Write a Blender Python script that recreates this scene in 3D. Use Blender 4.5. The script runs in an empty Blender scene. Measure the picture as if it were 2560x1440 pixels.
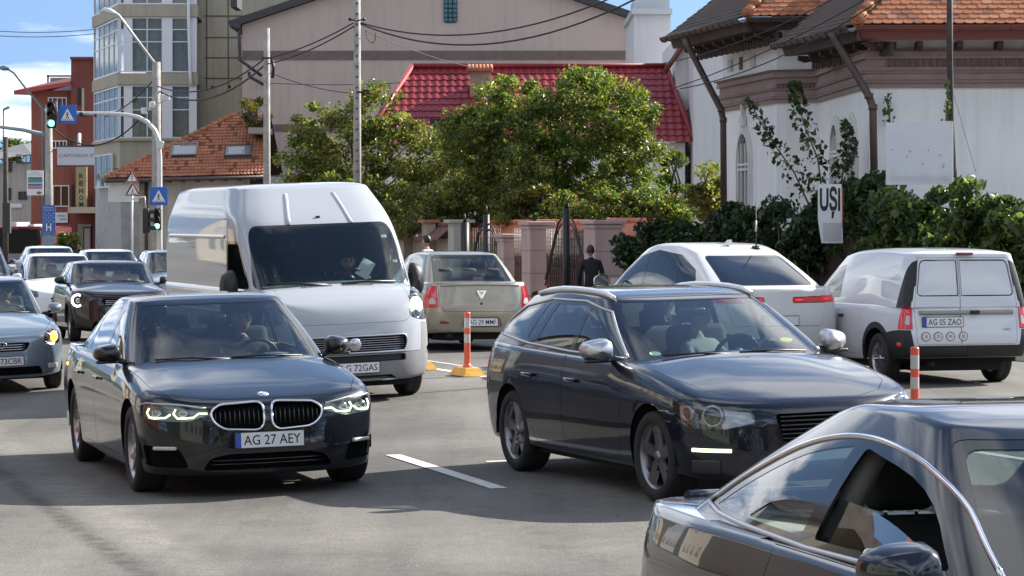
import bpy,bmesh,math,random
import numpy as np
from mathutils import Vector,Matrix
from mathutils.bvhtree import BVHTree
SC=bpy.context.scene
COL=SC.collection
# --- camera
FPX,CX,HZ,CAMH=7000.0,1280.0,540.0,2.06
cam_d=bpy.data.cameras.new('camera')
cam=bpy.data.objects.new('camera',cam_d)
COL.objects.link(cam)
cam.location=(0,0,CAMH)
cam.rotation_euler=(math.radians(90),0,0)
cam_d.sensor_width=36.0
cam_d.lens=36.0*FPX/2560.0
cam_d.shift_y=-(720.0-HZ)/2560.0
cam_d.clip_start=0.5
cam_d.clip_end=4000
SC.camera=cam
# --- sky
SUN_EL=math.radians(32.0)
SUN_AZ=math.radians(57.0)
SUN_DIR=Vector((math.sin(SUN_AZ)*math.cos(SUN_EL),math.cos(SUN_AZ)*math.cos(SUN_EL),math.sin(SUN_EL)))
world=bpy.data.worlds.new('World')
SC.world=world
world.use_nodes=True
def build_world():
 nt=world.node_tree
 N,L=nt.nodes,nt.links
 N.clear()
 out=N.new('ShaderNodeOutputWorld')
 bg=N.new('ShaderNodeBackground')
 bg.inputs['Strength'].default_value=0.09
 sky=N.new('ShaderNodeTexSky')
 sky.sky_type='NISHITA'
 sky.sun_disc=False
 sky.sun_elevation=SUN_EL
 sky.sun_rotation=SUN_AZ
 sky.air_density=1.0
 sky.dust_density=0.3
 sky.ozone_density=2.0
 tc=N.new('ShaderNodeTexCoord')
 vm=N.new('ShaderNodeVectorMath');vm.operation='MULTIPLY';vm.inputs[1].default_value=(1,1,0.75)
 va=N.new('ShaderNodeVectorMath');va.operation='ADD';va.inputs[1].default_value=(0,0,0.30)
 vn=N.new('ShaderNodeVectorMath');vn.operation='NORMALIZE'
 L.new(tc.outputs['Generated'],vm.inputs[0]);L.new(vm.outputs[0],va.inputs[0]);L.new(va.outputs[0],vn.inputs[0]);L.new(vn.outputs[0],sky.inputs['Vector'])
 sep=N.new('ShaderNodeSeparateXYZ')
 L.new(tc.outputs['Generated'],sep.inputs[0])
 addz=N.new('ShaderNodeMath');addz.operation='ADD';addz.inputs[1].default_value=0.16
 L.new(sep.outputs['Z'],addz.inputs[0])
 mx=N.new('ShaderNodeMath');mx.operation='MAXIMUM';mx.inputs[1].default_value=0.05
 L.new(addz.outputs[0],mx.inputs[0])
 dx=N.new('ShaderNodeMath');dx.operation='DIVIDE'
 L.new(sep.outputs['X'],dx.inputs[0]);L.new(mx.outputs[0],dx.inputs[1])
 dy=N.new('ShaderNodeMath');dy.operation='DIVIDE'
 L.new(sep.outputs['Y'],dy.inputs[0]);L.new(mx.outputs[0],dy.inputs[1])
 cb=N.new('ShaderNodeCombineXYZ')
 L.new(dx.outputs[0],cb.inputs[0]);L.new(dy.outputs[0],cb.inputs[1])
 n1=N.new('ShaderNodeTexNoise');n1 .inputs['Scale'].default_value=1.25
 n1 .inputs['Detail'].default_value=9;n1 .inputs['Roughness'].default_value=0.53
 mp=N.new('ShaderNodeMapping');mp.inputs['Location'].default_value=(3.4,1.15,0.0)
 L.new(cb.outputs[0],mp.inputs[0]);L.new(mp.outputs[0],n1 .inputs['Vector'])
 rp=N.new('ShaderNodeValToRGB')
 rp.color_ramp.elements[0].position=0.475;rp.color_ramp.elements[1].position=0.585
 L.new(n1 .outputs['Fac'],rp.inputs[0])
 n2=N.new('ShaderNodeTexNoise');n2 .inputs['Scale'].default_value=2.6;n2 .inputs['Detail'].default_value=5
 L.new(mp.outputs[0],n2 .inputs['Vector'])
 cr=N.new('ShaderNodeMixRGB');cr.inputs[1].default_value=(6.2,6.7,7.6,1);cr.inputs[2].default_value=(9.6,9.7,9.9,1)
 L.new(n2 .outputs['Fac'],cr.inputs[0])
 mix=N.new('ShaderNodeMixRGB')
 L.new(rp.outputs[0],mix.inputs[0]);L.new(sky.outputs[0],mix.inputs[1]);L.new(cr.outputs[0],mix.inputs[2])
 L.new(mix.outputs[0],bg.inputs['Color']);L.new(bg.outputs[0],out.inputs[0])
build_world()
# --- sun
sun_d=bpy.data.lights.new('sun','SUN')
sun_d.energy=5.0
sun_d.angle=math.radians(0.53)
sun_d.color=(1.0,0.95,0.87)
sun=bpy.data.objects.new('sun',sun_d)
COL.objects.link(sun)
sun.rotation_euler=(-SUN_DIR).to_track_quat('-Z','Y').to_euler()
sun.location=(30,30,40)
# --- exposure and render settings
SC.view_settings.view_transform='Standard'
SC.view_settings.look='None'
SC.view_settings.gamma=1.0
SC.view_settings.exposure=1.2
SC.view_settings.use_curve_mapping=False
SC.render.engine='CYCLES'
SC.cycles.use_denoising=True
SC.cycles.max_bounces=8
SC.cycles.transparent_max_bounces=12
SC.cycles.caustics_reflective=False
SC.cycles.caustics_refractive=False
SC.cycles.sample_clamp_indirect=6.0
# --- helpers
R_=math.radians
def at(px,py,D):
 return Vector(((px-CX)*D/FPX,D,CAMH-(py-HZ)*D/FPX))
def gd(py):
 return CAMH*FPX/(py-HZ)
def new_obj(name,data,parent=None):
 o=bpy.data.objects.new(name,data)
 COL.objects.link(o)
 if parent is not None:
  o.parent=parent
 return o
def tag(o,label=None,cat=None,group=None,kind=None):
 if label:o['label']=label
 if cat:o['category']=cat
 if group:o['group']=group
 if kind:o['kind']=kind
 return o
def empty(name,loc=(0,0,0),rz=0.0):
 o=new_obj(name,None)
 o.location=loc
 o.rotation_euler=(0,0,rz)
 o.empty_display_size=0.3
 return o
def copy_tree(o,parent=None):
 c=o.copy()
 COL.objects.link(c)
 if parent is not None:
  c.parent=parent
 for ch in o.children:
  copy_tree(ch,c)
 return c
def mesh_from(name,verts,faces,mats,midx=None,smooth=None,normals=None):
 me=bpy.data.meshes.new(name)
 me.from_pydata([tuple(v)for v in verts],[],[tuple(f)for f in faces])
 for m in(mats if isinstance(mats,(list,tuple))else[mats]):
  me.materials.append(m)
 n=len(me.polygons)
 if midx is not None:
  me.polygons.foreach_set('material_index',midx)
 if smooth is not None:
  if isinstance(smooth,bool):
   smooth=[smooth]*n
  me.polygons.foreach_set('use_smooth',smooth)
 me.update()
 if normals is not None:
  me.normals_split_custom_set_from_vertices([tuple(v)for v in normals])
 return me
_BOXCACHE={}
def _bevel_box(sx,sy,sz,r,seg):
 key=(round(sx,4),round(sy,4),round(sz,4),round(r,4),seg)
 if key not in _BOXCACHE:
  bm=bmesh.new()
  bmesh.ops.create_cube(bm,size=1.0)
  for v in bm.verts:
   v.co=Vector((v.co.x*sx,v.co.y*sy,v.co.z*sz))
  bmesh.ops.bevel(bm,geom=list(bm.edges),offset=r,segments=seg,affect='EDGES',profile=0.5)
  bm.verts.index_update()
  _BOXCACHE[key]=([v.co.copy()for v in bm.verts],[[v.index for v in f.verts]for f in bm.faces])
  bm.free()
 return _BOXCACHE[key]
class MB:
 def __init__(self):
  self.v,self.f,self.m,self.s=[],[],[],[]
 def add(self,vs,fs,mi=0,smooth=False,M=None):
  b=len(self.v)
  if M is not None:
   vs=[M@Vector(v)for v in vs]
  self.v.extend(vs)
  for f in fs:
   self.f.append([i+b for i in f]);self.m.append(mi);self.s.append(smooth)
  return self
 def box(self,c,s,mi=0,rz=0.0,M=None,r=0.0,seg=1):
  if r>0:
   vs,fs=_bevel_box(s[0],s[1],s[2],min(r,min(s)*0.49),seg)
  else:
   hx,hy,hz=s[0]/2,s[1]/2,s[2]/2
   vs=[Vector((x,y,z))for x in(-hx,hx)for y in(-hy,hy)for z in(-hz,hz)]
   fs=[(0,1,3,2),(4,6,7,5),(0,4,5,1),(2,3,7,6),(0,2,6,4),(1,5,7,3)]
  T=Matrix.Translation(Vector(c))@Matrix.Rotation(rz,4,'Z')
  if M is not None:
   T=Matrix.Translation(Vector(c))@M.to_4x4()
  return self.add(vs,fs,mi,r>0 and seg>1,T)
 def box2(self,p0,p1,mi=0):
  c=[(a+b)/2 for a,b in zip(p0,p1)]
  s=[abs(b-a)for a,b in zip(p0,p1)]
  return self.box(c,s,mi)
 def tube(self,pts,r,n=8,mi=0,cap=True,smooth=True,flat=None):
  pts=[Vector(p)for p in pts]
  rs=r if isinstance(r,(list,tuple))else[r]*len(pts)
  vs,fs=[],[]
  up0=None
  for i,p in enumerate(pts):
   if i==0:d=pts[1]-pts[0]
   elif i==len(pts)-1:d=pts[-1]-pts[-2]
   else:d=(pts[i+1]-pts[i]).normalized()+(pts[i]-pts[i-1]).normalized()
   d=d.normalized()if d.length>1e-9 else Vector((0,0,1))
   if up0 is None:
    up0=Vector((0,0,1))if abs(d.z)<0.95 else Vector((1,0,0))
   a=d.cross(up0)
   if a.length<1e-5:
    a=d.orthogonal()
   a.normalize()
   b=a.cross(d).normalized()
   up0=b
   for k in range(n):
    t=2*math.pi*k/n
    vs.append(p+(a*math.cos(t)+b*math.sin(t))*rs[i])
  for i in range(len(pts)-1):
   for k in range(n):
    fs.append((i*n+k,i*n+(k+1)%n,(i+1)*n+(k+1)%n,(i+1)*n+k))
  self.add(vs,fs,mi,smooth)
  if cap:
   b=len(self.v)-len(vs)
   self.f.append([b+k for k in range(n)][::-1]);self.m.append(mi);self.s.append(False)
   e=b+(len(pts)-1)*n
   self.f.append([e+k for k in range(n)]);self.m.append(mi);self.s.append(False)
  return self
 def lathe(self,prof,n=24,mi=0,M=None,smooth=True,a0=0.0,a1=2*math.pi):
  full=abs(a1-a0-2*math.pi)<1e-6
  k=n if full else n+1
  vs,fs=[],[]
  for(r,z)in prof:
   for i in range(k):
    t=a0+(a1-a0)*i/n
    vs.append(Vector((r*math.cos(t),r*math.sin(t),z)))
  for j in range(len(prof)-1):
   for i in range(n):
    i2=(i+1)%k
    fs.append((j*k+i,j*k+i2,(j+1)*k+i2,(j+1)*k+i))
  return self.add(vs,fs,mi,smooth,M)
 def prism(self,poly,M,d0,d1,mi=0,mi_side=None,smooth_side=False):
  n=len(poly)
  vs=[Vector((p[0],p[1],d0))for p in poly]+[Vector((p[0],p[1],d1))for p in poly]
  self.add(vs,[list(range(n,2*n))],mi,False,M)
  b=len(self.v)-2*n
  self.f.append([b+i for i in range(n)][::-1]);self.m.append(mi);self.s.append(False)
  for i in range(n):
   j=(i+1)%n
   self.f.append([b+i,b+j,b+n+j,b+n+i]);self.m.append(mi if mi_side is None else mi_side);self.s.append(smooth_side)
  return self
 def quad(self,a,b,c,d,mi=0):
  return self.add([Vector(a),Vector(b),Vector(c),Vector(d)],[(0,1,2,3)],mi)
 def grid(self,P,mi=0,smooth=True,flip=False):
  nr,nc=len(P),len(P[0])
  vs=[Vector(p)for row in P for p in row]
  fs=[]
  for i in range(nr-1):
   for j in range(nc-1):
    q=(i*nc+j,i*nc+j+1,(i+1)*nc+j+1,(i+1)*nc+j)
    fs.append(q[::-1]if flip else q)
  return self.add(vs,fs,mi,smooth)
 def mesh(self,name,mats):
  return mesh_from(name,self.v,self.f,mats,self.m,self.s)
 def build(self,name,mats,parent=None):
  return new_obj(name,self.mesh(name,mats),parent)
def frame(o,xdir,ydir):
 x=Vector(xdir).normalized()
 y=Vector(ydir);y=(y-x*y.dot(x)).normalized()
 z=x.cross(y)
 M=Matrix((x,y,z)).transposed().to_4x4()
 M.translation=Vector(o)
 return M
def rpoly(pts,r,seg=4):
 out=[]
 n=len(pts)
 for i in range(n):
  p=Vector(pts[i][:2]);a=Vector(pts[i-1][:2]);b=Vector(pts[(i+1)%n][:2])
  ri=r[i]if isinstance(r,(list,tuple))else r
  if ri<=0:
   out.append((p.x,p.y));continue
  da,db=(a-p),(b-p)
  ta=min(ri,da.length*0.48);tb=min(ri,db.length*0.48)
  p0=p+da.normalized()*ta;p1=p+db.normalized()*tb
  for k in range(seg+1):
   t=k/seg
   q=p0*(1-t)**2+p*2*t*(1-t)+p1*t*t
   out.append((q.x,q.y))
 return out
def offset_poly(poly,d):
 n=len(poly)
 A=sum(poly[i][0]*poly[(i+1)%n][1]-poly[(i+1)%n][0]*poly[i][1]for i in range(n))
 sg=1 if A>0 else-1
 out=[]
 for i in range(n):
  p=Vector(poly[i]);a=Vector(poly[i-1]);b=Vector(poly[(i+1)%n])
  e1=(p-a);e2=(b-p)
  if e1 .length<1e-7:e1=e2
  if e2 .length<1e-7:e2=e1
  n1=Vector((-e1 .y,e1 .x)).normalized()*sg;n2=Vector((-e2 .y,e2 .x)).normalized()*sg
  m=n1+n2
  if m.length<1e-4:m=n1
  m.normalize()
  c=max(0.45,m.dot(n1))
  q=p+m*(d/c)
  out.append((q.x,q.y))
 return out
def circle_poly(cx,cy,r,n=32,ry=None):
 return[(cx+r*math.cos(2*math.pi*i/n),cy+(ry or r)*math.sin(2*math.pi*i/n))for i in range(n)]
_TXT={}
def text_geo(s,bold=0.0,space=1.0):
 key=(s,bold,space)
 if key in _TXT:return _TXT[key]
 cu=bpy.data.curves.new('word','FONT')
 cu.body=s;cu.size=1.0;cu.offset=bold;cu.space_character=space
 cu.resolution_u=3
 ob=bpy.data.objects.new('word',cu)
 COL.objects.link(ob)
 bpy.context.view_layer.update()
 dg=bpy.context.evaluated_depsgraph_get()
 me=ob.evaluated_get(dg).to_mesh()
 vs=[(v.co.x,v.co.y)for v in me.vertices]
 fs=[list(p.vertices)for p in me.polygons]
 ob.evaluated_get(dg).to_mesh_clear()
 bpy.data.objects.remove(ob);bpy.data.curves.remove(cu)
 if not vs:
  return[],[],0,0
 x0=min(v[0]for v in vs);x1=max(v[0]for v in vs)
 y0=min(v[1]for v in vs);y1=max(v[1]for v in vs)
 vs=[(v[0]-(x0+x1)/2,v[1]-(y0+y1)/2)for v in vs]
 _TXT[key]=(vs,fs,x1-x0,y1-y0)
 return _TXT[key]
def put_text(mb,s,M,w,h,mi=0,bold=0.0,lift=0.0):
 vs,fs,tw,th=text_geo(s,bold)
 if not vs:return
 mb.add([Vector((x*w/tw,y*h/th,lift))for x,y in vs],fs,mi,False,M)
 # --- materials
MATS={}
def mat(name,color=(0.8,0.8,0.8),rough=0.5,metal=0.0,coat=0.0,spec=0.5,emit=None,estr=0.0,var=0.0,vscale=3.0,bump=0.0,bscale=40.0,coat_rough=0.02,vcol=None):
 if name in MATS:return MATS[name]
 m=bpy.data.materials.new(name)
 m.use_nodes=True
 nt=m.node_tree;N,L=nt.nodes,nt.links
 b=N['Principled BSDF']
 c4=tuple(color)+(1,)
 b.inputs['Base Color'].default_value=c4
 b.inputs['Roughness'].default_value=rough
 b.inputs['Metallic'].default_value=metal
 b.inputs['Coat Weight'].default_value=coat
 b.inputs['Coat Roughness'].default_value=coat_rough
 b.inputs['Specular IOR Level'].default_value=spec
 if emit:
  b.inputs['Emission Color'].default_value=tuple(emit)+(1,)
  b.inputs['Emission Strength'].default_value=estr
 if var>0 or bump>0:
  tc=N.new('ShaderNodeTexCoord')
 if var>0:
  n=N.new('ShaderNodeTexNoise');n.inputs['Scale'].default_value=vscale;n.inputs['Detail'].default_value=6
  n.inputs['Roughness'].default_value=0.6
  L.new(tc.outputs['Object'],n.inputs['Vector'])
  r=N.new('ShaderNodeValToRGB')
  r.color_ramp.elements[0].position=0.3;r.color_ramp.elements[1].position=0.7
  lo=tuple(max(0,x*(1-var))for x in color);hi=tuple(min(1,x*(1+var))for x in color)
  if vcol:lo=vcol
  r.color_ramp.elements[0].color=lo+(1,)if len(lo)==3 else lo
  r.color_ramp.elements[1].color=hi+(1,)
  L.new(n.outputs['Fac'],r.inputs[0]);L.new(r.outputs[0],b.inputs['Base Color'])
 if bump>0:
  n=N.new('ShaderNodeTexNoise');n.inputs['Scale'].default_value=bscale;n.inputs['Detail'].default_value=5
  L.new(tc.outputs['Object'],n.inputs['Vector'])
  bp=N.new('ShaderNodeBump');bp.inputs['Strength'].default_value=bump;bp.inputs['Distance'].default_value=0.02
  L.new(n.outputs['Fac'],bp.inputs['Height']);L.new(bp.outputs[0],b.inputs['Normal'])
 MATS[name]=m
 return m
def paint_mat(name,color,metal=0.0,rough=0.35,dust=0.0,dustcol=(0.32,0.29,0.25)):
 if name in MATS:return MATS[name]
 m=mat(name,color,rough,metal,coat=1.0,spec=0.12)
 if dust>0:
  nt=m.node_tree;N,L=nt.nodes,nt.links
  b=N['Principled BSDF']
  tc=N.new('ShaderNodeTexCoord')
  n=N.new('ShaderNodeTexNoise');n.inputs['Scale'].default_value=2.2;n.inputs['Detail'].default_value=8;n.inputs['Roughness'].default_value=0.65
  L.new(tc.outputs['Object'],n.inputs['Vector'])
  sp=N.new('ShaderNodeSeparateXYZ');L.new(tc.outputs['Object'],sp.inputs[0])
  mr=N.new('ShaderNodeMapRange');mr.inputs['From Min'].default_value=0.2;mr.inputs['From Max'].default_value=0.75
  mr.inputs['To Min'].default_value=1.0;mr.inputs['To Max'].default_value=0.12
  L.new(sp.outputs['Z'],mr.inputs['Value'])
  mu=N.new('ShaderNodeMath');mu.operation='MULTIPLY'
  L.new(n.outputs['Fac'],mu.inputs[0]);L.new(mr.outputs[0],mu.inputs[1])
  mu2=N.new('ShaderNodeMath');mu2 .operation='MULTIPLY';mu2 .inputs[1].default_value=dust;mu2 .use_clamp=True
  L.new(mu.outputs[0],mu2 .inputs[0])
  mix=N.new('ShaderNodeMixRGB');mix.inputs[1].default_value=tuple(color)+(1,);mix.inputs[2].default_value=dustcol+(1,)
  L.new(mu2 .outputs[0],mix.inputs[0]);L.new(mix.outputs[0],b.inputs['Base Color'])
  inv=N.new('ShaderNodeMath');inv.operation='SUBTRACT';inv.inputs[0].default_value=1.0;inv.use_clamp=True
  L.new(mu2 .outputs[0],inv.inputs[1]);L.new(inv.outputs[0],b.inputs['Coat Weight'])
 return m
def glass_mat(name,tint=(0.75,0.85,0.82),rough=0.0,ior=1.5,boost=1.0):
 if name in MATS:return MATS[name]
 m=bpy.data.materials.new(name);m.use_nodes=True
 nt=m.node_tree;N,L=nt.nodes,nt.links
 N.clear()
 out=N.new('ShaderNodeOutputMaterial')
 tr=N.new('ShaderNodeBsdfTransparent');tr.inputs[0].default_value=tuple(tint)+(1,)
 gl=N.new('ShaderNodeBsdfGlossy');gl.inputs['Roughness'].default_value=rough;gl.inputs['Color'].default_value=(1,1,1,1)
 fr=N.new('ShaderNodeFresnel');fr.inputs['IOR'].default_value=ior
 geo=N.new('ShaderNodeNewGeometry')
 io=N.new('ShaderNodeMapRange')
 io.inputs['To Min'].default_value=ior;io.inputs['To Max'].default_value=1.0/ior
 L.new(geo.outputs['Backfacing'],io.inputs['Value']);L.new(io.outputs[0],fr.inputs['IOR'])
 mu=N.new('ShaderNodeMath');mu.operation='MULTIPLY';mu.inputs[1].default_value=1.6*boost;mu.use_clamp=True
 L.new(fr.outputs[0],mu.inputs[0])
 mx=N.new('ShaderNodeMixShader')
 L.new(mu.outputs[0],mx.inputs[0]);L.new(tr.outputs[0],mx.inputs[1]);L.new(gl.outputs[0],mx.inputs[2])
 L.new(mx.outputs[0],out.inputs[0])
 MATS[name]=m
 return m
 # --- vehicle bodies
def kn(knots,x):
 xs=[k[0]for k in knots];ys=[k[1]for k in knots]
 if xs[0]>xs[-1]:
  xs,ys=xs[::-1],ys[::-1]
 n=len(xs)
 if n<3 or x<=xs[0]or x>=xs[-1]:
  return float(np.interp(x,xs,ys))
 i=min(max(int(np.searchsorted(xs,x))-1,0),n-2)
 h=[xs[k+1]-xs[k]for k in range(n-1)]
 d=[(ys[k+1]-ys[k])/h[k]for k in range(n-1)]
 def slope(k):
  if k==0:return d[0]
  if k==n-1:return d[-1]
  if d[k-1]*d[k]<=0:return 0.0
  w1=2*h[k]+h[k-1];w2=h[k]+2*h[k-1]
  return(w1+w2)/(w1/d[k-1]+w2/d[k])
 m0,m1=slope(i),slope(i+1)
 t=(x-xs[i])/h[i]
 return((2*t**3-3*t**2+1)*ys[i]+(t**3-2*t**2+t)*h[i]*m0+(-2*t**3+3*t**2)*ys[i+1]+(t**3-t**2)*h[i]*m1)
TH=[0,14,28,41,52,62,71,80,90]
def plan(F,R,w,Lf,Lr,nf,nr,sides):
 pts=[]
 for t in TH:
  a=math.radians(t)
  x=F-Lf+Lf*max(0.0,math.cos(a))**(2/nf)
  pts.append((x,w(F-Lf if t>60 else x)*math.sin(a)**(2/nf)))
 x0,x1=F-Lf,R+Lr
 for s in sides:
  x=x0+(x1-x0)*s
  pts.append((x,w(x)))
 for t in TH[::-1]:
  a=math.radians(t)
  x=R+Lr-Lr*max(0.0,math.cos(a))**(2/nr)
  pts.append((x,w(R+Lr if t>60 else x)*math.sin(a)**(2/nr)))
 return pts
SIDES=[i/14 for i in range(1,14)]
def coons(B0,B1,C0,C1):
 nu,nv=len(B0),len(C0)
 rows=[]
 for j in range(nv):
  v=j/(nv-1)
  row=[]
  for i in range(nu):
   u=i/(nu-1)
   p=(B0[i]*(1-v)+B1[i]*v)+(C0[j]*(1-u)+C1[j]*u)-(B0[0]*(1-u)*(1-v)+B0[-1]*u*(1-v)+B1[0]*(1-u)*v+B1[-1]*u*v)
   row.append(p)
  rows.append(row)
 return rows
class Cage:
 def __init__(self):
  self.v,self.f,self.cr=[],[],{}
 def pt(self,p):
  self.v.append(Vector(p));return len(self.v)-1
 def smooth_bm(self,level=2):
  me=bpy.data.meshes.new('cage')
  me.from_pydata([tuple(v)for v in self.v],[],self.f)
  me.update()
  if self.cr:
   at_=me.attributes.new('crease_edge','FLOAT','EDGE')
   ek={tuple(sorted(e.vertices)):e.index for e in me.edges}
   for k,c in self.cr.items():
    if k in ek:at_.data[ek[k]].value=c
  ob=bpy.data.objects.new('cage',me)
  COL.objects.link(ob)
  md=ob.modifiers.new('s','SUBSURF');md.levels=level;md.render_levels=level
  bpy.context.view_layer.update()
  dg=bpy.context.evaluated_depsgraph_get()
  ev=ob.evaluated_get(dg)
  bm=bmesh.new()
  bm.from_mesh(ev.to_mesh())
  ev.to_mesh_clear()
  bpy.data.objects.remove(ob);bpy.data.meshes.remove(me)
  bmesh.ops.recalc_face_normals(bm,faces=bm.faces)
  return bm
def ring_faces(cg,A,B,crease=0.0):
 n=len(A)
 for i in range(n):
  j=(i+1)%n
  q=[]
  for k in(A[i],A[j],B[j],B[i]):
   if k not in q:q.append(k)
  if len(q)>2:cg.f.append(q)
 if crease>0:
  for i in range(n):
   cg.cr[tuple(sorted((B[i],B[(i+1)%n])))]=crease
def lower_cage(p):
 cg=Cage()
 F0,R0,W=p['F'],p['R'],p['W']
 Lf,Lr,nf,nr=p.get('Lf',0.62),p.get('Lr',0.55),p.get('nf',2.7),p.get('nr',3.2)
 prof=p.get('prof',[(F0,0.955),(0.2,0.985),(-0.8,1.0),(R0*0.7,1.0),(R0,0.955)])
 flare=p.get('flare',0.015)
 WB=p['WB']
 rings=[]
 for(zk,dF,dR,wf,fl,crs)in p['rows']:
  def w(x,wf=wf,fl=fl):
   wv=kn(wf,x)if isinstance(wf,list)else wf
   return W*wv*kn(prof,x)+flare*fl*(math.exp(-(x/0.36)**2)+math.exp(-((x+WB)/0.36)**2))
  pl=plan(F0+dF,R0-dR,w,Lf,Lr,nf,nr,SIDES)
  half=[Vector((x,y,kn(zk,x)))for x,y in pl]
  n=len(half)
  L=[cg.pt(v)for v in half]
  Rr=[L[0]]+[cg.pt((v.x,-v.y,v.z))for v in half[1:-1]]+[L[-1]]
  rings.append((L,Rr,half,crs))
 for a,b in zip(rings[:-1],rings[1:]):
  la=a[0]+a[1][-2:0:-1];lb=b[0]+b[1][-2:0:-1]
  ring_faces(cg,la,lb,b[3])
 L,Rr,half,_=rings[-1]
 n=len(half)
 def cap(i0,ic,crown,bow,front=True,bulge=None,dz=0.0):
  if front:
   B0i=[Rr[k]for k in range(i0,0,-1)]+[L[k]for k in range(0,i0+1)]
   C0i=[Rr[k]for k in range(i0,ic+1)];C1i=[L[k]for k in range(i0,ic+1)]
  else:
   e=n-1
   B0i=[Rr[k]for k in range(i0,e)]+[L[k]for k in range(e,i0-1,-1)]
   C0i=[Rr[k]for k in range(i0,ic-1,-1)];C1i=[L[k]for k in range(i0,ic-1,-1)]
  B0=[cg.v[k]for k in B0i];C0=[cg.v[k]for k in C0i];C1=[cg.v[k]for k in C1i]
  nu=len(B0);B1=[]
  for i in range(nu):
   u=i/(nu-1);f=2*u-1
   q=C0[-1]*(1-u)+C1[-1]*u
   B1 .append(Vector((q.x+bow*(1-f*f),q.y,q.z+crown*(1-abs(f)**2.2))))
  rows=coons(B0,B1,C0,C1)
  idx=[]
  nv=len(rows)
  for j,row in enumerate(rows):
   ir=[]
   for i,q in enumerate(row):
    if j==0:ir.append(B0i[i])
    elif i==0:ir.append(C0i[j])
    elif i==nu-1:ir.append(C1i[j])
    else:
     if bulge:
      q=q+Vector((0,0,bulge(j/(nv-1),2*i/(nu-1)-1)))
     ir.append(cg.pt(q))
   idx.append(ir)
  for j in range(nv-1):
   for i in range(nu-1):
    cg.f.append([idx[j][i],idx[j][i+1],idx[j+1][i+1],idx[j+1][i]])
 i0=5
 xs=[v.x for v in half]
 ic=next(k for k in range(i0+1,n)if xs[k]<=p['cowl'])
 cap(i0,ic,p.get('hood_crown',0.05),p.get('cowl_bow',0.15),True,p.get('hood_bulge'))
 j0=n-1-i0
 if p.get('deck')is not None:
  jd=next(k for k in range(j0-1,0,-1)if xs[k]>=p['deck'])
  cap(j0,jd,p.get('deck_crown',0.03),-p.get('deck_bow',0.12),False,p.get('deck_bulge'))
 else:
  jd=n-1
 fi=p.get('flange',0.08)
 rng=list(range(ic,jd+1))
 fl={}
 for S,sg in((L,1),(Rr,-1)):
  for k in rng:
   v=cg.v[S[k]]
   key=(S[k])
   if key not in fl:
    yy=v.y-sg*fi if abs(v.y)>fi else 0.0
    xx=v.x if k<n-8 else v.x+fi*min(1.0,(k-(n-9))/5.0)
    fl[key]=cg.pt((xx,yy,v.z-0.004))
  for a,b in zip(rng[:-1],rng[1:]):
   q=[S[a],S[b],fl[S[b]],fl[S[a]]]
   cg.f.append(q)
 return cg,[(v.x,v.y)for v in rings[p.get('midrow',3)][2]]
def cabin_cage(p):
 cg=Cage()
 g=p['cabin']
 rings=[]
 for rg in g['rings']:
  wv=rg['w']
  def w(x,wv=wv):
   return kn(wv,x)if isinstance(wv,list)else wv
  pl=plan(rg['F'],rg['R'],w,rg.get('Lf',0.4),rg.get('Lr',0.3),rg.get('nf',3.4),rg.get('nr',3.6),SIDES)
  rings.append([Vector((x,y,kn(rg['z'],x)))for x,y in pl])
 fr=g.get('frac',[i/(len(rings)-1)for i in range(len(rings))])
 n=len(rings[0])
 steps=g.get('steps',[0,0.15,0.4,0.65,0.85,0.96,1.0])
 bs,bf,br=g.get('bulge',(0.02,0.02,0.02))
 allr=[]
 for t in steps:
  row=[]
  for k in range(n):
   P=Vector([kn([(f,r[k][c])for f,r in zip(fr,rings)],t)if len(rings)>2 else(rings[0][k][c]*(1-t)+rings[1][k][c]*t)for c in range(3)])
   b=math.sin(math.pi*t)
   if k<4:wf=(1,0)
   elif k<8:wf=(1-(k-3)/5,(k-3)/5)
   elif k>n-5:wf=(-1,0)
   elif k>n-9:wf=(-(1-(n-4-k)/5),(n-4-k)/5)
   else:wf=(0,1)
   P.x+=b*(bf if wf[0]>0 else br)*wf[0]
   P.y+=b*bs*wf[1]if P.y>1e-6 else 0
   row.append(P)
  allr.append(row)
 idr=[]
 for row in allr:
  L=[cg.pt(v)for v in row]
  Rr=[L[0]]+[cg.pt((v.x,-v.y,v.z))for v in row[1:-1]]+[L[-1]]
  idr.append((L,Rr))
 for a,b in zip(idr[:-1],idr[1:]):
  ring_faces(cg,a[0]+a[1][-2:0:-1],b[0]+b[1][-2:0:-1])
 L,Rr=idr[-1]
 i0=g.get('i0',4);j0=n-1-i0
 B0i=[Rr[k]for k in range(i0,0,-1)]+[L[k]for k in range(0,i0+1)]
 e=n-1
 B1i=[Rr[k]for k in range(j0,e)]+[L[k]for k in range(e,j0-1,-1)]
 C0i=[Rr[k]for k in range(i0,j0+1)];C1i=[L[k]for k in range(i0,j0+1)]
 rows=coons([cg.v[k]for k in B0i],[cg.v[k]for k in B1i],[cg.v[k]for k in C0i],[cg.v[k]for k in C1i])
 nv,nu=len(rows),len(B0i)
 crown=g.get('crown',0.04);cx_=g.get('crown_x')
 idx=[]
 for j,row in enumerate(rows):
  ir=[]
  for i,q in enumerate(row):
   if j==0:ir.append(B0i[i])
   elif j==nv-1:ir.append(B1i[i])
   elif i==0:ir.append(C0i[j])
   elif i==nu-1:ir.append(C1i[j])
   else:
    f=2*i/(nu-1)-1;v=j/(nv-1)
    c=crown*(1-abs(f)**2.4)*min(1.0,math.sin(math.pi*v)*1.6)
    ir.append(cg.pt(q+Vector((0,0,c))))
  idx.append(ir)
 for j in range(nv-1):
  for i in range(nu-1):
   cg.f.append([idx[j][i],idx[j][i+1],idx[j+1][i+1],idx[j+1][i]])
 return cg
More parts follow.
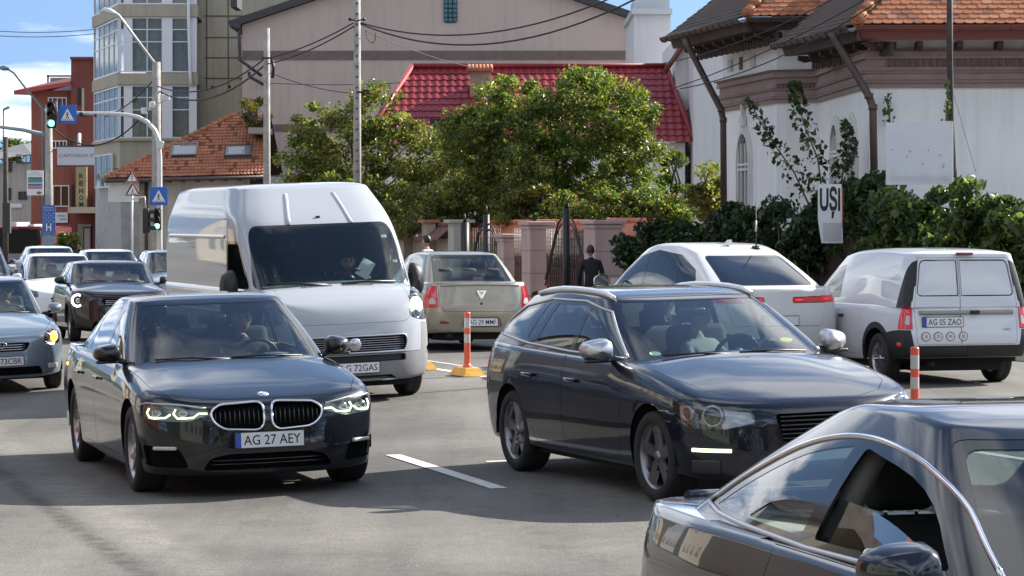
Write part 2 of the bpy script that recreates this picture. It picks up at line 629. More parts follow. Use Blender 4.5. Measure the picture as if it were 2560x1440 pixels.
AX={'side':(0,2),'top':(0,1),'front':(1,2),'rear':(1,2)}
class Shell:
 def __init__(self,cage,level=2,plan_line=None):
  bm=cage.smooth_bm(level)
  bm.normal_update()
  c=Vector((0,0,0))
  for v in bm.verts:c+=v.co
  c/=len(bm.verts)
  s=sum((f.calc_center_median()-c).dot(f.normal)*f.calc_area()for f in bm.faces)
  if s<0:
   bmesh.ops.reverse_faces(bm,faces=bm.faces)
   bm.normal_update()
  self.bm=bm
  self.nl=bm.verts.layers.float_vector.new('nrm')
  for v in bm.verts:v[self.nl]=v.normal
  self.rl=bm.faces.layers.int.new('reg')
  self.bvh=BVHTree.FromBMesh(bm)
  bm.faces.ensure_lookup_table()
  self.names={0:'body'}
  self.plan_line=plan_line
  if plan_line:
   self._prep_plan(plan_line)
 def _prep_plan(self,half):
  P=[Vector((x,y))for x,y in half]
  S=[0.0]
  for a,b in zip(P[:-1],P[1:]):S.append(S[-1]+(b-a).length)
  self.pp,self.ps,self.T=P,S,S[-1]
 def s_of(self,x,y):
  q=Vector((x,abs(y)))
  best,bs=1e9,0.0
  for i in range(len(self.pp)-1):
   a,b=self.pp[i],self.pp[i+1]
   d=b-a;l2=d.length_squared
   if l2<1e-12:continue
   t=max(0,min(1,(q-a).dot(d)/l2))
   e=(q-a-d*t).length_squared
   if e<best:best,bs=e,self.ps[i]+t*math.sqrt(l2)
  return bs
 def plan_at(self,s):
  sg=1 if s>=0 else-1
  s=abs(s)
  i=min(max(int(np.searchsorted(self.ps,s))-1,0),len(self.pp)-2)
  a,b=self.pp[i],self.pp[i+1]
  t=(s-self.ps[i])/max(1e-9,self.ps[i+1]-self.ps[i])
  q=a+(b-a)*t
  d=(b-a).normalized()
  nrm=Vector((-d.y,d.x))*-1
  if nrm.dot(q-Vector(((self.pp[0].x+self.pp[-1].x)/2,0)))<0:nrm=-nrm
  return Vector((q.x,q.y*sg,0)),Vector((nrm.x,nrm.y*sg,0))
 def facing(self,space,sgn):
  if space=='side':return lambda f:f.normal.y*sgn>0.18
  if space=='top':return lambda f:f.normal.z>0.2
  if space=='front':return lambda f:f.normal.x>0.12
  if space=='rear':return lambda f:f.normal.x<-0.12
  return None
 def hit(self,space,u,v,sgn=1):
  if space=='wrapr':u,space=(self.T-abs(u))*(1 if u>=0 else-1),'wrap'
  if space=='side':o,d=Vector((u,sgn*3,v)),Vector((0,-sgn,0))
  elif space=='top':o,d=Vector((u,v,4)),Vector((0,0,-1))
  elif space=='front':o,d=Vector((4,u,v)),Vector((-1,0,0))
  elif space=='rear':o,d=Vector((-12,u,v)),Vector((1,0,0))
  else:
   q,nr=self.plan_at(u)
   o,d=Vector((q.x,q.y,v))+nr*1.0,-nr
  loc,nrm,idx,dist=self.bvh.ray_cast(o,d)
  for k in range(14):
   if loc is not None or space=='top':break
   o=Vector((o.x,o.y,o.z+(0.02 if v<0.6 else-0.02)))
   loc,nrm,idx,dist=self.bvh.ray_cast(o,d)
  if loc is None:return None,None
  return loc,nrm
 def cut(self,name,space,poly,sgn=1,only=None,zmin=None,rid=None):
  bm,rl=self.bm,self.rl
  if space=='wrapr':
   poly=[((self.T-abs(u))*(1 if u>0 else-1 if u<0 else sgn),v)for u,v in poly];space='wrap'
  n=len(poly)
  if space=='wrap':
   q2=[]
   for i in range(n):
    a,b=poly[i],poly[(i+1)%n]
    m=max(1,int(abs(b[0]-a[0])/0.06))
    for k in range(m):q2 .append((a[0]+(b[0]-a[0])*k/m,a[1]+(b[1]-a[1])*k/m))
   poly=q2;n=len(poly)
  u0=min(p[0]for p in poly);u1=max(p[0]for p in poly);v0=min(p[1]for p in poly);v1=max(p[1]for p in poly)
  fac=self.facing(space,sgn)
  def coords(co):
   if space=='wrap':
    s=self.s_of(co.x,co.y)
    return(s if co.y>=0 else-s),co.z
   a,b=AX[space]
   return co[a],co[b]
  okr=None if only is None else{k for k,v in self.names.items()if v in only}
  cand=[]
  pad=0.03
  for f in bm.faces:
   if okr is not None and f[rl]not in okr:continue
   if space=='wrap':
    if abs(f.normal.z)>0.93:continue
    c=f.calc_center_median()
    z=c.z
    if z<v0-0.2 or z>v1+0.2:continue
    cs,cz=coords(c)
    if cs<u0-0.2 or cs>u1+0.2:continue
    if f.normal.dot(self.plan_at(cs)[1])<0.1:continue
    cand.append(f);continue
   if not fac(f):continue
   us=[v.co[AX[space][0]]for v in f.verts];vs=[v.co[AX[space][1]]for v in f.verts]
   if max(us)<u0-pad or min(us)>u1+pad or max(vs)<v0-pad or min(vs)>v1+pad:continue
   if space=='side' and f.calc_center_median().y*sgn<0:continue
   cand.append(f)
  if not cand:return 0
  def fbox(f):
   if space=='wrap':
    c=f.calc_center_median();cs,cz=coords(c)
    r=max((v.co-c).length for v in f.verts)+0.01
    return(cs-r,cs+r,cz-r,cz+r)
   ia,ib=AX[space]
   us=[v.co[ia]for v in f.verts];vs=[v.co[ib]for v in f.verts]
   return(min(us)-1e-4,max(us)+1e-4,min(vs)-1e-4,max(vs)+1e-4)
  flist=list(cand);cset=set(cand)
  BX=np.array([fbox(f)for f in flist])
  extra=[]
  for i in range(n):
   a,b=poly[i],poly[(i+1)%n]
   if abs(a[0]-b[0])+abs(a[1]-b[1])<1e-6:continue
   if space=='wrap':
    qa,na=self.plan_at(a[0]);qb,nb=self.plan_at(b[0])
    A=Vector((qa.x,qa.y,a[1]));B=Vector((qb.x,qb.y,b[1]));d=(na+nb).normalized()
   elif space=='side':A,B,d=Vector((a[0],0,a[1])),Vector((b[0],0,b[1])),Vector((0,1,0))
   elif space=='top':A,B,d=Vector((a[0],a[1],0)),Vector((b[0],b[1],0)),Vector((0,0,1))
   else:A,B,d=Vector((0,a[0],a[1])),Vector((0,b[0],b[1])),Vector((1,0,0))
   e=B-A
   no=e.cross(d)
   if no.length<1e-9:continue
   no.normalize()
   eu0,eu1=min(a[0],b[0])-0.004,max(a[0],b[0])+0.004
   ev0,ev1=min(a[1],b[1])-0.004,max(a[1],b[1])+0.004
   mk=(BX[:,0]<=eu1)&(BX[:,1]>=eu0)&(BX[:,2]<=ev1)&(BX[:,3]>=ev0)
   near=[flist[k]for k in np.nonzero(mk)[0]if flist[k].is_valid]
   near+=[f for f,q in extra if q[0]<=eu1 and q[1]>=eu0 and q[2]<=ev1 and q[3]>=ev0]
   for f in near:
    if not f.is_valid:continue
    ds=[(l,(l.vert.co-A).dot(no))for l in f.loops]
    if max(q[1]for q in ds)<=2e-6 or min(q[1]for q in ds)>=-2e-6:continue
    todo=[]
    for k in range(len(ds)):
     l,d0=ds[k];d1=ds[(k+1)%len(ds)][1]
     if(d0>2e-6 and d1<-2e-6)or(d0<-2e-6 and d1>2e-6):
      todo.append((l.edge,l.vert,d0/(d0-d1)))
    for ed,vv_,fac_ in todo:
     bmesh.utils.edge_split(ed,vv_,fac_)
    on=[l.vert for l in f.loops if abs((l.vert.co-A).dot(no))<=3e-6]
    if len(on)==2:
     try:
      nf_,_=bmesh.utils.face_split(f,on[0],on[1])
     except Exception:
      continue
     if nf_ is not None and nf_ not in cset:
      cset.add(nf_);extra.append((nf_,fbox(nf_)))
  if rid is None:
   rid=max(self.names)+1
   self.names[rid]=name
  pe=[(poly[i][0],poly[i][1],poly[(i+1)%n][0],poly[(i+1)%n][1])for i in range(n)]
  cnt=0
  for f in cset:
   if not f.is_valid:continue
   u,v=coords(f.calc_center_median())
   if not(u0<=u<=u1 and v0<=v<=v1):continue
   odd=False
   for ax,ay,bx,by in pe:
    if(ay>v)!=(by>v)and u<(bx-ax)*(v-ay)/(by-ay)+ax:odd=not odd
   if odd:
    f[rl]=rid;cnt+=1
  return rid
 def regions(self):
  out={}
  bm,nl,rl=self.bm,self.nl,self.rl
  bm.verts.index_update()
  for f in bm.faces:
   out.setdefault(f[rl],[]).append(f)
  res={}
  for r,fs in out.items():
   mp,V,Nn,Fc={},[],[],[]
   for f in fs:
    ids=[]
    for v in f.verts:
     if v.index not in mp:
      mp[v.index]=len(V)
      V.append(v.co.copy())
      nn=Vector(v[nl])
      Nn.append(nn.normalized()if nn.length>1e-6 else f.normal.copy())
     ids.append(mp[v.index])
    Fc.append(ids)
   res[r]=(V,Nn,Fc)
  return res
def panel(name,reg,mats,parent,gap=0.003,depth=0.02,push=0.0,rim_mi=0,shrink_fn=None):
 V,Nn,Fc=reg
 V=[v.copy()for v in V]
 edges={}
 for f in Fc:
  for i in range(len(f)):
   a,b=f[i],f[(i+1)%len(f)]
   k=(a,b)if a<b else(b,a)
   edges.setdefault(k,[]).append((a,b))
 bnd=[e[0]for e in edges.values()if len(e)==1]
 ins={}
 for a,b in bnd:
  d=(V[b]-V[a])
  if d.length<1e-9:continue
  d.normalize()
  for k in(a,b):
   ins.setdefault(k,Vector((0,0,0)))
   ins[k]+=Nn[k].cross(d)
 if gap:
  for k,d in ins.items():
   if d.length>1e-6:V[k]=V[k]+d.normalized()*gap
 if push:
  V=[v-n*push for v,n in zip(V,Nn)]
 verts,nrms,faces=list(V),list(Nn),[list(f)for f in Fc]
 smooth=[True]*len(faces);midx=[0]*len(faces)
 if depth:
  for a,b in bnd:
   base=len(verts)
   d=(V[b]-V[a])
   nn=(d.cross(Nn[a])).normalized()if d.length>1e-9 else Nn[a]
   verts+=[V[a],V[b],V[b]-Nn[b]*depth,V[a]-Nn[a]*depth]
   nrms+=[nn]*4
   faces.append([base+1,base,base+3,base+2]);smooth.append(False);midx.append(rim_mi)
 me=mesh_from(name,verts,faces,mats,midx,smooth,nrms)
 return new_obj(name,me,parent)
def merge_regs(regs):
 V,Nn,Fc=[],[],[]
 for v,n,f in regs:
  b=len(V)
  V+=v;Nn+=n;Fc+=[[i+b for i in q]for q in f]
 return V,Nn,Fc
 # --- vehicle assembly
BLACK=mat('black_plastic',(0.012,0.012,0.013),0.45)
GLOSSBLACK=mat('gloss_black',(0.006,0.006,0.007),0.12,coat=0.6)
DARKIN=mat('cabin_dark',(0.018,0.018,0.02),0.85)
SEATM=mat('seat_cloth',(0.035,0.034,0.035),0.8,var=0.3,vscale=9)
CHROME=mat('chrome',(0.75,0.76,0.78),0.12,1.0)
SATIN=mat('satin_silver',(0.55,0.56,0.58),0.32,0.9)
RUBBER=mat('tyre_rubber',(0.022,0.022,0.023),0.82,var=0.35,vscale=14)
ALLOY=mat('alloy',(0.42,0.42,0.44),0.28,0.9)
DARKALLOY=mat('dark_alloy',(0.27,0.27,0.28),0.32,0.85)
DISC=mat('brake_disc',(0.16,0.15,0.14),0.45,0.8)
VOID=mat('grille_void',(0.005,0.005,0.006),0.9,spec=0.1)
WELL=mat('wheel_well',(0.012,0.012,0.012),0.95)
WGLASS=glass_mat('window_glass',(0.60,0.69,0.66))
TINT=glass_mat('tinted_glass',(0.16,0.18,0.19))
LENS=glass_mat('lamp_lens',(0.93,0.95,0.96))
LAMPIN=mat('lamp_inside',(0.30,0.31,0.33),0.22,0.75)
LAMPDARK=mat('lamp_dark',(0.03,0.03,0.035),0.25,0.2)
WHITELED=mat('white_led',(0.9,0.95,0.85),0.3,emit=(0.86,1.0,0.58),estr=1.1)
COLDLED=mat('cold_led',(0.9,0.95,1.0),0.3,emit=(1.0,0.98,0.9),estr=3.0)
AMBERON=mat('amber_lit',(0.9,0.5,0.1),0.3,emit=(1.0,0.50,0.05),estr=2.2)
WARMLAMP=mat('warm_lamp',(0.95,0.9,0.7),0.3,emit=(1.0,0.88,0.50),estr=2.2)
REDLENS=mat('red_lens',(0.30,0.006,0.010),0.12,coat=1.0,emit=(0.9,0.02,0.03),estr=0.10)
REDDARK=mat('red_lens_dark',(0.18,0.004,0.008),0.15,coat=1.0)
CLEARLENS=mat('clear_lens',(0.52,0.50,0.47),0.15,coat=1.0)
PLATEW=mat('plate_white',(0.72,0.73,0.74),0.4)
PLATEB=mat('plate_blue',(0.03,0.09,0.42),0.4)
INK=mat('ink_black',(0.012,0.012,0.014),0.5)
MIRRORG=mat('mirror_glass',(0.8,0.85,0.88),0.03,1.0)
def wheel(parent,x,y,R=0.335,w=0.235,style='five',rim=0.69,m=None,steer=0.0,off=0.0):
 sg=1 if y>0 else-1
 m=m or ALLOY
 Rr=R*rim
 root=empty('wheel',(x,y-sg*w/2,R),steer);root.parent=parent
 Mx=Matrix.Rotation(-sg*math.pi/2,4,'X')
 t=MB()
 h=w/2
 prof=[(Rr*0.96,-h*0.86),(Rr*1.03,-h*0.96),(Rr*1.12,-h),(R*0.93,-h*0.97),(R*0.985,-h*0.82),(R,-h*0.6),(R,-h*0.2),(R*0.995,-h*0.17),(R*0.995,h*0.17),(R,h*0.2),(R,h*0.6),(R*0.985,h*0.82),(R*0.93,h*0.97),(Rr*1.12,h),(Rr*1.03,h*0.96),(Rr*0.97,h*0.86)]
 t.lathe(prof,40,0,Mx)
 t.build('tyre',[RUBBER],root)
 r=MB()
 r.lathe([(Rr*0.97,-h*0.8),(Rr*0.90,-h*0.5),(Rr*0.86,0),(Rr*0.90,h*0.62),(Rr*0.985,h*0.88),(Rr*1.015,h*0.90),(Rr*1.015,h*0.8)],40,0,Mx)
 r.lathe([(0.001,h*0.05),(Rr*0.62,h*0.05),(Rr*0.62,-h*0.1)],28,1,Mx)
 r.lathe([(0.001,h*0.74),(Rr*0.10,h*0.74),(Rr*0.17,h*0.66),(Rr*0.2,h*0.4),(Rr*0.2,0.0)],20,0,Mx)
 def spoke(a,w0,w1,z0=0.62,z1=0.72,twist=0.0,th=0.25):
  c,s=math.cos(a),math.sin(a)
  c2,s2=math.cos(a+twist),math.sin(a+twist)
  e0=Vector((c,s,0));e1=Vector((c2,s2,0))
  n0=Vector((-s,c,0));n1=Vector((-s2,c2,0))
  P=[]
  for t_,ee,nn,ww,zz in((0.14,e0,n0,w0,z0),(0.55,(e0+e1).normalized(),(n0+n1).normalized(),(w0+w1)/2,(z0+z1)/2-0.02),(0.97,e1,n1,w1,z1)):
   o=ee*(Rr*t_)
   P.append([o-nn*ww*0.5+Vector((0,0,h*(zz-th))),o-nn*ww*0.38+Vector((0,0,h*zz)),o+nn*ww*0.38+Vector((0,0,h*zz)),o+nn*ww*0.5+Vector((0,0,h*(zz-th)))])
  P=[[Mx@q for q in row]for row in P]
  r.grid(P,0,False,flip=True)
 if style=='five':
  for k in range(5):spoke(k*2*math.pi/5+0.3,Rr*0.30,Rr*0.40,twist=0.12)
 elif style=='twin':
  for k in range(5):
   for dlt in(-0.17,0.17):spoke(k*2*math.pi/5+dlt,Rr*0.12,Rr*0.15,twist=dlt*0.5)
 elif style=='multi':
  for k in range(10):spoke(k*2*math.pi/10,Rr*0.13,Rr*0.14)
 elif style=='steel':
  r.lathe([(Rr*0.2,h*0.35),(Rr*0.45,h*0.42),(Rr*0.6,h*0.3),(Rr*0.86,h*0.25)],28,0,Mx)
 elif style=='cover':
  r.lathe([(0.001,h*0.72),(Rr*0.3,h*0.70),(Rr*0.8,h*0.64),(Rr*0.97,h*0.6)],28,1,Mx)
  for k in range(9):spoke(k*2*math.pi/9,Rr*0.16,Rr*0.26,0.80,0.76)
 r.build('rim',[m,DISC if style!='cover' else DARKALLOY],root)
 return root
def plate(parent,pos,xdir,word,w=0.52,h=0.112,tilt=0.0,side_blue=True):
 x=Vector(xdir).normalized()
 y=(Matrix.Rotation(tilt,3,x)@Vector((0,0,1)))
 M=frame(pos,x,y)
 b=MB()
 b.box((0,0,0),(w+0.018,h+0.016,0.012),0)
 b.box((0,0,0.008),(w,h,0.006),1)
 if side_blue:
  b.box((-w/2+0.021,0,0.0105),(0.042,h,0.003),2)
 b2=MB();b2 .add(b.v,b.f,0,False,M);b2 .m=list(b.m)
 pl=b2 .build('number_plate',[BLACK,PLATEW,PLATEB],parent)
 if not word:return pl
 t=MB()
 put_text(t,word,M@Matrix.Translation((0.02,0,0.0118)),w-0.085,h*0.66,0,0.006,0.0)
 t.build('lettering',[INK],pl)
 return pl
def rcube(parent,name,mats,c,s,r,rz=0.0,seg=3):
 b=MB();b.box(c,s,0,rz,None,r,seg)
 return b.build(name,mats,parent)
def blob(parent,name,m,pts_fn,nu=14,nv=10):
 b=MB()
 P=[[pts_fn(u/nu,v/nv)for u in range(nu+1)]for v in range(nv+1)]
 b.grid(P,0,True)
 return b.build(name,[m],parent)
def side_mirror(parent,x,y,z,sx=0.11,sy=0.23,sz=0.15,m=None,foot=None,low=None,arm=0.07):
 sg=1 if y>0 else-1
 root=empty('side_mirror',(x,y+sg*(arm+sy/2),z));root.parent=parent
 b=MB()
 nu,nv=20,8
 P=[]
 for v in range(nv+1):
  t=v/nv
  k=math.sin(math.pi*(0.5*t))**0.55 if t>0 else 0.001
  row=[]
  for u in range(nu+1):
   a=2*math.pi*u/nu
   ca,sa=math.cos(a),math.sin(a)
   n=3.0
   q=(abs(ca)**n+abs(sa)**n)**(-1/n)
   yy=ca*q*sy/2*(0.35+0.65*k)*(k if t<0.15 else 1)
   zz=sa*q*sz/2*(0.35+0.65*k)*(k if t<0.15 else 1)
   zz*=1.0-0.22*(yy*sg/(sy/2))
   row.append((sx*(0.6-t)-0.25*(yy*sg),yy,zz))
  P.append(row)
 b.grid(P,0,True,flip=False)
 o=b.build('mirror_housing',[m or BLACK],root)
 g=MB()
 poly=rpoly([(-sy*0.42,-sz*0.40),(sy*0.42,-sz*0.34),(sy*0.42,sz*0.33),(-sy*0.42,sz*0.42)],0.03)
 M=frame((-sx*0.41,0,0),(0.25*1.0,-sg,0),(0,0,1))
 g.prism(poly,M,-0.006,0.004,0)
 g.build('mirror_glass',[MIRRORG],root)
 f=MB()
 f.tube([(0.0,-sg*sy*0.30,-sz*0.30),(0.01,-sg*(sy*0.5+arm*0.55),-sz*0.50),(0.02,-sg*(sy/2+arm+0.03),-sz*0.55)],[sz*0.2,sz*0.16,sz*0.2],10,0)
 f.build('mirror_foot',[foot or BLACK],root)
 if low:
  lb=MB();lb.box((-0.01,0,-sz*0.46),(sx*0.7,sy*0.86,sz*0.16),0,0,None,0.012,2)
  lb.build('mirror_base',[low],root)
 return root
def interior(parent,p):
 W=p['W'];xc,xb=p['cowl'],p.get('tub_rear',p['cabin']['rings'][0]['R']+0.25)
 zb=p.get('belt',0.95)-0.03
 zf=p.get('floor',0.28)
 b=MB()
 hw=W-0.17
 b.box2((xc-0.05,-hw,zf-0.03),(xb,hw,zf),0)
 for sg in(-1,1):
  b.box2((xc-0.05,sg*hw,zf),(xb,sg*(hw+0.02),zb-0.03),0)
 b.box2((xb,-hw,zf),(xb-0.02,hw,zb-0.04),0)
 b.build('cabin_tub',[DARKIN],parent)
 d=MB()
 xd0=p.get('dash_x',xc+0.12)
 zc=p.get('dash_z',zb+0.0)
 P=[]
 for x,z in((xd0,zc-0.03),(xd0-0.18,zc-0.015),(xd0-0.42,zc+0.005),(xd0-0.58,zc-0.01),(xd0-0.66,zc-0.07),(xd0-0.64,zc-0.3)):
  row=[]
  for i in range(13):
   f=-1+i/6
   row.append((x-0.10*f*f,f*(hw-0.01),z+(0.035*math.exp(-((f-0.5*p.get('drive',1))/0.22)**2)if x<xd0-0.2 and z>zc-0.05 else 0)))
  P.append(row)
 d.grid(P,0,True,flip=True)
 d.build('dashboard',[p.get('dashmat',DARKIN)],parent)
 ys=0.36*p.get('drive',1)
 sw=MB()
 tilt=R_(p.get('wheel_tilt',65))
 cx,cz=xd0-0.80+p.get('sw_dx',0),zc+p.get('sw_dz',-0.02)
 pts=[]
 ex=Vector((0,1,0));ey=Vector((math.cos(tilt),0,math.sin(tilt)))
 for k in range(25):
  a=2*math.pi*k/24
  pts.append(Vector((cx,ys,cz))+ex*0.185*math.cos(a)+ey*0.185*math.sin(a))
 sw.tube(pts,0.016,8,0,cap=False)
 sw.lathe([(0.001,0.03),(0.06,0.025),(0.08,0.0),(0.001,-0.02)],16,0,frame((cx,ys,cz),ex,ey))
 for a in(0,math.pi,-math.pi/2):
  q=Vector((cx,ys,cz));e=ex*math.cos(a)+ey*math.sin(a)
  sw.tube([q,q+e*0.18],[0.03,0.014],6,0)
 sw.build('steering_wheel',[BLACK],parent)
 sm=p.get('seatmat',SEATM)
 fx=xd0-p.get('seat_dx',1.22)
 seats=[(fx,0.37),(fx,-0.37)]
 for(sx,sy)in seats:
  s=MB()
  s.box((sx+0.10,sy,zf+0.22),(0.52,0.50,0.18),0,0,None,0.06,3)
  s.box((sx-0.26,sy,zf+0.56),(0.18,0.50,0.66),0,0,Matrix.Rotation(R_(-17),3,'Y'),0.07,3)
  s.box((sx-0.40,sy,zf+0.99),(0.11,0.27,0.20),0,0,Matrix.Rotation(R_(-12),3,'Y'),0.05,3)
  s.tube([(sx-0.37,sy-0.06,zf+0.84),(sx-0.39,sy-0.06,zf+0.95)],0.008,6,1)
  s.tube([(sx-0.37,sy+0.06,zf+0.84),(sx-0.39,sy+0.06,zf+0.95)],0.008,6,1)
  s.build('seat',[sm,CHROME],parent)
 if p.get('rear_bench',True):
  s=MB()
  bx=p.get('bench_x',fx-0.82)
  s.box((bx+0.1,0,zf+0.22),(0.5,1.2,0.2),0,0,None,0.07,3)
  s.box((bx-0.24,0,zf+0.54),(0.18,1.24,0.62),0,0,Matrix.Rotation(R_(-20),3,'Y'),0.07,3)
  for sy in(-0.38,0,0.38):
   s.box((bx-0.37,sy,zf+0.90),(0.10,0.24,0.15),0,0,Matrix.Rotation(R_(-14),3,'Y'),0.045,2)
  s.build('rear_seat',[sm],parent)
 mi=MB()
 rmz=p.get('rvm',None)
 if rmz:
  mi.box((rmz[0]-0.07,0,rmz[1]),(0.04,0.24,0.07),0,0,None,0.02,2)
  mi.tube([(rmz[0]-0.05,0,rmz[1]),(rmz[0]-0.01,0,rmz[1]+0.05)],0.010,6,0)
  mi.build('rear_view_mirror',[BLACK],parent)
def vehicle(p):
 root=empty(p['name'])
 tag(root,p['label'],p['cat'],p.get('group'))
 lc,mid=lower_cage(p)
 low=Shell(lc,2,mid)
 cab=Shell(cabin_cage(p),2)
 R=p['wheel'][0];ar=p.get('arch',R+0.045)
 WB=p['WB']
 drop=set()
 for xw in(0.0,-WB):
  for sg in(1,-1):
   k=low.cut('arch','side',circle_poly(xw,R+0.01,ar,30),sg)
   if k:drop.add(k)
 sty={'body':(p['paint'],0.0,0.02,0.0)}
 sty.update(p['style'])
 for(shell,specs)in((low,p.get('cuts',[])),(cab,p.get('cabcuts',[]))):
  for sp in specs:
   nm,space,poly=sp[0],sp[1],sp[2]
   only=sp[4]if len(sp)>4 else None
   sides=sp[3]if len(sp)>3 else(1,)
   for sg in sides:
    pl=poly
    if space!='side' and sg<0:
     pl=[(-u,v)if space in('front','rear','wrap','wrapr')else(u,-v)for u,v in poly]
    shell.cut(nm,space,pl,sg,only)
 parts={}
 def emit(shell,bodyname):
  regs=shell.regions()
  for rid,reg in regs.items():
   if shell is low and rid in drop:continue
   nm=shell.names[rid]
   st=sty.get(nm if nm!='body' else bodyname,sty.get(nm))
   if st is None or st[0]is None:continue
   name=bodyname if nm=='body' else st[4]if len(st)>4 else nm
   o=panel(name,reg,[st[0]]if not isinstance(st[0],(list,tuple))else list(st[0]),root,st[1],st[2],st[3])
   parts.setdefault(nm if nm!='body' else bodyname,[]).append(o)
 emit(low,'body_shell')
 emit(cab,'roof_shell')
 wl=MB()
 hw=p['W']-p['wheel'][1]-0.10
 for xw in(0.0,-WB):
  for sg in(1,-1):
   a0=-0.15;n=14
   P=[]
   for yy in(sg*(p['W']-0.03),sg*hw):
    P.append([(xw+(ar+0.012)*math.cos(a0+(math.pi-2*a0)*i/n),yy,R+0.01+(ar+0.012)*math.sin(a0+(math.pi-2*a0)*i/n))for i in range(n+1)])
   wl.grid(P,0,True,flip=sg>0)
   wl.add([Vector((xw,sg*hw,R))]+[Vector(q)for q in P[1]],[(0,i+1,i+2)if sg<0 else(0,i+2,i+1)for i in range(n)],0)
 gc=p.get('gc',0.17)
 wl.box2((p['F']-0.25,-hw+0.02,gc),(p['R']+0.25,hw-0.02,gc+0.12),0)
 wl.box2((-ar-0.03,-p['W']+0.10,gc+0.015),(-WB+ar+0.03,p['W']-0.10,gc+0.09),0)
 wl.box2((p['F']-0.22,-hw+0.05,gc+0.12),(p['cowl']+0.18,hw-0.05,p.get('engz',0.60)),0)
 wl.box2((-WB+0.35,-hw+0.05,gc+0.12),(p['R']+0.22,hw-0.05,0.55),0)
 wl.build('underbody',[WELL],root)
 for xw in(0.0,-WB):
  for sg in(1,-1):
   wheel(root,xw,sg*p.get('track',p['W']-0.025),R,p['wheel'][1],p['wheel'][2],p['wheel'][3],p['wheel'][4],p.get('steer',0.0)if xw==0.0 else 0.0)
 if p.get('inside',True):
  interior(root,p)
 return root,low,cab,parts
def place(root,px,py,heading,at_local=(0,0,0),D=None,lean=0.0,lift=0.0,size=1.0):
 a=-math.pi/2+math.radians(heading)
 w=hit_ground(px,py)if D is None else Vector(((px-CX)*D/FPX,D,0))
 Rz=Matrix.Rotation(a,3,'Z')
 o=w-Rz@Vector((at_local[0],at_local[1],0))*size
 root.scale=(size,size,size)
 def gz(x,y):
  q=o+Rz@Vector((x,y,0));return drop(q.x,q.y)
 W,L=0.8,2.8
 zf,zr=(gz(0,W)+gz(0,-W))/2,(gz(-L,W)+gz(-L,-W))/2
 pitch,roll=-(zf-zr)/L,((gz(0,W)-gz(0,-W))+(gz(-L,W)-gz(-L,-W)))/2/(2*W)+math.radians(lean)
 root.rotation_euler=(Rz.to_4x4()@Matrix.Rotation(pitch,4,'Y')@Matrix.Rotation(roll,4,'X')).to_euler()
 root.location=(o.x,o.y,zf+lift)
 return root
def strip(shell,space,pts,r,mats,name,parent,sgn=1,n=6,lift=0.0,flat=1.0):
 P=[]
 for a,b in zip(pts[:-1],pts[1:]):
  m=max(1,int((Vector(b)-Vector(a)).length/0.06))
  for k in range(m):P.append((a[0]+(b[0]-a[0])*k/m,a[1]+(b[1]-a[1])*k/m))
 P.append(pts[-1])
 Q=[]
 for u,v in P:
  l,nn=shell.hit(space,u,v,sgn)
  if l is not None:Q.append(l+nn*lift)
 if len(Q)<2:return None
 b=MB();b.tube(Q,r,n,0)
 return b.build(name,mats,parent)
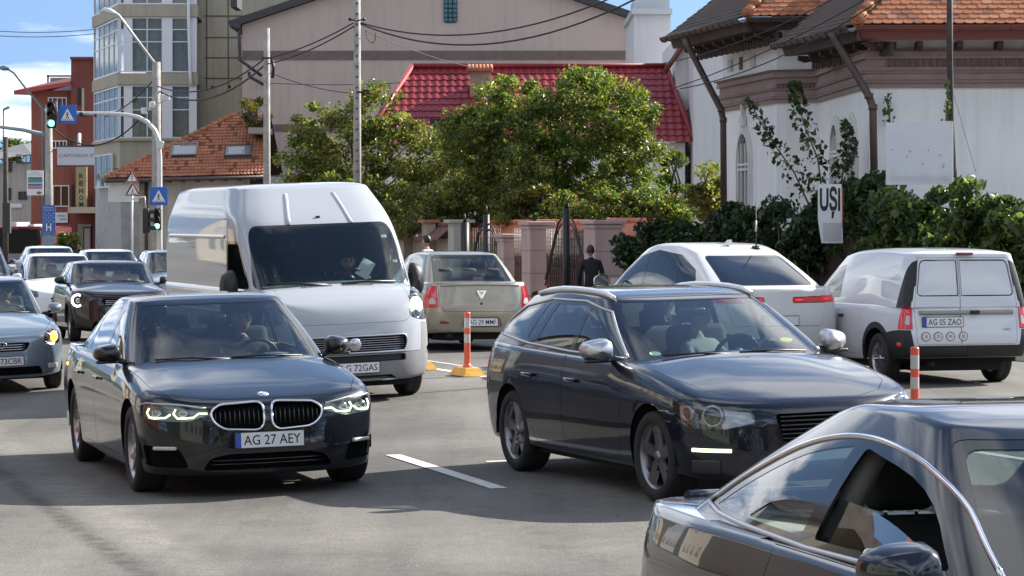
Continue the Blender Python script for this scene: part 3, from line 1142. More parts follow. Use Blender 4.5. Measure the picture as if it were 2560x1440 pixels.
 # --- black saloon, nearest lane
def sedan_black():
 P=paint_mat('black_paint',(0.004,0.006,0.012),0.0,0.3,dust=0.045)
 F,Rr,WB=0.86,-4.075,2.975
 wsh=[(0.62,0.925),(0.69,1.20),(0.60,1.37),(0.54,1.395),(-0.54,1.395),(-0.60,1.37),(-0.69,1.20),(-0.62,0.925)]
 wsh=[(0.70,0.955),(0.575,1.385),(-0.575,1.385),(-0.70,0.955),(-0.35,0.93),(0.35,0.93)]
 dlo=[(-0.66,0.955),(-1.28,1.325),(-1.75,1.385),(-2.35,1.355),(-2.85,1.20),(-3.08,1.035),(-2.95,0.985),(-1.8,0.965)]
 fw=[(-0.80,0.985),(-1.32,1.30),(-1.62,1.350),(-1.66,0.985)]
 rw=[(-1.78,0.985),(-1.74,1.362),(-2.30,1.325),(-2.46,1.285),(-2.56,0.998)]
 qw=[(-2.63,1.0),(-2.53,1.262),(-2.80,1.16),(-2.97,1.045),(-2.92,1.01)]
 p=dict(name='saloon_car',label='black saloon car with twin rounded chrome grilles and lit white headlamps',cat='car',group='cars waiting in the oncoming lanes',F=F,R=Rr,WB=WB,W=0.934,cowl=-0.62,deck=-3.35,belt=0.96,paint=P,drive=1,wheel=(0.334,0.245,'twin',0.71,ALLOY),rvm=(-1.22,1.26),rows=[([(F,0.18),(0.4,0.19),(-3.0,0.19),(Rr,0.24)],-0.10,-0.10,0.87,0,0),([(F,0.150),(0.45,0.165),(-3.0,0.165),(Rr,0.22)],-0.015,-0.05,0.955,0,0.3),([(F,0.30),(0.4,0.33),(-3.0,0.33),(Rr,0.38)],0.0,-0.02,0.975,0.6,0),([(F,0.47),(0.4,0.52),(-3.0,0.55),(Rr,0.58)],-0.01,0.0,0.995,1,0),([(F,0.635),(0.35,0.72),(-0.6,0.77),(-3.0,0.82),(Rr,0.78)],-0.025,-0.03,[(F,0.97),(0,0.992),(-4,0.99)],1,0.15),([(F,0.70),(0.62,0.75),(0.35,0.805),(0.0,0.86),(-0.6,0.935),(-1.6,0.955),(-2.9,0.985),(-3.6,1.00),(Rr,0.97)],-0.075,-0.06,[(F,0.93),(0.2,0.925),(-0.6,0.925),(-2.5,0.935),(-4,0.90)],0.8,0.1),],hood_crown=0.055,cowl_bow=0.10,deck_crown=0.03,deck_bow=0.10,hood_bulge=lambda v,f:0.012*math.exp(-((abs(f)-0.62)/0.16)**2)*min(1,v*3),cabin=dict(rings=[dict(F=-0.42,R=-3.50,w=[(-0.4,0.80),(-1.2,0.835),(-2.6,0.835),(-3.5,0.77)],z=[(-0.4,0.915),(-0.75,0.925),(-1.6,0.93),(-3.0,0.965),(-3.5,0.985)],Lf=0.42,Lr=0.35,nf=3.0,nr=3.4),dict(F=-1.36,R=-2.70,w=[(-1.3,0.60),(-1.8,0.615),(-2.7,0.565)],z=[(-1.36,1.405),(-1.7,1.432),(-2.2,1.432),(-2.7,1.385)],Lf=0.28,Lr=0.3,nf=3.6,nr=3.2)],bulge=(0.028,0.03,0.03),crown=0.035),style={'windscreen_trim':(GLOSSBLACK,0.0,0.008,0.002),'windscreen':(WGLASS,0.0,0,0.004),'window_trim':(GLOSSBLACK,0.0,0.008,0.002),'side_window':(WGLASS,0.0,0,0.004),'rear_screen':(TINT,0.0,0,0.003),'bonnet':(P,0.004,0.03,0.0),'door':(P,0.004,0.03,0.0),'headlamp':(LENS,0.003,0.05,0.0),'grille':(VOID,0.0,0.05,0.035,'grille_mesh'),'lower_intake':(VOID,0.0,0.06,0.05),'side_intake':(VOID,0.0,0.05,0.035)},cuts=[('door','side',rpoly([(-0.60,0.245),(-1.70,0.245),(-1.72,0.7),(-1.69,1.1),(-0.66,1.1),(-0.52,0.72)],[0.05,0.05,0.1,0,0,0.2]),(1,-1)),('door','side',rpoly([(-1.72,0.245),(-2.42,0.245),(-2.62,0.60),(-2.80,0.80),(-2.82,1.1),(-1.71,1.1),(-1.74,0.7)],[0.05,0.06,0.1,0.08,0,0,0.1]),(1,-1)),('bonnet','top',[(0.735,-0.30),(0.735,0.30),(0.70,0.52),(0.60,0.70),(0.3,0.80),(-0.3,0.825),(-0.62,0.83),(-0.56,0.4),(-0.50,0),(-0.56,-0.4),(-0.62,-0.83),(-0.3,-0.825),(0.3,-0.80),(0.60,-0.70),(0.70,-0.52)],(1,)),('headlamp','wrap',rpoly([(0.45,0.620),(0.46,0.670),(0.70,0.700),(1.00,0.710),(1.16,0.690),(1.06,0.635),(0.92,0.585),(0.62,0.570)],[0.01,0.02,0.05,0.05,0.03,0.05,0.06,0.05]),(1,-1)),('grille','front',rpoly([(0.03,0.670),(0.06,0.703),(0.36,0.690),(0.43,0.640),(0.41,0.565),(0.33,0.510),(0.075,0.495),(0.03,0.535)],0.04),(1,-1)),('lower_intake','front',rpoly([(-0.50,0.205),(0.50,0.205),(0.44,0.295),(0.30,0.325),(-0.30,0.325),(-0.44,0.295)],0.04),(1,)),('side_intake','wrap',rpoly([(0.60,0.225),(1.06,0.24),(1.06,0.40),(0.68,0.375)],0.05),(1,-1)),],cabcuts=[('windscreen_trim','front',rpoly(offset_poly(wsh,-0.03),0.06),(1,)),('windscreen','front',rpoly(wsh,0.05),(1,),['windscreen_trim','body']),('window_trim','side',rpoly(offset_poly(dlo,-0.015),0.03),(1,-1)),('side_window','side',rpoly(fw,0.03),(1,-1),['window_trim']),('side_window','side',rpoly(rw,0.03),(1,-1),['window_trim']),('side_window','side',rpoly(qw,0.02),(1,-1),['window_trim']),('rear_screen','rear',rpoly([(-0.60,1.06),(0.60,1.06),(0.48,1.35),(-0.48,1.35)],0.06),(1,)),])
 root,low,cab,parts=vehicle(p)
 for sg in(1,-1):
  g=rpoly([(0.03,0.670),(0.06,0.703),(0.36,0.690),(0.43,0.640),(0.41,0.565),(0.33,0.510),(0.075,0.495),(0.03,0.535)],0.04)
  g=[(u*sg,v)for u,v in g]
  strip(low,'front',g+[g[0]],0.0105,[CHROME],'grille_surround',root,1,8,0.006)
  sl=MB()
  for k in range(10):
   u=sg*(0.065+0.036*k)
   a,_=low.hit('front',u,0.52);b,_=low.hit('front',u,0.672)
   if a is None or b is None:continue
   sl.tube([a+Vector((-0.022,0,0)),(a+b)/2+Vector((-0.012,0,0)),b+Vector((-0.022,0,0))],0.0055,5,0)
  sl.build('grille_slat',[GLOSSBLACK],root)['kind']='stuff'
  reg=None
  tray=MB();led=MB();lens=MB()
  Q=[(0.45,0.610),(0.46,0.675),(0.70,0.705),(1.00,0.715),(1.16,0.695),(1.06,0.630),(0.92,0.580),(0.62,0.565)]
  vs=[]
  for u,v in Q:
   l,nn=low.hit('wrap',u*sg,v)
   vs.append(l-nn*0.055)
  tray.add(vs,[list(range(len(vs)))],0)
  tray.build('lamp_tray',[mat('lamp_grey',(0.16,0.17,0.18),0.3,0.5)],root)
  for uc in(0.66,0.90):
   l,nn=low.hit('wrap',uc*sg,0.638)
   M=frame(l-nn*0.03,Vector((-nn.y,nn.x,0)),(0,0,1))
   if M.to_3x3().col[2].dot(nn)<0:M=frame(l-nn*0.03,Vector((nn.y,-nn.x,0)),(0,0,1))
   lens.lathe([(0.001,0.018),(0.02,0.016),(0.036,0.004),(0.044,-0.02)],18,0,M)
  lens.build('lamp_projector',[LAMPIN],root)
  for c in(0.66,0.90):
   pts=[(c-0.075,0.635),(c-0.095,0.60),(c-0.07,0.565),(c+0.02,0.56),(c+0.075,0.575)]
   if c<0.7:pts=[(0.46,0.635),(0.53,0.635),(0.57,0.605),(0.64,0.600),(0.70,0.600),(0.735,0.635),(0.72,0.670)]
   else:pts=[(0.76,0.630),(0.80,0.605),(0.90,0.600),(0.96,0.610),(0.99,0.640),(0.97,0.675)]
   P3=[]
   for u,v in pts:
    l,nn=low.hit('wrap',u*sg,v);P3 .append(l-nn*0.012)
   led.tube(P3,0.0075,6,0)
  led.build('running_light',[WHITELED],root)
  strip(low,'wrap',[(sg*u,v)for u,v in((0.47,0.672),(0.70,0.702),(1.0,0.712),(1.15,0.69))],0.007,[SATIN],'lamp_brow',root,1,6,-0.002)
  l,nn=low.hit('wrap',0.80*sg,0.375)
  rcube(root,'fog_lamp',[CLEARLENS],l+nn*0.0,(0.035,0.20,0.03),0.012,math.atan2(nn.y,nn.x))
 mesh_bars(root,low,'front',-0.44,0.44,(0.245,0.275),GLOSSBLACK,0.006,0.02,'intake_bar')
 l,nn=low.hit('top',0.66,0)
 up=nn
 M=frame(l+nn*0.004,(0,1,0),nn.cross(Vector((0,1,0))))
 b=MB()
 b.lathe([(0.001,0.004),(0.028,0.004),(0.041,0.002),(0.043,-0.004)],20,0,M)
 for k in range(4):
  a0=k*math.pi/2
  pts=[(0,0)]+[(0.026*math.cos(a0+i*math.pi/8),0.026*math.sin(a0+i*math.pi/8))for i in range(5)]
  b.add([Vector((x,y,0.0055))for x,y in pts],[list(range(6))],1+k%2,False,M)
 b.build('badge',[SATIN,mat('badge_blue',(0.03,0.18,0.55),0.3),PLATEW],root)
 l,nn=low.hit('front',0.0,0.425)
 plate(root,l+Vector((0.02,0,0)),(0,1,0),'AG 27 AEY')
 for sg in(1,-1):
  side_mirror(root,-0.80,sg*0.79,1.03,0.13,0.215,0.145,P,BLACK,BLACK,0.045)
  strip(cab,'side',[(-0.66,0.957),(-1.8,0.967),(-2.95,0.985)],0.007,[GLOSSBLACK],'belt_moulding',root,sg)
  for xh in(-1.55,-2.55):
   l,nn=low.hit('side',xh,0.80,sg)
   rcube(root,'door_handle',[P],l+nn*0.018,(0.21,0.022,0.028),0.010)
 for sg,x0 in((1,0.55),(-1,0.05)):
  w=MB()
  a,na=cab.hit('front',0.58*sg if sg>0 else-0.02,0.955);b2,nb=cab.hit('front',0.0 if sg>0 else-0.60,0.965)
  if a and b2:
   w.tube([a+na*0.015,(a+b2)/2+na*0.03,b2+nb*0.015],0.008,6,0)
   w.build('wiper',[BLACK],root)
 return root
 # --- the other vehicles
def rows_std(F,R,zl,sill,nose,zs,cowl,cx,belt,rear,mid=0.52,dF5=-0.075,w5=0.925,dR5=-0.06):
 return[([(F,zl+0.03),(0.4,sill+0.02),(R*0.75,sill+0.02),(R,zl+0.10)],-0.10,-0.10,0.87,0,0),([(F,zl),(0.45,sill),(R*0.75,sill),(R,zl+0.08)],-0.015,-0.05,0.955,0,0.3),([(F,zl+0.13),(0.4,sill+0.13),(R*0.75,sill+0.13),(R,zl+0.20)],0.0,-0.02,0.978,0.6,0),([(F,mid-0.06),(0.4,mid),(R*0.75,mid+0.03),(R,mid+0.06)],-0.01,0.0,0.995,1,0),([(F,nose-0.07),(0.35,nose+0.03),(cx,zs),(R*0.75,zs+0.05),(R,zs+0.02)],-0.025,-0.03,[(F,0.97),(0,0.992),(R,0.99)],1,0.15),([(F,nose),(0.6,nose+0.05),(0.3,nose+0.5*(cowl-nose)),(0.0,nose+0.72*(cowl-nose)),(cx,cowl),(cx-1.0,belt),(R*0.72,belt+0.6*(rear-belt)),(R*0.9,rear),(R,rear-0.02)],dF5,dR5,[(F,0.93),(0.2,w5),(cx,w5),(R*0.6,w5+0.01),(R,w5-0.02)],0.8,0.1)]
def std_style(P,**k):
 s={'windscreen_trim':(GLOSSBLACK,0,0.008,0.002),'windscreen':(WGLASS,0,0,0.004),'window_trim':(GLOSSBLACK,0,0.008,0.002),'side_window':(WGLASS,0,0,0.004),'rear_trim':(GLOSSBLACK,0,0.008,0.002),'rear_screen':(TINT,0,0,0.004),'bonnet':(P,0.004,0.03,0),'door':(P,0.004,0.03,0),'boot_lid':(P,0.005,0.03,0),'bumper':(P,0.004,0.03,0),'headlamp':(LENS,0.003,0.05,0),'tail_lamp':(REDLENS,0.004,0.04,-0.006),'lamp_clear':(CLEARLENS,0.002,0.02,-0.004),'grille':(VOID,0,0.05,0.035,'grille_mesh'),'lower_intake':(VOID,0,0.06,0.05),'arch_trim':(BLACK,0,0.02,-0.004),'plate_recess':(P,0,0.03,0.025)}
 s.update(k);return s
def glass_cuts(ws,dlo,wins,rear=None,r=0.05):
 c=[('windscreen_trim','front',rpoly(offset_poly(ws,-0.028),r),(1,)),('windscreen','front',rpoly(ws,r),(1,),['windscreen_trim','body'])]
 if dlo:c.append(('window_trim','side',rpoly(offset_poly(dlo,-0.014),0.03),(1,-1)))
 for w in wins:c.append(('side_window','side',rpoly(w,0.03),(1,-1),['window_trim','body']))
 if rear:c+=[('rear_trim','rear',rpoly(offset_poly(rear,-0.03),0.06),(1,)),('rear_screen','rear',rpoly(rear,0.05),(1,),['rear_trim','body'])]
 return c
def ws_poly(yb,zb,yt,zt,sag=0.025):return[(yb,zb),(yt,zt),(-yt,zt),(-yb,zb),(-yb*0.5,zb-sag),(yb*0.5,zb-sag)]
def wipers(root,cab,z,y0=0.58):
 for a_,b_ in((y0,0.02),(0.0,-y0)):
  w=MB();a,na=cab.hit('front',a_,z);c,nb=cab.hit('front',b_,z+0.012)
  if a and c:w.tube([a+na*0.015,(a+c)/2+na*0.03,c+nb*0.015],0.008,6);w.build('wiper',[BLACK],root)
def lampwork(root,low,sg,poly,pts,r=0.036,back=0.055,tray=None,ring=None,space='wrap'):
 b=MB();vs=[]
 for u,v in poly:
  l,nn=low.hit(space,u*sg,v);vs.append(l-nn*back)
 b.add(vs,[list(range(len(vs)))],0);b.build('lamp_tray',[tray or LAMPDARK],root)
 b=MB()
 for u,v,k in pts:
  l,nn=low.hit(space,u*sg,v);nn=Vector((nn.x,nn.y,0)).normalized()
  M=frame(l-nn*(back*0.6),Vector((-nn.y,nn.x,0)),(0,0,1))
  if M.to_3x3().col[2].dot(nn)<0:M=frame(l-nn*(back*0.6),Vector((nn.y,-nn.x,0)),(0,0,1))
  b.lathe([(0.001,0.014),(r*k*0.6,0.010),(r*k*0.85,0.0)],18,1,M)
  b.lathe([(r*k*0.85,0.0),(r*k*0.95,0.014),(r*k*1.12,0.010),(r*k*1.2,-0.02)],18,0,M)
 b.build('lamp_projector',[LAMPIN,ring or LAMPDARK],root)
def front_plate(root,low,z,word,rear=False,y=0.0):
 l,nn=low.hit('rear' if rear else 'front',y,z)
 return plate(root,l+Vector((-0.02 if rear else 0.02,0,0)),(0,-1 if rear else 1,0),word)
def mesh_bars(root,low,space,u0,u1,zs,m,r=0.008,back=0.012,name='grille_bar'):
 for z in zs:
  P=[]
  for i in range(9):
   l,nn=low.hit(space,u0+(u1-u0)*i/8,z)
   if l:P.append(l-nn*back)
  b=MB();b.tube(P,r,5);b.build(name,[m],root)
  # --- dark blue estate car
def estate():
 P=paint_mat('navy_paint',(0.004,0.007,0.018),0.1,0.3,dust=0.03)
 F,R=0.94,-3.69
 ws=ws_poly(0.70,0.99,0.575,1.385,0.03)
 dlo=[(-0.66,0.995),(-1.26,1.315),(-1.75,1.385),(-2.5,1.385),(-3.05,1.315),(-3.36,1.165),(-3.33,1.085),(-2.6,1.035),(-1.7,1.005)]
 wins=[[(-0.82,1.02),(-1.30,1.285),(-1.60,1.345),(-1.63,1.025)],[(-1.71,1.03),(-1.69,1.355),(-2.30,1.355),(-2.44,1.06)],[(-2.53,1.065),(-2.40,1.352),(-2.52,1.352),(-2.66,1.07)],[(-2.73,1.075),(-2.60,1.348),(-3.02,1.285),(-3.29,1.16),(-3.27,1.11)]]
 hl=[(0.50,0.605),(0.54,0.70),(0.84,0.745),(1.10,0.765),(1.22,0.725),(1.18,0.63),(1.0,0.565),(0.74,0.56)]
 p=dict(name='estate_car',label='dark navy estate car with silver mirrors and roof rails behind the foreground coupe',cat='car',group='cars waiting in the oncoming lanes',F=F,R=R,WB=2.776,W=0.932,cowl=-0.55,deck=None,belt=0.985,paint=P,drive=1,wheel=(0.328,0.235,'five',0.73,DARKALLOY),rvm=(-1.18,1.29),steer=0.04,rows=rows_std(F,R,0.175,0.215,0.725,0.80,0.975,-0.55,0.985,1.02,0.54),hood_crown=0.034,cowl_bow=0.12,hood_bulge=lambda v,f:0.014*max(0,1-(abs(f)/0.62)**6)*min(1,v*2.0),cabin=dict(rings=[dict(F=-0.36,R=-3.66,w=[(-0.4,0.80),(-1.2,0.838),(-2.6,0.84),(-3.6,0.79)],z=[(-0.4,0.955),(-0.75,0.965),(-1.6,0.97),(-3.0,0.995),(-3.6,1.0)],Lf=0.42,Lr=0.35,nf=3.0,nr=3.6),dict(F=-1.30,R=-3.28,w=[(-1.3,0.60),(-1.8,0.615),(-3.3,0.545)],z=[(-1.3,1.395),(-1.7,1.432),(-2.3,1.445),(-3.28,1.385)],Lf=0.28,Lr=0.3,nf=3.6,nr=3.4)],bulge=(0.028,0.03,0.02),crown=0.035),style=std_style(P),cuts=[('door','side',rpoly([(-0.60,0.26),(-1.64,0.26),(-1.67,0.7),(-1.64,1.2),(-0.66,1.2),(-0.50,0.75)],[0.05,0.05,0.1,0,0,0.2]),(1,-1)),('door','side',rpoly([(-1.66,0.26),(-2.24,0.26),(-2.44,0.60),(-2.62,0.82),(-2.64,1.2),(-1.65,1.2),(-1.69,0.7)],[0.05,0.06,0.1,0.08,0,0,0.1]),(1,-1)),('bonnet','top',[(0.80,-0.34),(0.82,0),(0.80,0.34),(0.68,0.56),(0.45,0.72),(0.1,0.79),(-0.3,0.815),(-0.56,0.82),(-0.50,0.4),(-0.44,0),(-0.50,-0.4),(-0.56,-0.82),(-0.3,-0.815),(0.1,-0.79),(0.45,-0.72),(0.68,-0.56)],(1,)),('headlamp','wrap',rpoly(hl,0.03),(1,-1)),('grille','front',rpoly([(-0.36,0.66),(0.36,0.66),(0.30,0.44),(-0.30,0.44)],0.04),(1,)),('lower_intake','front',rpoly([(-0.48,0.21),(0.48,0.21),(0.42,0.33),(-0.42,0.33)],0.04),(1,)),('tail_lamp','wrapr',[(0.66,0.62),(0.98,0.62),(1.02,0.95),(0.80,1.03),(0.66,1.0)],(1,-1))],cabcuts=glass_cuts(ws,dlo,wins,[(-0.60,1.06),(0.60,1.06),(0.50,1.33),(-0.50,1.33)]))
 root,low,cab,parts=vehicle(p)
 for sg in(1,-1):
  lampwork(root,low,sg,hl,[(0.82,0.65,1.9),(1.05,0.665,1.3)],0.036,0.05,LAMPIN)
  strip(cab,'side',dlo+[dlo[0]],0.011,[SATIN],'window_moulding',root,sg)
  side_mirror(root,-0.78,sg*0.80,1.055,0.14,0.235,0.165,SATIN,BLACK,BLACK,0.06)
  r=MB();rail=[]
  for x in(-1.38,-1.55,-1.8,-2.1,-2.4,-2.7,-2.95):
   l,nn=cab.hit('top',x,sg*(0.585-0.012*abs(x+1.9)))
   rail.append(l+Vector((0,0,0.018)))
  r.tube(rail,[0.016]+[0.026]*5+[0.016],8);r.build('roof_rail',[mat('rail_silver',(0.78,0.79,0.80),0.3,0.6)],root)
  P3=[]
  for u in(0.68,0.78,0.88,0.97):
   l,nn=low.hit('wrap',u*sg,0.415+0.02*(u-0.68));P3 .append(l+nn*0.008)
  b=MB();b.tube(P3,0.014,6);b.build('running_light',[WHITELED],root)
  for u,z in((1.02,0.30),):
   l,nn=low.hit('wrap',u*sg*0.85,z);rcube(root,'side_vent',[INK],l,(0.03,0.22,0.10),0.012,math.atan2(nn.y,nn.x))
  for xh in(-1.46,-2.35):
   l,nn=low.hit('side',xh,0.80,sg);rcube(root,'door_handle',[P],l+nn*0.018,(0.21,0.022,0.03),0.010)
  l,nn=low.hit('side',-0.05,0.0+0.86,sg)
 mesh_bars(root,low,'front',-0.32,0.32,(0.46,0.49,0.52,0.55,0.58,0.61,0.64),GLOSSBLACK)
 wipers(root,cab,0.99)
 front_plate(root,low,0.39,'')
 for(y,z),m,nm,rr in(((-0.60,1.035),mat('sticker_pale_green',(0.45,0.62,0.50),0.6),'round_sticker',0.045),((0.52,1.09),mat('sticker_yellow',(0.75,0.68,0.12),0.6),'toll_sticker',0.05)):
  l,nn=cab.hit('front',y,z)
  b=MB();b.prism(circle_poly(0,0,rr,16,rr*0.7),frame(l-nn*0.012,(0,1,0),nn.cross(Vector((0,1,0)))),0,0.002);b.build(nm,[m],root)
 return root
 # --- slate blue coupe in the foreground
def coupe():
 P=paint_mat('slate_paint',(0.017,0.021,0.034),0.4,0.28,dust=0.02)
 F,R=0.90,-3.98
 ws=ws_poly(0.73,0.95,0.575,1.315,0.03)
 raw=[(-0.58,0.935),(-1.04,1.235),(-1.66,1.322),(-2.20,1.265),(-2.68,1.105),(-2.95,0.985),(-2.80,0.965),(-1.8,0.935)]
 dlo=rpoly(raw,[0,0.4,0.4,0.4,0.3,0.02,0.1,0.3],6)
 upper=rpoly([(raw[0][0],raw[0][1]),*raw[1:5],raw[5]],[0,0.4,0.4,0.4,0.3,0],8)
 p=dict(name='coupe_car',label='slate blue two door coupe in the near right corner with its front window half lowered',cat='car',group='cars waiting in the oncoming lanes',F=F,R=R,WB=2.75,W=0.95,cowl=-0.58,deck=-2.35,belt=0.935,paint=P,drive=1,wheel=(0.335,0.245,'twin',0.72,ALLOY),rvm=(-1.15,1.17),rows=rows_std(F,R,0.17,0.21,0.66,0.745,0.905,-0.58,0.925,0.945,0.50,w5=0.935),Lr=0.85,nr=2.5,hood_crown=0.05,deck_crown=0.045,deck_bow=0.15,dash_z=0.90,seat_dx=1.25,rear_bench=False,floor=0.13,cabin=dict(rings=[dict(F=-0.38,R=-3.42,w=[(-0.4,0.82),(-1.2,0.865),(-2.3,0.86),(-2.9,0.81),(-3.4,0.70)],z=[(-0.4,0.885),(-0.75,0.895),(-1.6,0.90),(-2.8,0.93),(-3.4,0.955)],Lf=0.42,Lr=0.5,nf=3.0,nr=3.0),dict(F=-1.14,R=-2.42,w=[(-1.2,0.575),(-1.7,0.595),(-2.4,0.53)],z=[(-1.14,1.372),(-1.6,1.415),(-1.95,1.412),(-2.42,1.33)],Lf=0.28,Lr=0.35,nf=3.6,nr=3.0)],bulge=(0.035,0.03,0.05),crown=0.035),style=std_style(P,rear_screen=(WGLASS,0,0,0.004),open_window=(None,0,0,0)),cuts=[('door','side',rpoly([(-0.60,0.25),(-1.90,0.25),(-2.08,0.55),(-2.02,0.80),(-1.90,1.2),(-0.66,1.2),(-0.50,0.72)],[0.05,0.06,0.2,0.1,0,0,0.2]),(1,-1)),('headlamp','wrap',rpoly([(0.52,0.56),(0.55,0.63),(0.9,0.66),(1.15,0.65),(1.05,0.57),(0.8,0.53)],0.03),(1,-1)),('grille','front',rpoly([(-0.42,0.36),(0.42,0.36),(0.46,0.56),(-0.46,0.56)],0.06),(1,)),('lower_intake','front',rpoly([(-0.5,0.21),(0.5,0.21),(0.46,0.31),(-0.46,0.31)],0.03),(1,)),('tail_lamp','wrapr',rpoly([(0.50,0.70),(0.50,0.80),(0.85,0.83),(1.02,0.76),(0.85,0.70)],0.03),(1,-1))],cabcuts=glass_cuts(ws,dlo,[rpoly([(-1.88,0.965),(-1.76,1.285),(-2.16,1.238),(-2.62,1.088),(-2.86,0.99)],[0.02,0.02,0.4,0.3,0.02])],[(-0.58,1.0),(0.58,1.0),(0.46,1.29),(-0.46,1.29)])+[('open_window','side',rpoly([(-0.74,0.965),(-1.08,1.207),(-1.66,1.286),(-1.76,0.965)],[0.03,0.4,0.03,0.02]),(-1,),['window_trim','body']),('side_window','side',rpoly([(-0.74,0.965),(-1.08,1.207),(-1.66,1.286),(-1.76,0.965)],[0.03,0.4,0.03,0.02]),(1,),['window_trim','body'])])
 root,low,cab,parts=vehicle(p)
 for sg in(1,-1):
  strip(cab,'side',[(u,v+0.012)for u,v in upper],0.0105,[CHROME],'window_moulding',root,sg,8)
  strip(cab,'side',[(-2.95,0.985),(-2.8,0.962),(-1.8,0.930),(-0.60,0.935)],0.011,[SATIN],'waist_moulding',root,sg,8)
  side_mirror(root,-0.60,sg*0.86,0.985,0.15,0.24,0.17,P,BLACK,None,0.04)
  l,nn=low.hit('side',-1.75,0.79,sg);rcube(root,'door_handle',[P],l+nn*0.018,(0.22,0.022,0.03),0.010)
 g=MB();N_=12;P2=[]
 for i in range(N_+1):
  x=-1.755+(0.93)*i/N_;top=0.965+0.150*(1-(i/N_)**2.2)
  a,na=cab.hit('side',x,0.955,-1);c,nc=cab.hit('side',x,top,-1)
  P2 .append([a-na*0.03,c-nc*0.03])
 g.grid(P2,0,True);g.build('lowered_pane',[glass_mat('lowered_glass',(0.50,0.60,0.57),boost=2.2)],root)
 b=MB();b.tube([(-1.82,-0.77,0.93),(-1.76,-0.66,1.18),(-1.74,-0.60,1.29)],[0.055,0.05,0.045],8);b.build('door_pillar',[mat('pillar_grey',(0.22,0.21,0.20),0.8)],root)
 for sg in(1,-1):lampwork(root,low,sg,[(0.52,0.56),(0.55,0.63),(0.9,0.66),(1.15,0.65),(1.05,0.57),(0.8,0.53)],[(0.78,0.595,1.2),(0.98,0.605,1.1)],0.036,0.05,LAMPIN)
 mesh_bars(root,low,'front',-0.42,0.42,(0.40,0.44,0.48,0.52),CHROME)
 pts=[]
 for y in[-0.62+1.24*i/12 for i in range(13)]:
  l,nn=low.hit('top',-3.82+0.14*(y/0.62)**2,y);pts.append(l+Vector((0,0,0.004)))
 b=MB();b.tube(pts,0.022,8);b.build('boot_lip',[P],root)
 ant=MB();l,nn=cab.hit('top',-1.42,0.0);ant.box(l+Vector((0,0,0.01)),(0.05,0.02,0.02));
 wipers(root,cab,0.94)
 return root
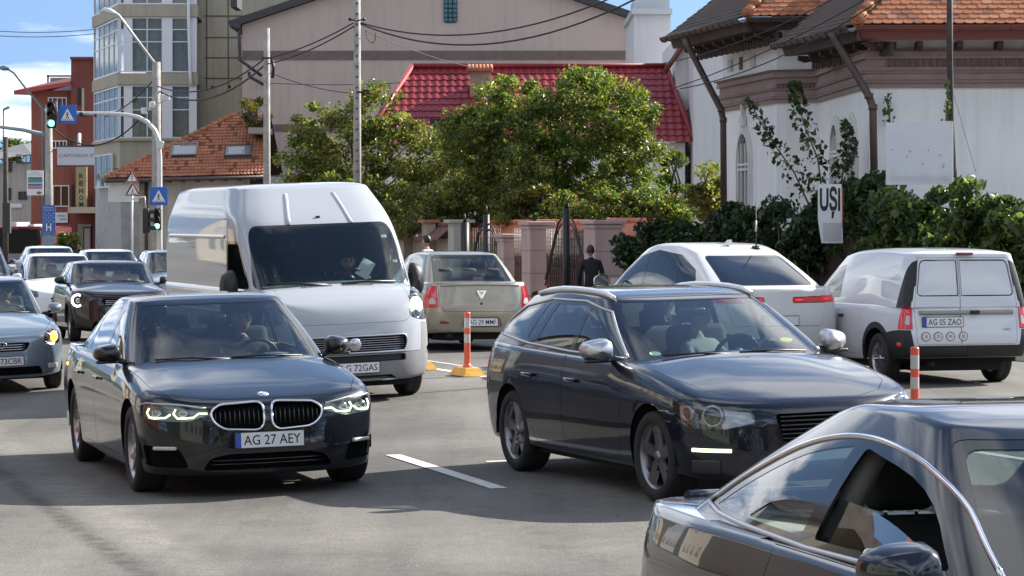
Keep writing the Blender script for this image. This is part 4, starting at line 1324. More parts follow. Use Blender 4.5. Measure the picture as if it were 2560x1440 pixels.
 # --- white high-roof delivery van
def delivery_van():
 P=paint_mat('van_white',(0.40,0.42,0.45),0.0,0.4,dust=0.45,dustcol=(0.40,0.38,0.34))
 GB=mat('bumper_grey',(0.20,0.20,0.20),0.6,var=0.2,vscale=3)
 F,R,W=0.95,-4.46,1.005
 ws=[(0.895,1.315),(0.83,1.90),(0.78,1.975),(-0.78,1.975),(-0.83,1.90),(-0.895,1.315),(-0.62,1.28),(0.62,1.28)]
 sw=[(-0.10,1.32),(-0.52,1.80),(-0.98,1.80),(-1.00,1.20),(-0.45,1.20)]
 hl=[(0.70,0.93),(0.71,1.05),(0.76,1.18),(0.86,1.275),(0.955,1.25),(0.99,1.08),(0.97,0.89),(0.85,0.885)]
 z6=[(F,0.93),(0.74,1.06),(0.5,1.20),(0.2,1.275),(-0.1,1.29),(-0.6,1.29),(R,1.29)]
 rows=[([(F,0.26),(R,0.32)],-0.12,-0.05,0.87,0,0),([(F,0.22),(0.45,0.26),(-3,0.28),(R,0.30)],-0.03,-0.02,0.955,0,0.3),([(F,0.36),(R,0.42)],0,0,0.985,0.4,0),([(F,0.56),(0.4,0.62),(R,0.66)],-0.01,0,1.0,0.8,0),([(F,0.78),(0.7,0.86),(0.4,0.96),(R,1.0)],-0.05,0,1.0,0.6,0.1),(z6,-0.12,0,[(F,0.95),(0,0.975),(R,0.995)],0.2,0.1)]
 p=dict(name='delivery_van',label='white high roof delivery van with dented grey bumper and one lit headlamp',cat='van',F=F,R=R,WB=3.45,W=W,Lf=0.62,Lr=0.12,nf=2.9,nr=5,cowl=0.0,deck=None,belt=1.25,paint=P,drive=1,arch=0.42,floor=0.5,wheel=(0.34,0.215,'steel',0.68,SATIN),track=0.97,prof=[(F,0.93),(0.2,0.985),(-0.8,1.0),(R,1.0)],rows=rows,hood_crown=0.06,cowl_bow=0.20,engz=0.7,dash_x=0.14,dash_z=1.27,dashmat=mat('dash_grey',(0.06,0.062,0.064),0.6),seat_dx=1.15,rear_bench=False,wheel_tilt=48,sw_dz=0.06,sw_dx=0.12,tub_rear=-1.5,cabin=dict(rings=[dict(F=0.30,R=-4.45,w=[(0.3,0.93),(-0.6,0.985),(-4.4,0.985)],z=[(0.3,1.24),(-0.3,1.26),(-4.4,1.27)],Lf=0.50,Lr=0.10,nf=3.2,nr=5),dict(F=-0.36,R=-4.43,w=[(-0.3,0.86),(-0.9,0.95),(-4.4,0.955)],z=[(-0.36,1.96),(-0.9,1.97),(-4.4,1.97)],Lf=0.36,Lr=0.10,nf=3.6,nr=5),dict(F=-0.92,R=-4.38,w=[(-0.9,0.74),(-1.5,0.80),(-4.4,0.80)],z=[(-0.92,2.43),(-1.5,2.465),(-3.5,2.465),(-4.38,2.42)],Lf=0.30,Lr=0.12,nf=3.4,nr=4)],frac=[0,0.58,1.0],steps=[0,0.15,0.35,0.58,0.75,0.9,0.97,1.0],bulge=(0.012,0.02,0.0),crown=0.03),style=std_style(P,bumper=(GB,0.005,0.03,0),side_panel=(P,0.004,0.02,0.0),lower_intake=(INK,0,0.06,0.05),fog_recess=(INK,0,0.05,0.04),open_window=(None,0,0,0)),cuts=[('bumper','wrap',[(-1.62,0.1),(1.62,0.1),(1.40,0.58),(1.22,0.84),(0.92,0.86),(0.86,0.55),(-0.86,0.55),(-0.92,0.86),(-1.22,0.84),(-1.40,0.58)],(1,)),('bonnet','front',rpoly([(-0.66,0.885),(0.66,0.885),(0.735,0.98),(0.76,1.6),(-0.76,1.6),(-0.735,0.98)],[0.08,0.08,0.1,0,0,0.1]),(1,)),('headlamp','front',rpoly(hl,0.05),(1,-1)),('grille','front',rpoly([(-0.60,0.56),(0.60,0.56),(0.64,0.66),(0.62,0.745),(-0.62,0.745),(-0.64,0.66)],0.04),(1,)),('lower_intake','front',rpoly([(-0.60,0.46),(0.60,0.46),(0.60,0.525),(-0.60,0.525)],0.02),(1,),['bumper','body']),('lower_intake','front',rpoly([(-0.5,0.24),(0.5,0.24),(0.42,0.30),(-0.42,0.30)],0.02),(1,),['bumper','body']),('fog_recess','wrap',rpoly([(0.98,0.51),(1.22,0.55),(1.20,0.60),(1.0,0.585)],0.015),(1,-1),['bumper','body']),('fog_recess','wrap',rpoly([(1.02,0.30),(1.18,0.32),(1.24,0.42),(1.14,0.42)],0.03),(1,-1),['bumper','body']),('door','side',rpoly([(-0.55,0.36),(-1.06,0.36),(-1.06,1.4),(-0.05,1.4),(-0.42,0.85)],0.05),(1,-1)),('side_panel','side',rpoly([(-1.12,0.42),(-2.55,0.42),(-2.55,1.4),(-1.12,1.4)],0.05),(1,-1))],cabcuts=glass_cuts(ws,None,[],None,0.07)+[('window_trim','side',rpoly(offset_poly(sw,-0.03),0.05),(1,-1)),('side_window','side',rpoly(sw,0.05),(1,),['window_trim']),('open_window','side',rpoly(sw,0.05),(-1,),['window_trim'])])
 root,low,cab,parts=vehicle(p)
 for sg in(1,-1):
  lampwork(root,low,sg,hl,[(0.84,1.10,1.9),(0.85,0.965,1.4)],0.04,0.07,LAMPIN,None,'front')
  side_mirror(root,-0.30,sg*0.92,1.30,0.14,0.20,0.40,BLACK,BLACK,None,0.10)
 l,nn=low.hit('front',0.84,1.06)
 b=MB();b.lathe([(0.001,0.03),(0.085,0.015),(0.10,-0.01)],18,0,frame(l-nn*0.03,Vector((-nn.y,nn.x,0)),(0,0,1)));b.build('lit_bulb',[WARMLAMP],root)
 mesh_bars(root,low,'front',-0.60,0.60,(0.59,0.615,0.64,0.665,0.69,0.715),LAMPIN,0.0065,0.010)
 strip(low,'front',rpoly([(-0.60,0.56),(0.60,0.56),(0.64,0.66),(0.62,0.745),(-0.62,0.745),(-0.64,0.66)],0.04)+[(-0.60,0.575)],0.012,[SATIN],'grille_surround',root,1,6,0.002)
 l,nn=low.hit('front',0,0.655);b=MB();M=frame(l+Vector((0.012,0,0)),(0,1,0),(0,0,1));b.lathe([(0.001,0.012),(0.06,0.010),(0.072,0.0)],22,0,M);put_text(b,'FIAT',M@Matrix.Translation((0,0,0.013)),0.09,0.03,1);b.build('badge',[SATIN,mat('badge_maroon',(0.15,0.02,0.03),0.4)],root)
 front_plate(root,low,0.395,'AG 72GAS')
 for y in(-0.30,0.30):
  pts=[(y*1.25,2.0),(y*1.1,2.2),(y*0.95,2.36)]
  strip(cab,'front',pts,0.035,[P],'visor_rib',root,1,8,-0.022)
 l,nn=cab.hit('front',0.0,2.08);rcube(root,'washer_cap',[INK],l,(0.03,0.05,0.03),0.008)
 for y0 in(-0.42,0.06):
  b=MB()
  for k in range(14):
   l,nn=low.hit('top',0.30-0.02*abs(y0),y0+0.026*k)
   if l:b.box(l+nn*0.001,(0.045,0.011,0.006),0,0,frame((0,0,0),(1,0,0.35),(0,1,0)).to_3x3())
  b.build('bonnet_vent',[INK],root)['kind']='stuff'
 for a_,b_ in(((-0.78,1.335),(-0.12,1.295)),((0.05,1.305),(0.70,1.302))):
  w=MB();a,na=cab.hit('front',*a_);c,nb=cab.hit('front',*b_);w.tube([a+na*0.02,(a+c)/2+na*0.045,c+nb*0.02],[0.012,0.016,0.018],6);w.build('wiper',[BLACK],root)
 for pts in([(-0.98,1.00),(-2.6,1.00),(-4.2,1.00)],):
  for sg in(1,-1):strip(low,'side',pts,0.02,[P],'side_rib',root,sg,6,-0.008);strip(low,'side',[(-1.2,0.62),(-4.2,0.62)],0.04,[GB],'side_moulding',root,sg,6,-0.02);strip(cab,'side',[(-1.1,1.88),(-4.2,1.88)],0.03,[P],'roof_rib',root,sg,6,-0.015)
 for y,z,w_,h_ in((0.74,1.84,0.06,0.045),(0.80,1.55,0.05,0.04)):
  l,nn=cab.hit('front',y,z);b=MB();b.box((0,0,0),(w_,h_,0.003));Ms=frame(l-nn*0.012,(0,1,0),nn.cross(Vector((0,1,0))));b.v=[Ms@v for v in b.v];b.build('sticker',[mat('sticker_mint',(0.55,0.75,0.60),0.6)],root)
 return root
 # --- beige saloon seen from behind
def beige_saloon():
 P=paint_mat('beige_paint',(0.36,0.325,0.25),0.55,0.32,dust=0.15)
 F,R,W=0.78,-3.50,0.87
 rs=[(-0.60,1.035),(0.60,1.035),(0.50,1.43),(-0.50,1.43)]
 p=dict(name='saloon_car',label='beige metallic saloon car seen from behind between the delivery van and the estate car',cat='car',group='cars driving away in the right lanes',F=F,R=R,WB=2.63,W=W,cowl=-0.50,deck=-2.98,belt=0.95,paint=P,wheel=(0.305,0.19,'steel',0.64,ALLOY),Lr=0.42,nr=3.6,rows=rows_std(F,R,0.20,0.22,0.72,0.80,0.94,-0.5,0.955,1.05,0.55,dR5=-0.05,w5=0.90),deck_crown=0.03,deck_bow=0.06,cabin=dict(rings=[dict(F=-0.35,R=-3.06,w=[(-0.4,0.74),(-1.2,0.775),(-3,0.75)],z=[(-0.4,0.92),(-1.6,0.93),(-2.6,0.99),(-3.06,1.03)],Lf=0.4,Lr=0.3,nf=3,nr=4.0),dict(F=-1.15,R=-2.52,w=[(-1.2,0.575),(-2.5,0.55)],z=[(-1.15,1.44),(-1.8,1.49),(-2.52,1.47)],Lf=0.28,Lr=0.22,nf=3.6,nr=4.0)],bulge=(0.02,0.03,0.02),crown=0.035),style=std_style(P,rear_screen=(WGLASS,0,0,0.004),plate_recess=(P,0,0.05,0.03)),cuts=[('boot_lid','rear',rpoly([(-0.60,0.60),(0.60,0.60),(0.655,0.78),(0.66,1.2),(-0.66,1.2),(-0.655,0.78)],[0.06,0.06,0.05,0,0,0.05]),(1,)),('tail_lamp','wrapr',rpoly([(0.655,0.665),(0.70,0.80),(0.715,0.99),(0.90,1.0),(0.98,0.85),(1.0,0.66)],0.03),(1,-1)),('lamp_clear','wrapr',rpoly([(0.70,0.71),(0.735,0.81),(0.84,0.81),(0.85,0.71)],0.05),(1,-1),['tail_lamp']),('plate_recess','rear',rpoly([(-0.34,0.36),(0.34,0.36),(0.28,0.52),(-0.28,0.52)],0.05),(1,)),('door','side',rpoly([(-0.5,0.27),(-1.55,0.27),(-1.55,1.2),(-0.6,1.2)],0.05),(1,-1)),('door','side',rpoly([(-1.58,0.27),(-2.1,0.27),(-2.35,0.62),(-2.5,0.8),(-2.5,1.2),(-1.58,1.2)],0.05),(1,-1))],cabcuts=glass_cuts(ws_poly(0.64,0.96,0.55,1.40),None,[[(-0.72,0.98),(-1.2,1.35),(-1.52,1.40),(-1.54,0.985)],[(-1.62,0.99),(-1.60,1.41),(-2.2,1.40),(-2.42,1.25),(-2.50,1.03)]],rs))
 root,low,cab,parts=vehicle(p)
 l,nn=low.hit('rear',0,0.86);b=MB();M=frame(l+Vector((-0.012,0,0)),(0,-1,0),(0,0,1));b.prism([(-0.075,0.05),(-0.065,0.06),(0.065,0.06),(0.075,0.05),(0.018,-0.06),(-0.018,-0.06)][::-1],M,0,0.012);b.prism([(-0.05,0.045),(0.05,0.045),(0.0,-0.01)][::-1],M,0.012,0.018,1);b.build('badge',[CHROME,SATIN],root)
 l,nn=low.hit('rear',0,0.72);b=MB();b.lathe([(0.001,0.02),(0.015,0.015),(0.02,0)],12,0,frame(l,(0,-1,0),(0,0,1)));b.build('boot_lock',[INK],root)
 strip(low,'rear',[(-0.62,1.0),(0,1.015),(0.62,1.0)],0.025,[P],'boot_lip',root,1,8,-0.006)
 for sg in(1,-1):
  l,nn=low.hit('rear',0.56*sg,0.44);rcube(root,'reflector',[REDDARK],l,(0.02,0.17,0.04),0.008)
  side_mirror(root,-0.62,sg*0.78,1.02,0.10,0.18,0.13,P,BLACK,None,0.05)
 l,nn=low.hit('rear',0.0,0.30)
 b=MB();b.tube([(R+0.3,0.50,0.24),(R-0.02,0.50,0.24)],0.03,10);b.lathe([(0.07,0.3),(0.09,0.0),(0.07,-0.3)],12,0,frame((R+0.35,0.40,0.24),(1,0,0),(0,0,1)));b.build('exhaust',[WELL],root)
 l,nn=low.hit('rear',0,0.44);plate(root,l+Vector((0.012,0,0)),(0,-1,0),'AG 29 MMF')
 rcube(root,'parcel_box',[mat('pink_box',(0.45,0.20,0.20),0.8)],(-2.85,-0.12,1.075),(0.12,0.16,0.07),0.01)
 return root
 # --- white coupe-roofed off-roader from behind
def white_suv():
 P=paint_mat('pearl_white',(0.70,0.69,0.66),0.0,0.3,dust=0.04)
 F,R,W=0.92,-4.02,1.0
 rs=[(-0.60,1.215),(0.60,1.215),(0.52,1.525),(-0.52,1.525)]
 dlo=[(-0.62,1.13),(-1.30,1.50),(-1.95,1.605),(-2.60,1.55),(-3.12,1.36),(-3.22,1.245),(-3.05,1.17),(-1.8,1.145)]
 p=dict(name='off_road_car',label='white sloping-backed off-roader with a red light strip between the estate car and the ivy',cat='car',group='cars driving away in the right lanes',F=F,R=R,WB=2.975,W=W,cowl=-0.55,deck=-3.72,belt=1.13,paint=P,wheel=(0.38,0.28,'multi',0.70,DARKALLOY),Lr=0.5,nr=3.2,rows=rows_std(F,R,0.26,0.30,0.92,0.95,1.10,-0.55,1.125,1.165,0.66,dR5=-0.04,w5=0.90),deck_crown=0.03,deck_bow=0.05,floor=0.45,cabin=dict(rings=[dict(F=-0.40,R=-3.86,w=[(-0.4,0.83),(-1.2,0.865),(-2.8,0.86),(-3.8,0.78)],z=[(-0.4,1.07),(-1.6,1.09),(-3,1.12),(-3.8,1.14)],Lf=0.42,Lr=0.35,nf=3,nr=3.6),dict(F=-1.30,R=-2.95,w=[(-1.3,0.63),(-2,0.65),(-2.9,0.57)],z=[(-1.3,1.60),(-1.9,1.69),(-2.3,1.68),(-2.95,1.575)],Lf=0.28,Lr=0.3,nf=3.6,nr=3.6)],bulge=(0.03,0.03,0.04),crown=0.035),style=std_style(P,rear_screen=(TINT,0,0,0.004),side_window=(TINT,0,0,0.004)),cuts=[('boot_lid','rear',rpoly([(-0.62,0.68),(0.62,0.68),(0.70,0.95),(0.70,1.4),(-0.70,1.4),(-0.70,0.95)],[0.05,0.05,0.05,0,0,0.05]),(1,)),('tail_lamp','wrapr',rpoly([(0.20,0.975),(0.20,1.04),(0.88,1.06),(1.10,1.07),(1.14,0.99),(0.88,0.975)],0.02),(1,-1)),('door','side',rpoly([(-0.6,0.36),(-1.7,0.36),(-1.72,1.3),(-0.6,1.3)],0.06),(1,-1)),('door','side',rpoly([(-1.74,0.36),(-2.4,0.36),(-2.7,0.8),(-2.85,1.3),(-1.75,1.3)],0.06),(1,-1))],cabcuts=glass_cuts(ws_poly(0.72,1.13,0.60,1.55),dlo,[[(-0.80,1.15),(-1.32,1.46),(-1.66,1.545),(-1.70,1.16)],[(-1.78,1.165),(-1.74,1.555),(-2.30,1.55),(-2.56,1.50),(-2.68,1.18)],[(-2.76,1.185),(-2.64,1.48),(-3.02,1.35),(-3.13,1.24)]],rs))
 root,low,cab,parts=vehicle(p)
 for sg in(1,-1):
  P3=[(u,v)for u,v in((0.24,1.008),(0.75,1.015),(1.08,1.03))]
  b=MB();Q=[]
  for u,v in P3:
   l,nn=low.hit('wrapr',u*sg,v);Q.append(l+nn*0.010)
  b.tube(Q,0.012,6);b.build('light_strip',[mat('red_strip',(0.7,0.02,0.03),0.3,emit=(1,0.03,0.04),estr=0.35)],root)
  l,nn=low.hit('wrapr',0.80*sg,0.58);rcube(root,'reflector',[REDDARK],l,(0.03,0.24,0.03),0.008,math.atan2(nn.y,nn.x))
  side_mirror(root,-0.78,sg*0.85,1.19,0.13,0.23,0.18,P,BLACK,BLACK,0.06)
  strip(cab,'side',dlo[5:]+dlo[:1],0.010,[GLOSSBLACK],'waist_moulding',root,sg)
 l,nn=cab.hit('top',-2.55,0);b=MB();b.prism([(-0.10,0),(0.10,0),(-0.03,0.07),(-0.08,0.075)],frame(l,(1,0,0),(0,0,1)),-0.02,0.02);b.build('roof_antenna',[P],root)
 l,nn=cab.hit('top',-2.72,-0.33);b=MB();b.lathe([(0.001,0.035),(0.05,0.03),(0.07,0)],14,0,Matrix.Translation(l));b.tube([l,l+Vector((0,0.0,0.10)),l+Vector((0.05,-0.02,0.60))],[0.012,0.007,0.004],6);b.build('whip_antenna',[INK],root)
 b=MB();b.tube([l+Vector((0.02,-0.008,0.22)),l+Vector((0.035,-0.014,0.36))],0.012,6);b.build('antenna_coil',[SIGNW],root)
 l,nn=low.hit('rear',0,0.75);plate(root,l+Vector((-0.012,0,0)),(0,-1,0),'')
 return root
 # --- small white panel van from behind
def panel_van():
 P=paint_mat('panel_white',(0.66,0.68,0.71),0.0,0.38,dust=0.22,dustcol=(0.36,0.33,0.29))
 F,R,W=0.80,-3.68,0.87
 rows=[([(F,0.24),(R,0.36)],-0.1,-0.10,0.87,0,0),([(F,0.21),(-2,0.24),(R,0.33)],-0.02,-0.03,0.955,0,0.3),([(F,0.34),(R,0.44)],0,0.02,0.985,0.6,0),([(F,0.50),(R,0.58)],0,0.03,1.0,1,0.1),([(F,0.66),(0,0.76),(R,0.80)],-0.03,-0.02,0.995,1,0.1),([(F,0.74),(0.3,0.86),(-0.5,0.96),(R,0.98)],-0.08,-0.03,0.955,0.4,0)]
 rs=[(-0.64,1.13),(0.64,1.13),(0.60,1.53),(-0.60,1.53)]
 sw=[(-0.75,1.0),(-1.18,1.38),(-1.55,1.44),(-1.62,1.02)]
 p=dict(name='panel_van',label='small white panel van seen from behind with a dented door and black corner trims',cat='van',group='cars driving away in the right lanes',F=F,R=R,WB=2.905,W=W,cowl=-0.5,deck=None,belt=0.97,paint=P,wheel=(0.31,0.195,'multi',0.66,ALLOY),Lr=0.16,nr=4.5,arch=0.365,rows=rows,rear_bench=False,tub_rear=-1.9,cabin=dict(rings=[dict(F=-0.36,R=-3.66,w=[(-0.4,0.78),(-1.2,0.81),(-3.6,0.815)],z=[(-0.4,0.93),(-3.6,0.95)],Lf=0.4,Lr=0.12,nf=3,nr=5),dict(F=-1.22,R=-3.56,w=[(-1.2,0.60),(-3.5,0.68)],z=[(-1.22,1.52),(-1.8,1.60),(-2.6,1.625),(-3.56,1.60)],Lf=0.3,Lr=0.14,nf=3.6,nr=4.5)],bulge=(0.015,0.03,0.012),crown=0.045),style=std_style(P,bumper=(BLACK,0.003,0.02,0),tail_lamp=(REDLENS,0.003,0.03,-0.008),corner_trim=(BLACK,0.002,0.02,-0.006),rear_door=(P,0.005,0.03,0),door_pressing=(P,0.010,0.02,0.012),arch_trim=(BLACK,0,0.02,-0.006)),cuts=[('rear_door','rear',rpoly([(-0.66,0.50),(0.08,0.50),(0.08,1.2),(-0.69,1.2)],[0.05,0,0,0]),(1,)),('rear_door','rear',rpoly([(0.08,0.50),(0.66,0.50),(0.69,1.2),(0.08,1.2)],[0,0.05,0,0]),(1,)),('bumper','wrapr',[(0.0,0.1),(0.0,0.49),(0.70,0.49),(0.74,0.68),(0.92,0.68),(1.15,0.66),(1.50,0.60),(1.62,0.40),(1.62,0.1)],(1,-1),['body']),('arch_trim','side',circle_poly(-2.905,0.32,0.44,28),(1,-1),['body']),('tail_lamp','wrapr',[(0.715,0.69),(0.72,1.2),(0.88,1.2),(0.97,0.69)],(1,-1),['body']),('lamp_clear','wrapr',rpoly([(0.745,0.74),(0.745,0.86),(0.84,0.86),(0.84,0.74)],0.03),(1,-1),['tail_lamp']),('door','side',rpoly([(-0.5,0.3),(-1.62,0.3),(-1.66,1.2),(-0.6,1.2)],0.05),(1,-1)),('door','side',rpoly([(-1.68,0.34),(-2.42,0.34),(-2.46,0.7),(-2.46,1.2),(-1.7,1.2)],0.04),(1,-1),['body'])],cabcuts=glass_cuts(ws_poly(0.66,0.98,0.56,1.47),None,[sw],None)+[('rear_door','rear',[(-0.69,0.9),(0.08,0.9),(0.08,1.555),(-0.60,1.555)],(1,)),('rear_door','rear',[(0.08,0.9),(0.69,0.9),(0.60,1.555),(0.08,1.555)],(1,)),('door_pressing','rear',rpoly([(-0.645,1.09),(0.06,1.09),(0.06,1.525),(-0.575,1.525)],[0.07,0,0,0.07]),(1,),['rear_door']),('door_pressing','rear',rpoly([(0.10,1.09),(0.645,1.09),(0.575,1.525),(0.10,1.525)],[0,0.07,0.07,0]),(1,),['rear_door']),('corner_trim','side',[(-3.40,0.9),(-3.80,0.9),(-3.72,1.5),(-3.58,1.56),(-3.54,1.50)],(1,-1),['body'])])
 root,low,cab,parts=vehicle(p)
 l,nn=low.hit('rear',0,0.86);strip(low,'rear',[(-0.62,0.885),(0.62,0.885)],0.028,[mat('handle_grey',(0.30,0.28,0.26),0.5)],'door_bar',root,1,8,0.0)
 rcube(root,'door_latch',[INK],l+Vector((-0.03,-0.10,0.03)),(0.03,0.12,0.05),0.01)
 plate(root,low.hit('rear',0.32,0.775)[0]+Vector((-0.012,0,0)),(0,-1,0),'AG 05 ZAO')
 l,nn=cab.hit('rear',-0.03,1.585);b=MB();b.box((R+0.085,0.0,1.600),(0.05,0.22,0.035),0,0,None,0.01,2);b.build('brake_lamp',[REDDARK],root)
 for k,(y,s)in enumerate(((0.55,'50'),(0.39,'70'),(0.23,'90'),(0.06,'0'))):
  l,nn=low.hit('rear',y,0.60);M=frame(l+Vector((-0.004,0,0)),(0,-1,0),(0,0,1));b=MB();b.prism(circle_poly(0,0,0.058,20),M,0,0.002,0);b.prism(circle_poly(0,0,0.047,20),M,0.002,0.004,1);put_text(b,s,M,0.045,0.045,2,0.02,0.005);b.build('speed_sticker',[mat('sticker_red',(0.30,0.10,0.09),0.6),PLATEW,mat('sticker_grey',(0.2,0.2,0.22),0.6)],root)
 for y,z,w_,s in((0.50,0.965,0.17,'DACIA'),(-0.52,0.965,0.15,'LOGAN'),(-0.52,0.68,0.11,'1.5dCi')):
  l,nn=low.hit('rear',y,z);b=MB();put_text(b,s,frame(l+Vector((-0.006,0,0)),(0,-1,0),(0,0,1)),w_,0.026);b.build('lettering',[LAMPDARK],root)
 for sg in(1,-1):
  l,nn=low.hit('wrapr',0.95*sg,0.50);rcube(root,'reflector',[REDLENS],l,(0.02,0.10,0.05),0.008,math.atan2(nn.y,nn.x))
  side_mirror(root,-0.66,sg*0.79,1.05,0.11,0.19,0.17,BLACK,BLACK,None,0.05)
  l,nn=low.hit('side',-1.80,0.80,sg);rcube(root,'door_handle',[INK],l+nn*0.012,(0.15,0.022,0.04),0.010)
 b=MB();b.tube([(R+0.25,0.45,0.26),(R+0.0,0.45,0.26)],0.03,8);b.build('exhaust',[WELL],root)
 return root
 # --- grey blue hatch at the left edge, plain hatches farther back
def hatch(name,label,P,F=0.80,R=-3.40,WB=2.50,W=0.845,H=1.46,nose=0.72,cowl=0.95,belt=0.95,cx=-0.5,lamp=(0.62,0.66,0.98,0.76),word=None,style='multi',lit=None,grille=True,roofm=None,top=(-1.18,-3.0),mirror=None,group='cars waiting in the oncoming lanes',seat=None,rear=(1.02,1.32),wsy=(0.66,0.54),base_r=None,fog=True,front=True):
 zt=H-0.05
 hl=[(lamp[0],lamp[1]),(lamp[0]+0.03,lamp[3]-0.01),(lamp[2]-0.04,lamp[3]+0.05),(lamp[2]+0.06,lamp[3]+0.03),(lamp[2],lamp[1]+0.01),((lamp[0]+lamp[2])/2,lamp[1]-0.03)]
 br=base_r or R+0.06
 ws=ws_poly(wsy[0],cowl+0.02,wsy[1],zt-0.045)
 k=(zt-0.06)
 wins=[[(cx-0.26,belt+0.03),(top[0]-0.02,k-0.09),(top[0]-0.36,k-0.02),(top[0]-0.40,belt+0.035)],[(top[0]-0.48,belt+0.035),(top[0]-0.45,k-0.015),(top[0]-1.05,k-0.03),(top[0]-1.28,belt+0.06)]]
 p=dict(name=name,label=label,cat='car',group=group,F=F,R=R,WB=WB,W=W,cowl=cx,deck=None,belt=belt,paint=P,wheel=(0.30,0.19,style,0.66,ALLOY),rvm=(top[0]+0.06,zt-0.13),rows=rows_std(F,R,0.18,0.22,nose,0.78,cowl-0.02,cx,belt,belt+0.03,0.53),hood_crown=0.07,cowl_bow=0.12,seatmat=seat or SEATM,cabin=dict(rings=[dict(F=cx+0.14,R=br,w=[(cx,W-0.13),(-1.2,W-0.095),(-2.6,W-0.10),(R,W-0.15)],z=[(cx,cowl-0.045),(-1.2,belt-0.03),(R,belt)],Lf=0.4,Lr=0.35,nf=3,nr=3.6),dict(F=top[0],R=top[1],w=[(top[0],wsy[1]+0.03),(-1.8,wsy[1]+0.045),(top[1],wsy[1]-0.02)],z=[(top[0],zt-0.035),(top[0]-0.5,zt),(top[1]+0.4,zt),(top[1],zt-0.05)],Lf=0.28,Lr=0.3,nf=3.6,nr=3.4)],bulge=(0.025,0.03,0.02),crown=0.045),style=std_style(P,**({'roof_shell':(roofm,0,0.02,0)}if roofm else{})),cuts=[('bonnet','top',[(F-0.13,-0.36),(F-0.11,0),(F-0.13,0.36),(F-0.30,0.60),(0.1,0.71),(cx,0.745),(cx+0.09,0.4),(cx+0.13,0),(cx+0.09,-0.4),(cx,-0.745),(0.1,-0.71),(F-0.30,-0.60)],(1,)),('lower_intake','front',rpoly([(-0.52,0.23),(0.52,0.23),(0.48,0.34),(-0.48,0.34)],0.03),(1,)),('door','side',rpoly([(-0.5,0.27),(-1.52,0.27),(-1.56,1.2),(-0.6,1.2)],0.05),(1,-1))]+([('headlamp','wrap',rpoly(hl,0.05),(1,-1))]if lamp[2]>0.5 else[])+([('grille','front',rpoly([(-0.30,nose-0.18),(0.30,nose-0.18),(0.37,nose-0.07),(-0.37,nose-0.07)],0.04),(1,))]if grille else[]),cabcuts=glass_cuts(ws,None,wins,[(-wsy[0]+0.08,rear[0]),(wsy[0]-0.08,rear[0]),(wsy[1]-0.08,rear[1]),(-wsy[1]+0.08,rear[1])]))
 root,low,cab,parts=vehicle(p)
 for sg in(1,-1):
  if lamp[2]>0.5:
   u=(lamp[0]+lamp[2])/2
   lampwork(root,low,sg,hl,[(u-0.08,(lamp[1]+lamp[3])/2,1.6),(u+0.11,(lamp[1]+lamp[3])/2+0.02,1.4)],0.036,0.05,LAMPIN)
   if lit:
    l,nn=low.hit('wrap',(u+0.08)*sg,(lamp[1]+lamp[3])/2+0.02);b=MB();b.lathe([(0.001,0.02),(0.05,0.012),(0.072,-0.01)],16,0,frame(l-nn*0.03,Vector((-nn.y,nn.x,0)),(0,0,1)));b.build('lit_bulb',[lit],root)
  side_mirror(root,cx-0.22,sg*(W-0.09),belt+0.07,0.11,0.19,0.13,mirror or P,BLACK,None,0.05)
  if fog:
   l,nn=low.hit('wrap',0.70*sg,0.33);rcube(root,'fog_lamp',[CLEARLENS],l,(0.02,0.18,0.06),0.015,math.atan2(nn.y,nn.x))
 if grille:mesh_bars(root,low,'front',-0.30,0.30,(nose-0.155,nose-0.125,nose-0.095),CHROME,0.007)
 wipers(root,cab,cowl+0.02,0.52)
 if word:front_plate(root,low,0.42,word)
 return root,low,cab
def grey_hatch():
 P=paint_mat('greyblue_paint',(0.17,0.22,0.27),0.5,0.3,dust=0.15)
 root,low,cab=hatch('hatchback_car','grey blue hatchback cut by the left edge with amber lit headlamps',P,lamp=(0.56,0.62,0.90,0.76),word='AG 73CBR',lit=AMBERON)
 l,nn=low.hit('front',0,0.625);b=MB();M=frame(l+Vector((0.008,0,0)),(0,1,0),(0,0,1));b.lathe([(0.05,0.004),(0.062,0.006),(0.065,0)],20,0,M@Matrix.Scale(0.65,4,(0,1,0)));put_text(b,'H',M,0.05,0.045,0);b.build('badge',[CHROME],root)
 return root
def mini_hatch():
 P=paint_mat('plum_black',(0.016,0.013,0.015),0.2,0.3,dust=0.04)
 root,low,cab=hatch('hatchback_car','small dark rounded hatchback with a ring shaped white light behind the black saloon',P,F=0.74,R=-3.05,WB=2.495,W=0.864,H=1.42,nose=0.79,cowl=0.99,belt=0.98,lamp=(0,0,0,0),top=(-0.98,-2.85),wsy=(0.68,0.60),rear=(1.05,1.27),fog=False,mirror=BLACK)
 for sg in(1,-1):
  l,nn=low.hit('wrap',0.80*sg,0.70)
  n2=(Vector((nn.x,nn.y,0)).normalized()+Vector((0.5,0,0))).normalized();M=frame(l+n2*0.0,Vector((-n2 .y,n2 .x,0)),(0,0,1))
  b=MB();b.lathe([(0.001,0.01),(0.09,0.02),(0.105,0.03),(0.125,0.025),(0.13,-0.04)],26,0,M);b.lathe([(0.001,0.03),(0.03,0.03),(0.04,0.015)],16,1,M);b.build('headlamp',[LAMPDARK,LAMPIN],root)
  b=MB();pts=[M@Vector((0.098*math.cos(a),0.098*math.sin(a),0.03))for a in[math.radians(60+245*k/20)for k in range(21)]];b.tube(pts,0.017,6);b.build('ring_light',[COLDLED],root)
  for xw in(0,-2.495):
   pts=[(xw+0.37*math.cos(math.radians(a)),0.31+0.37*math.sin(math.radians(a)))for a in range(0,181,15)]
   strip(low,'side',pts,0.028,[BLACK],'arch_trim',root,sg,6)
 return root
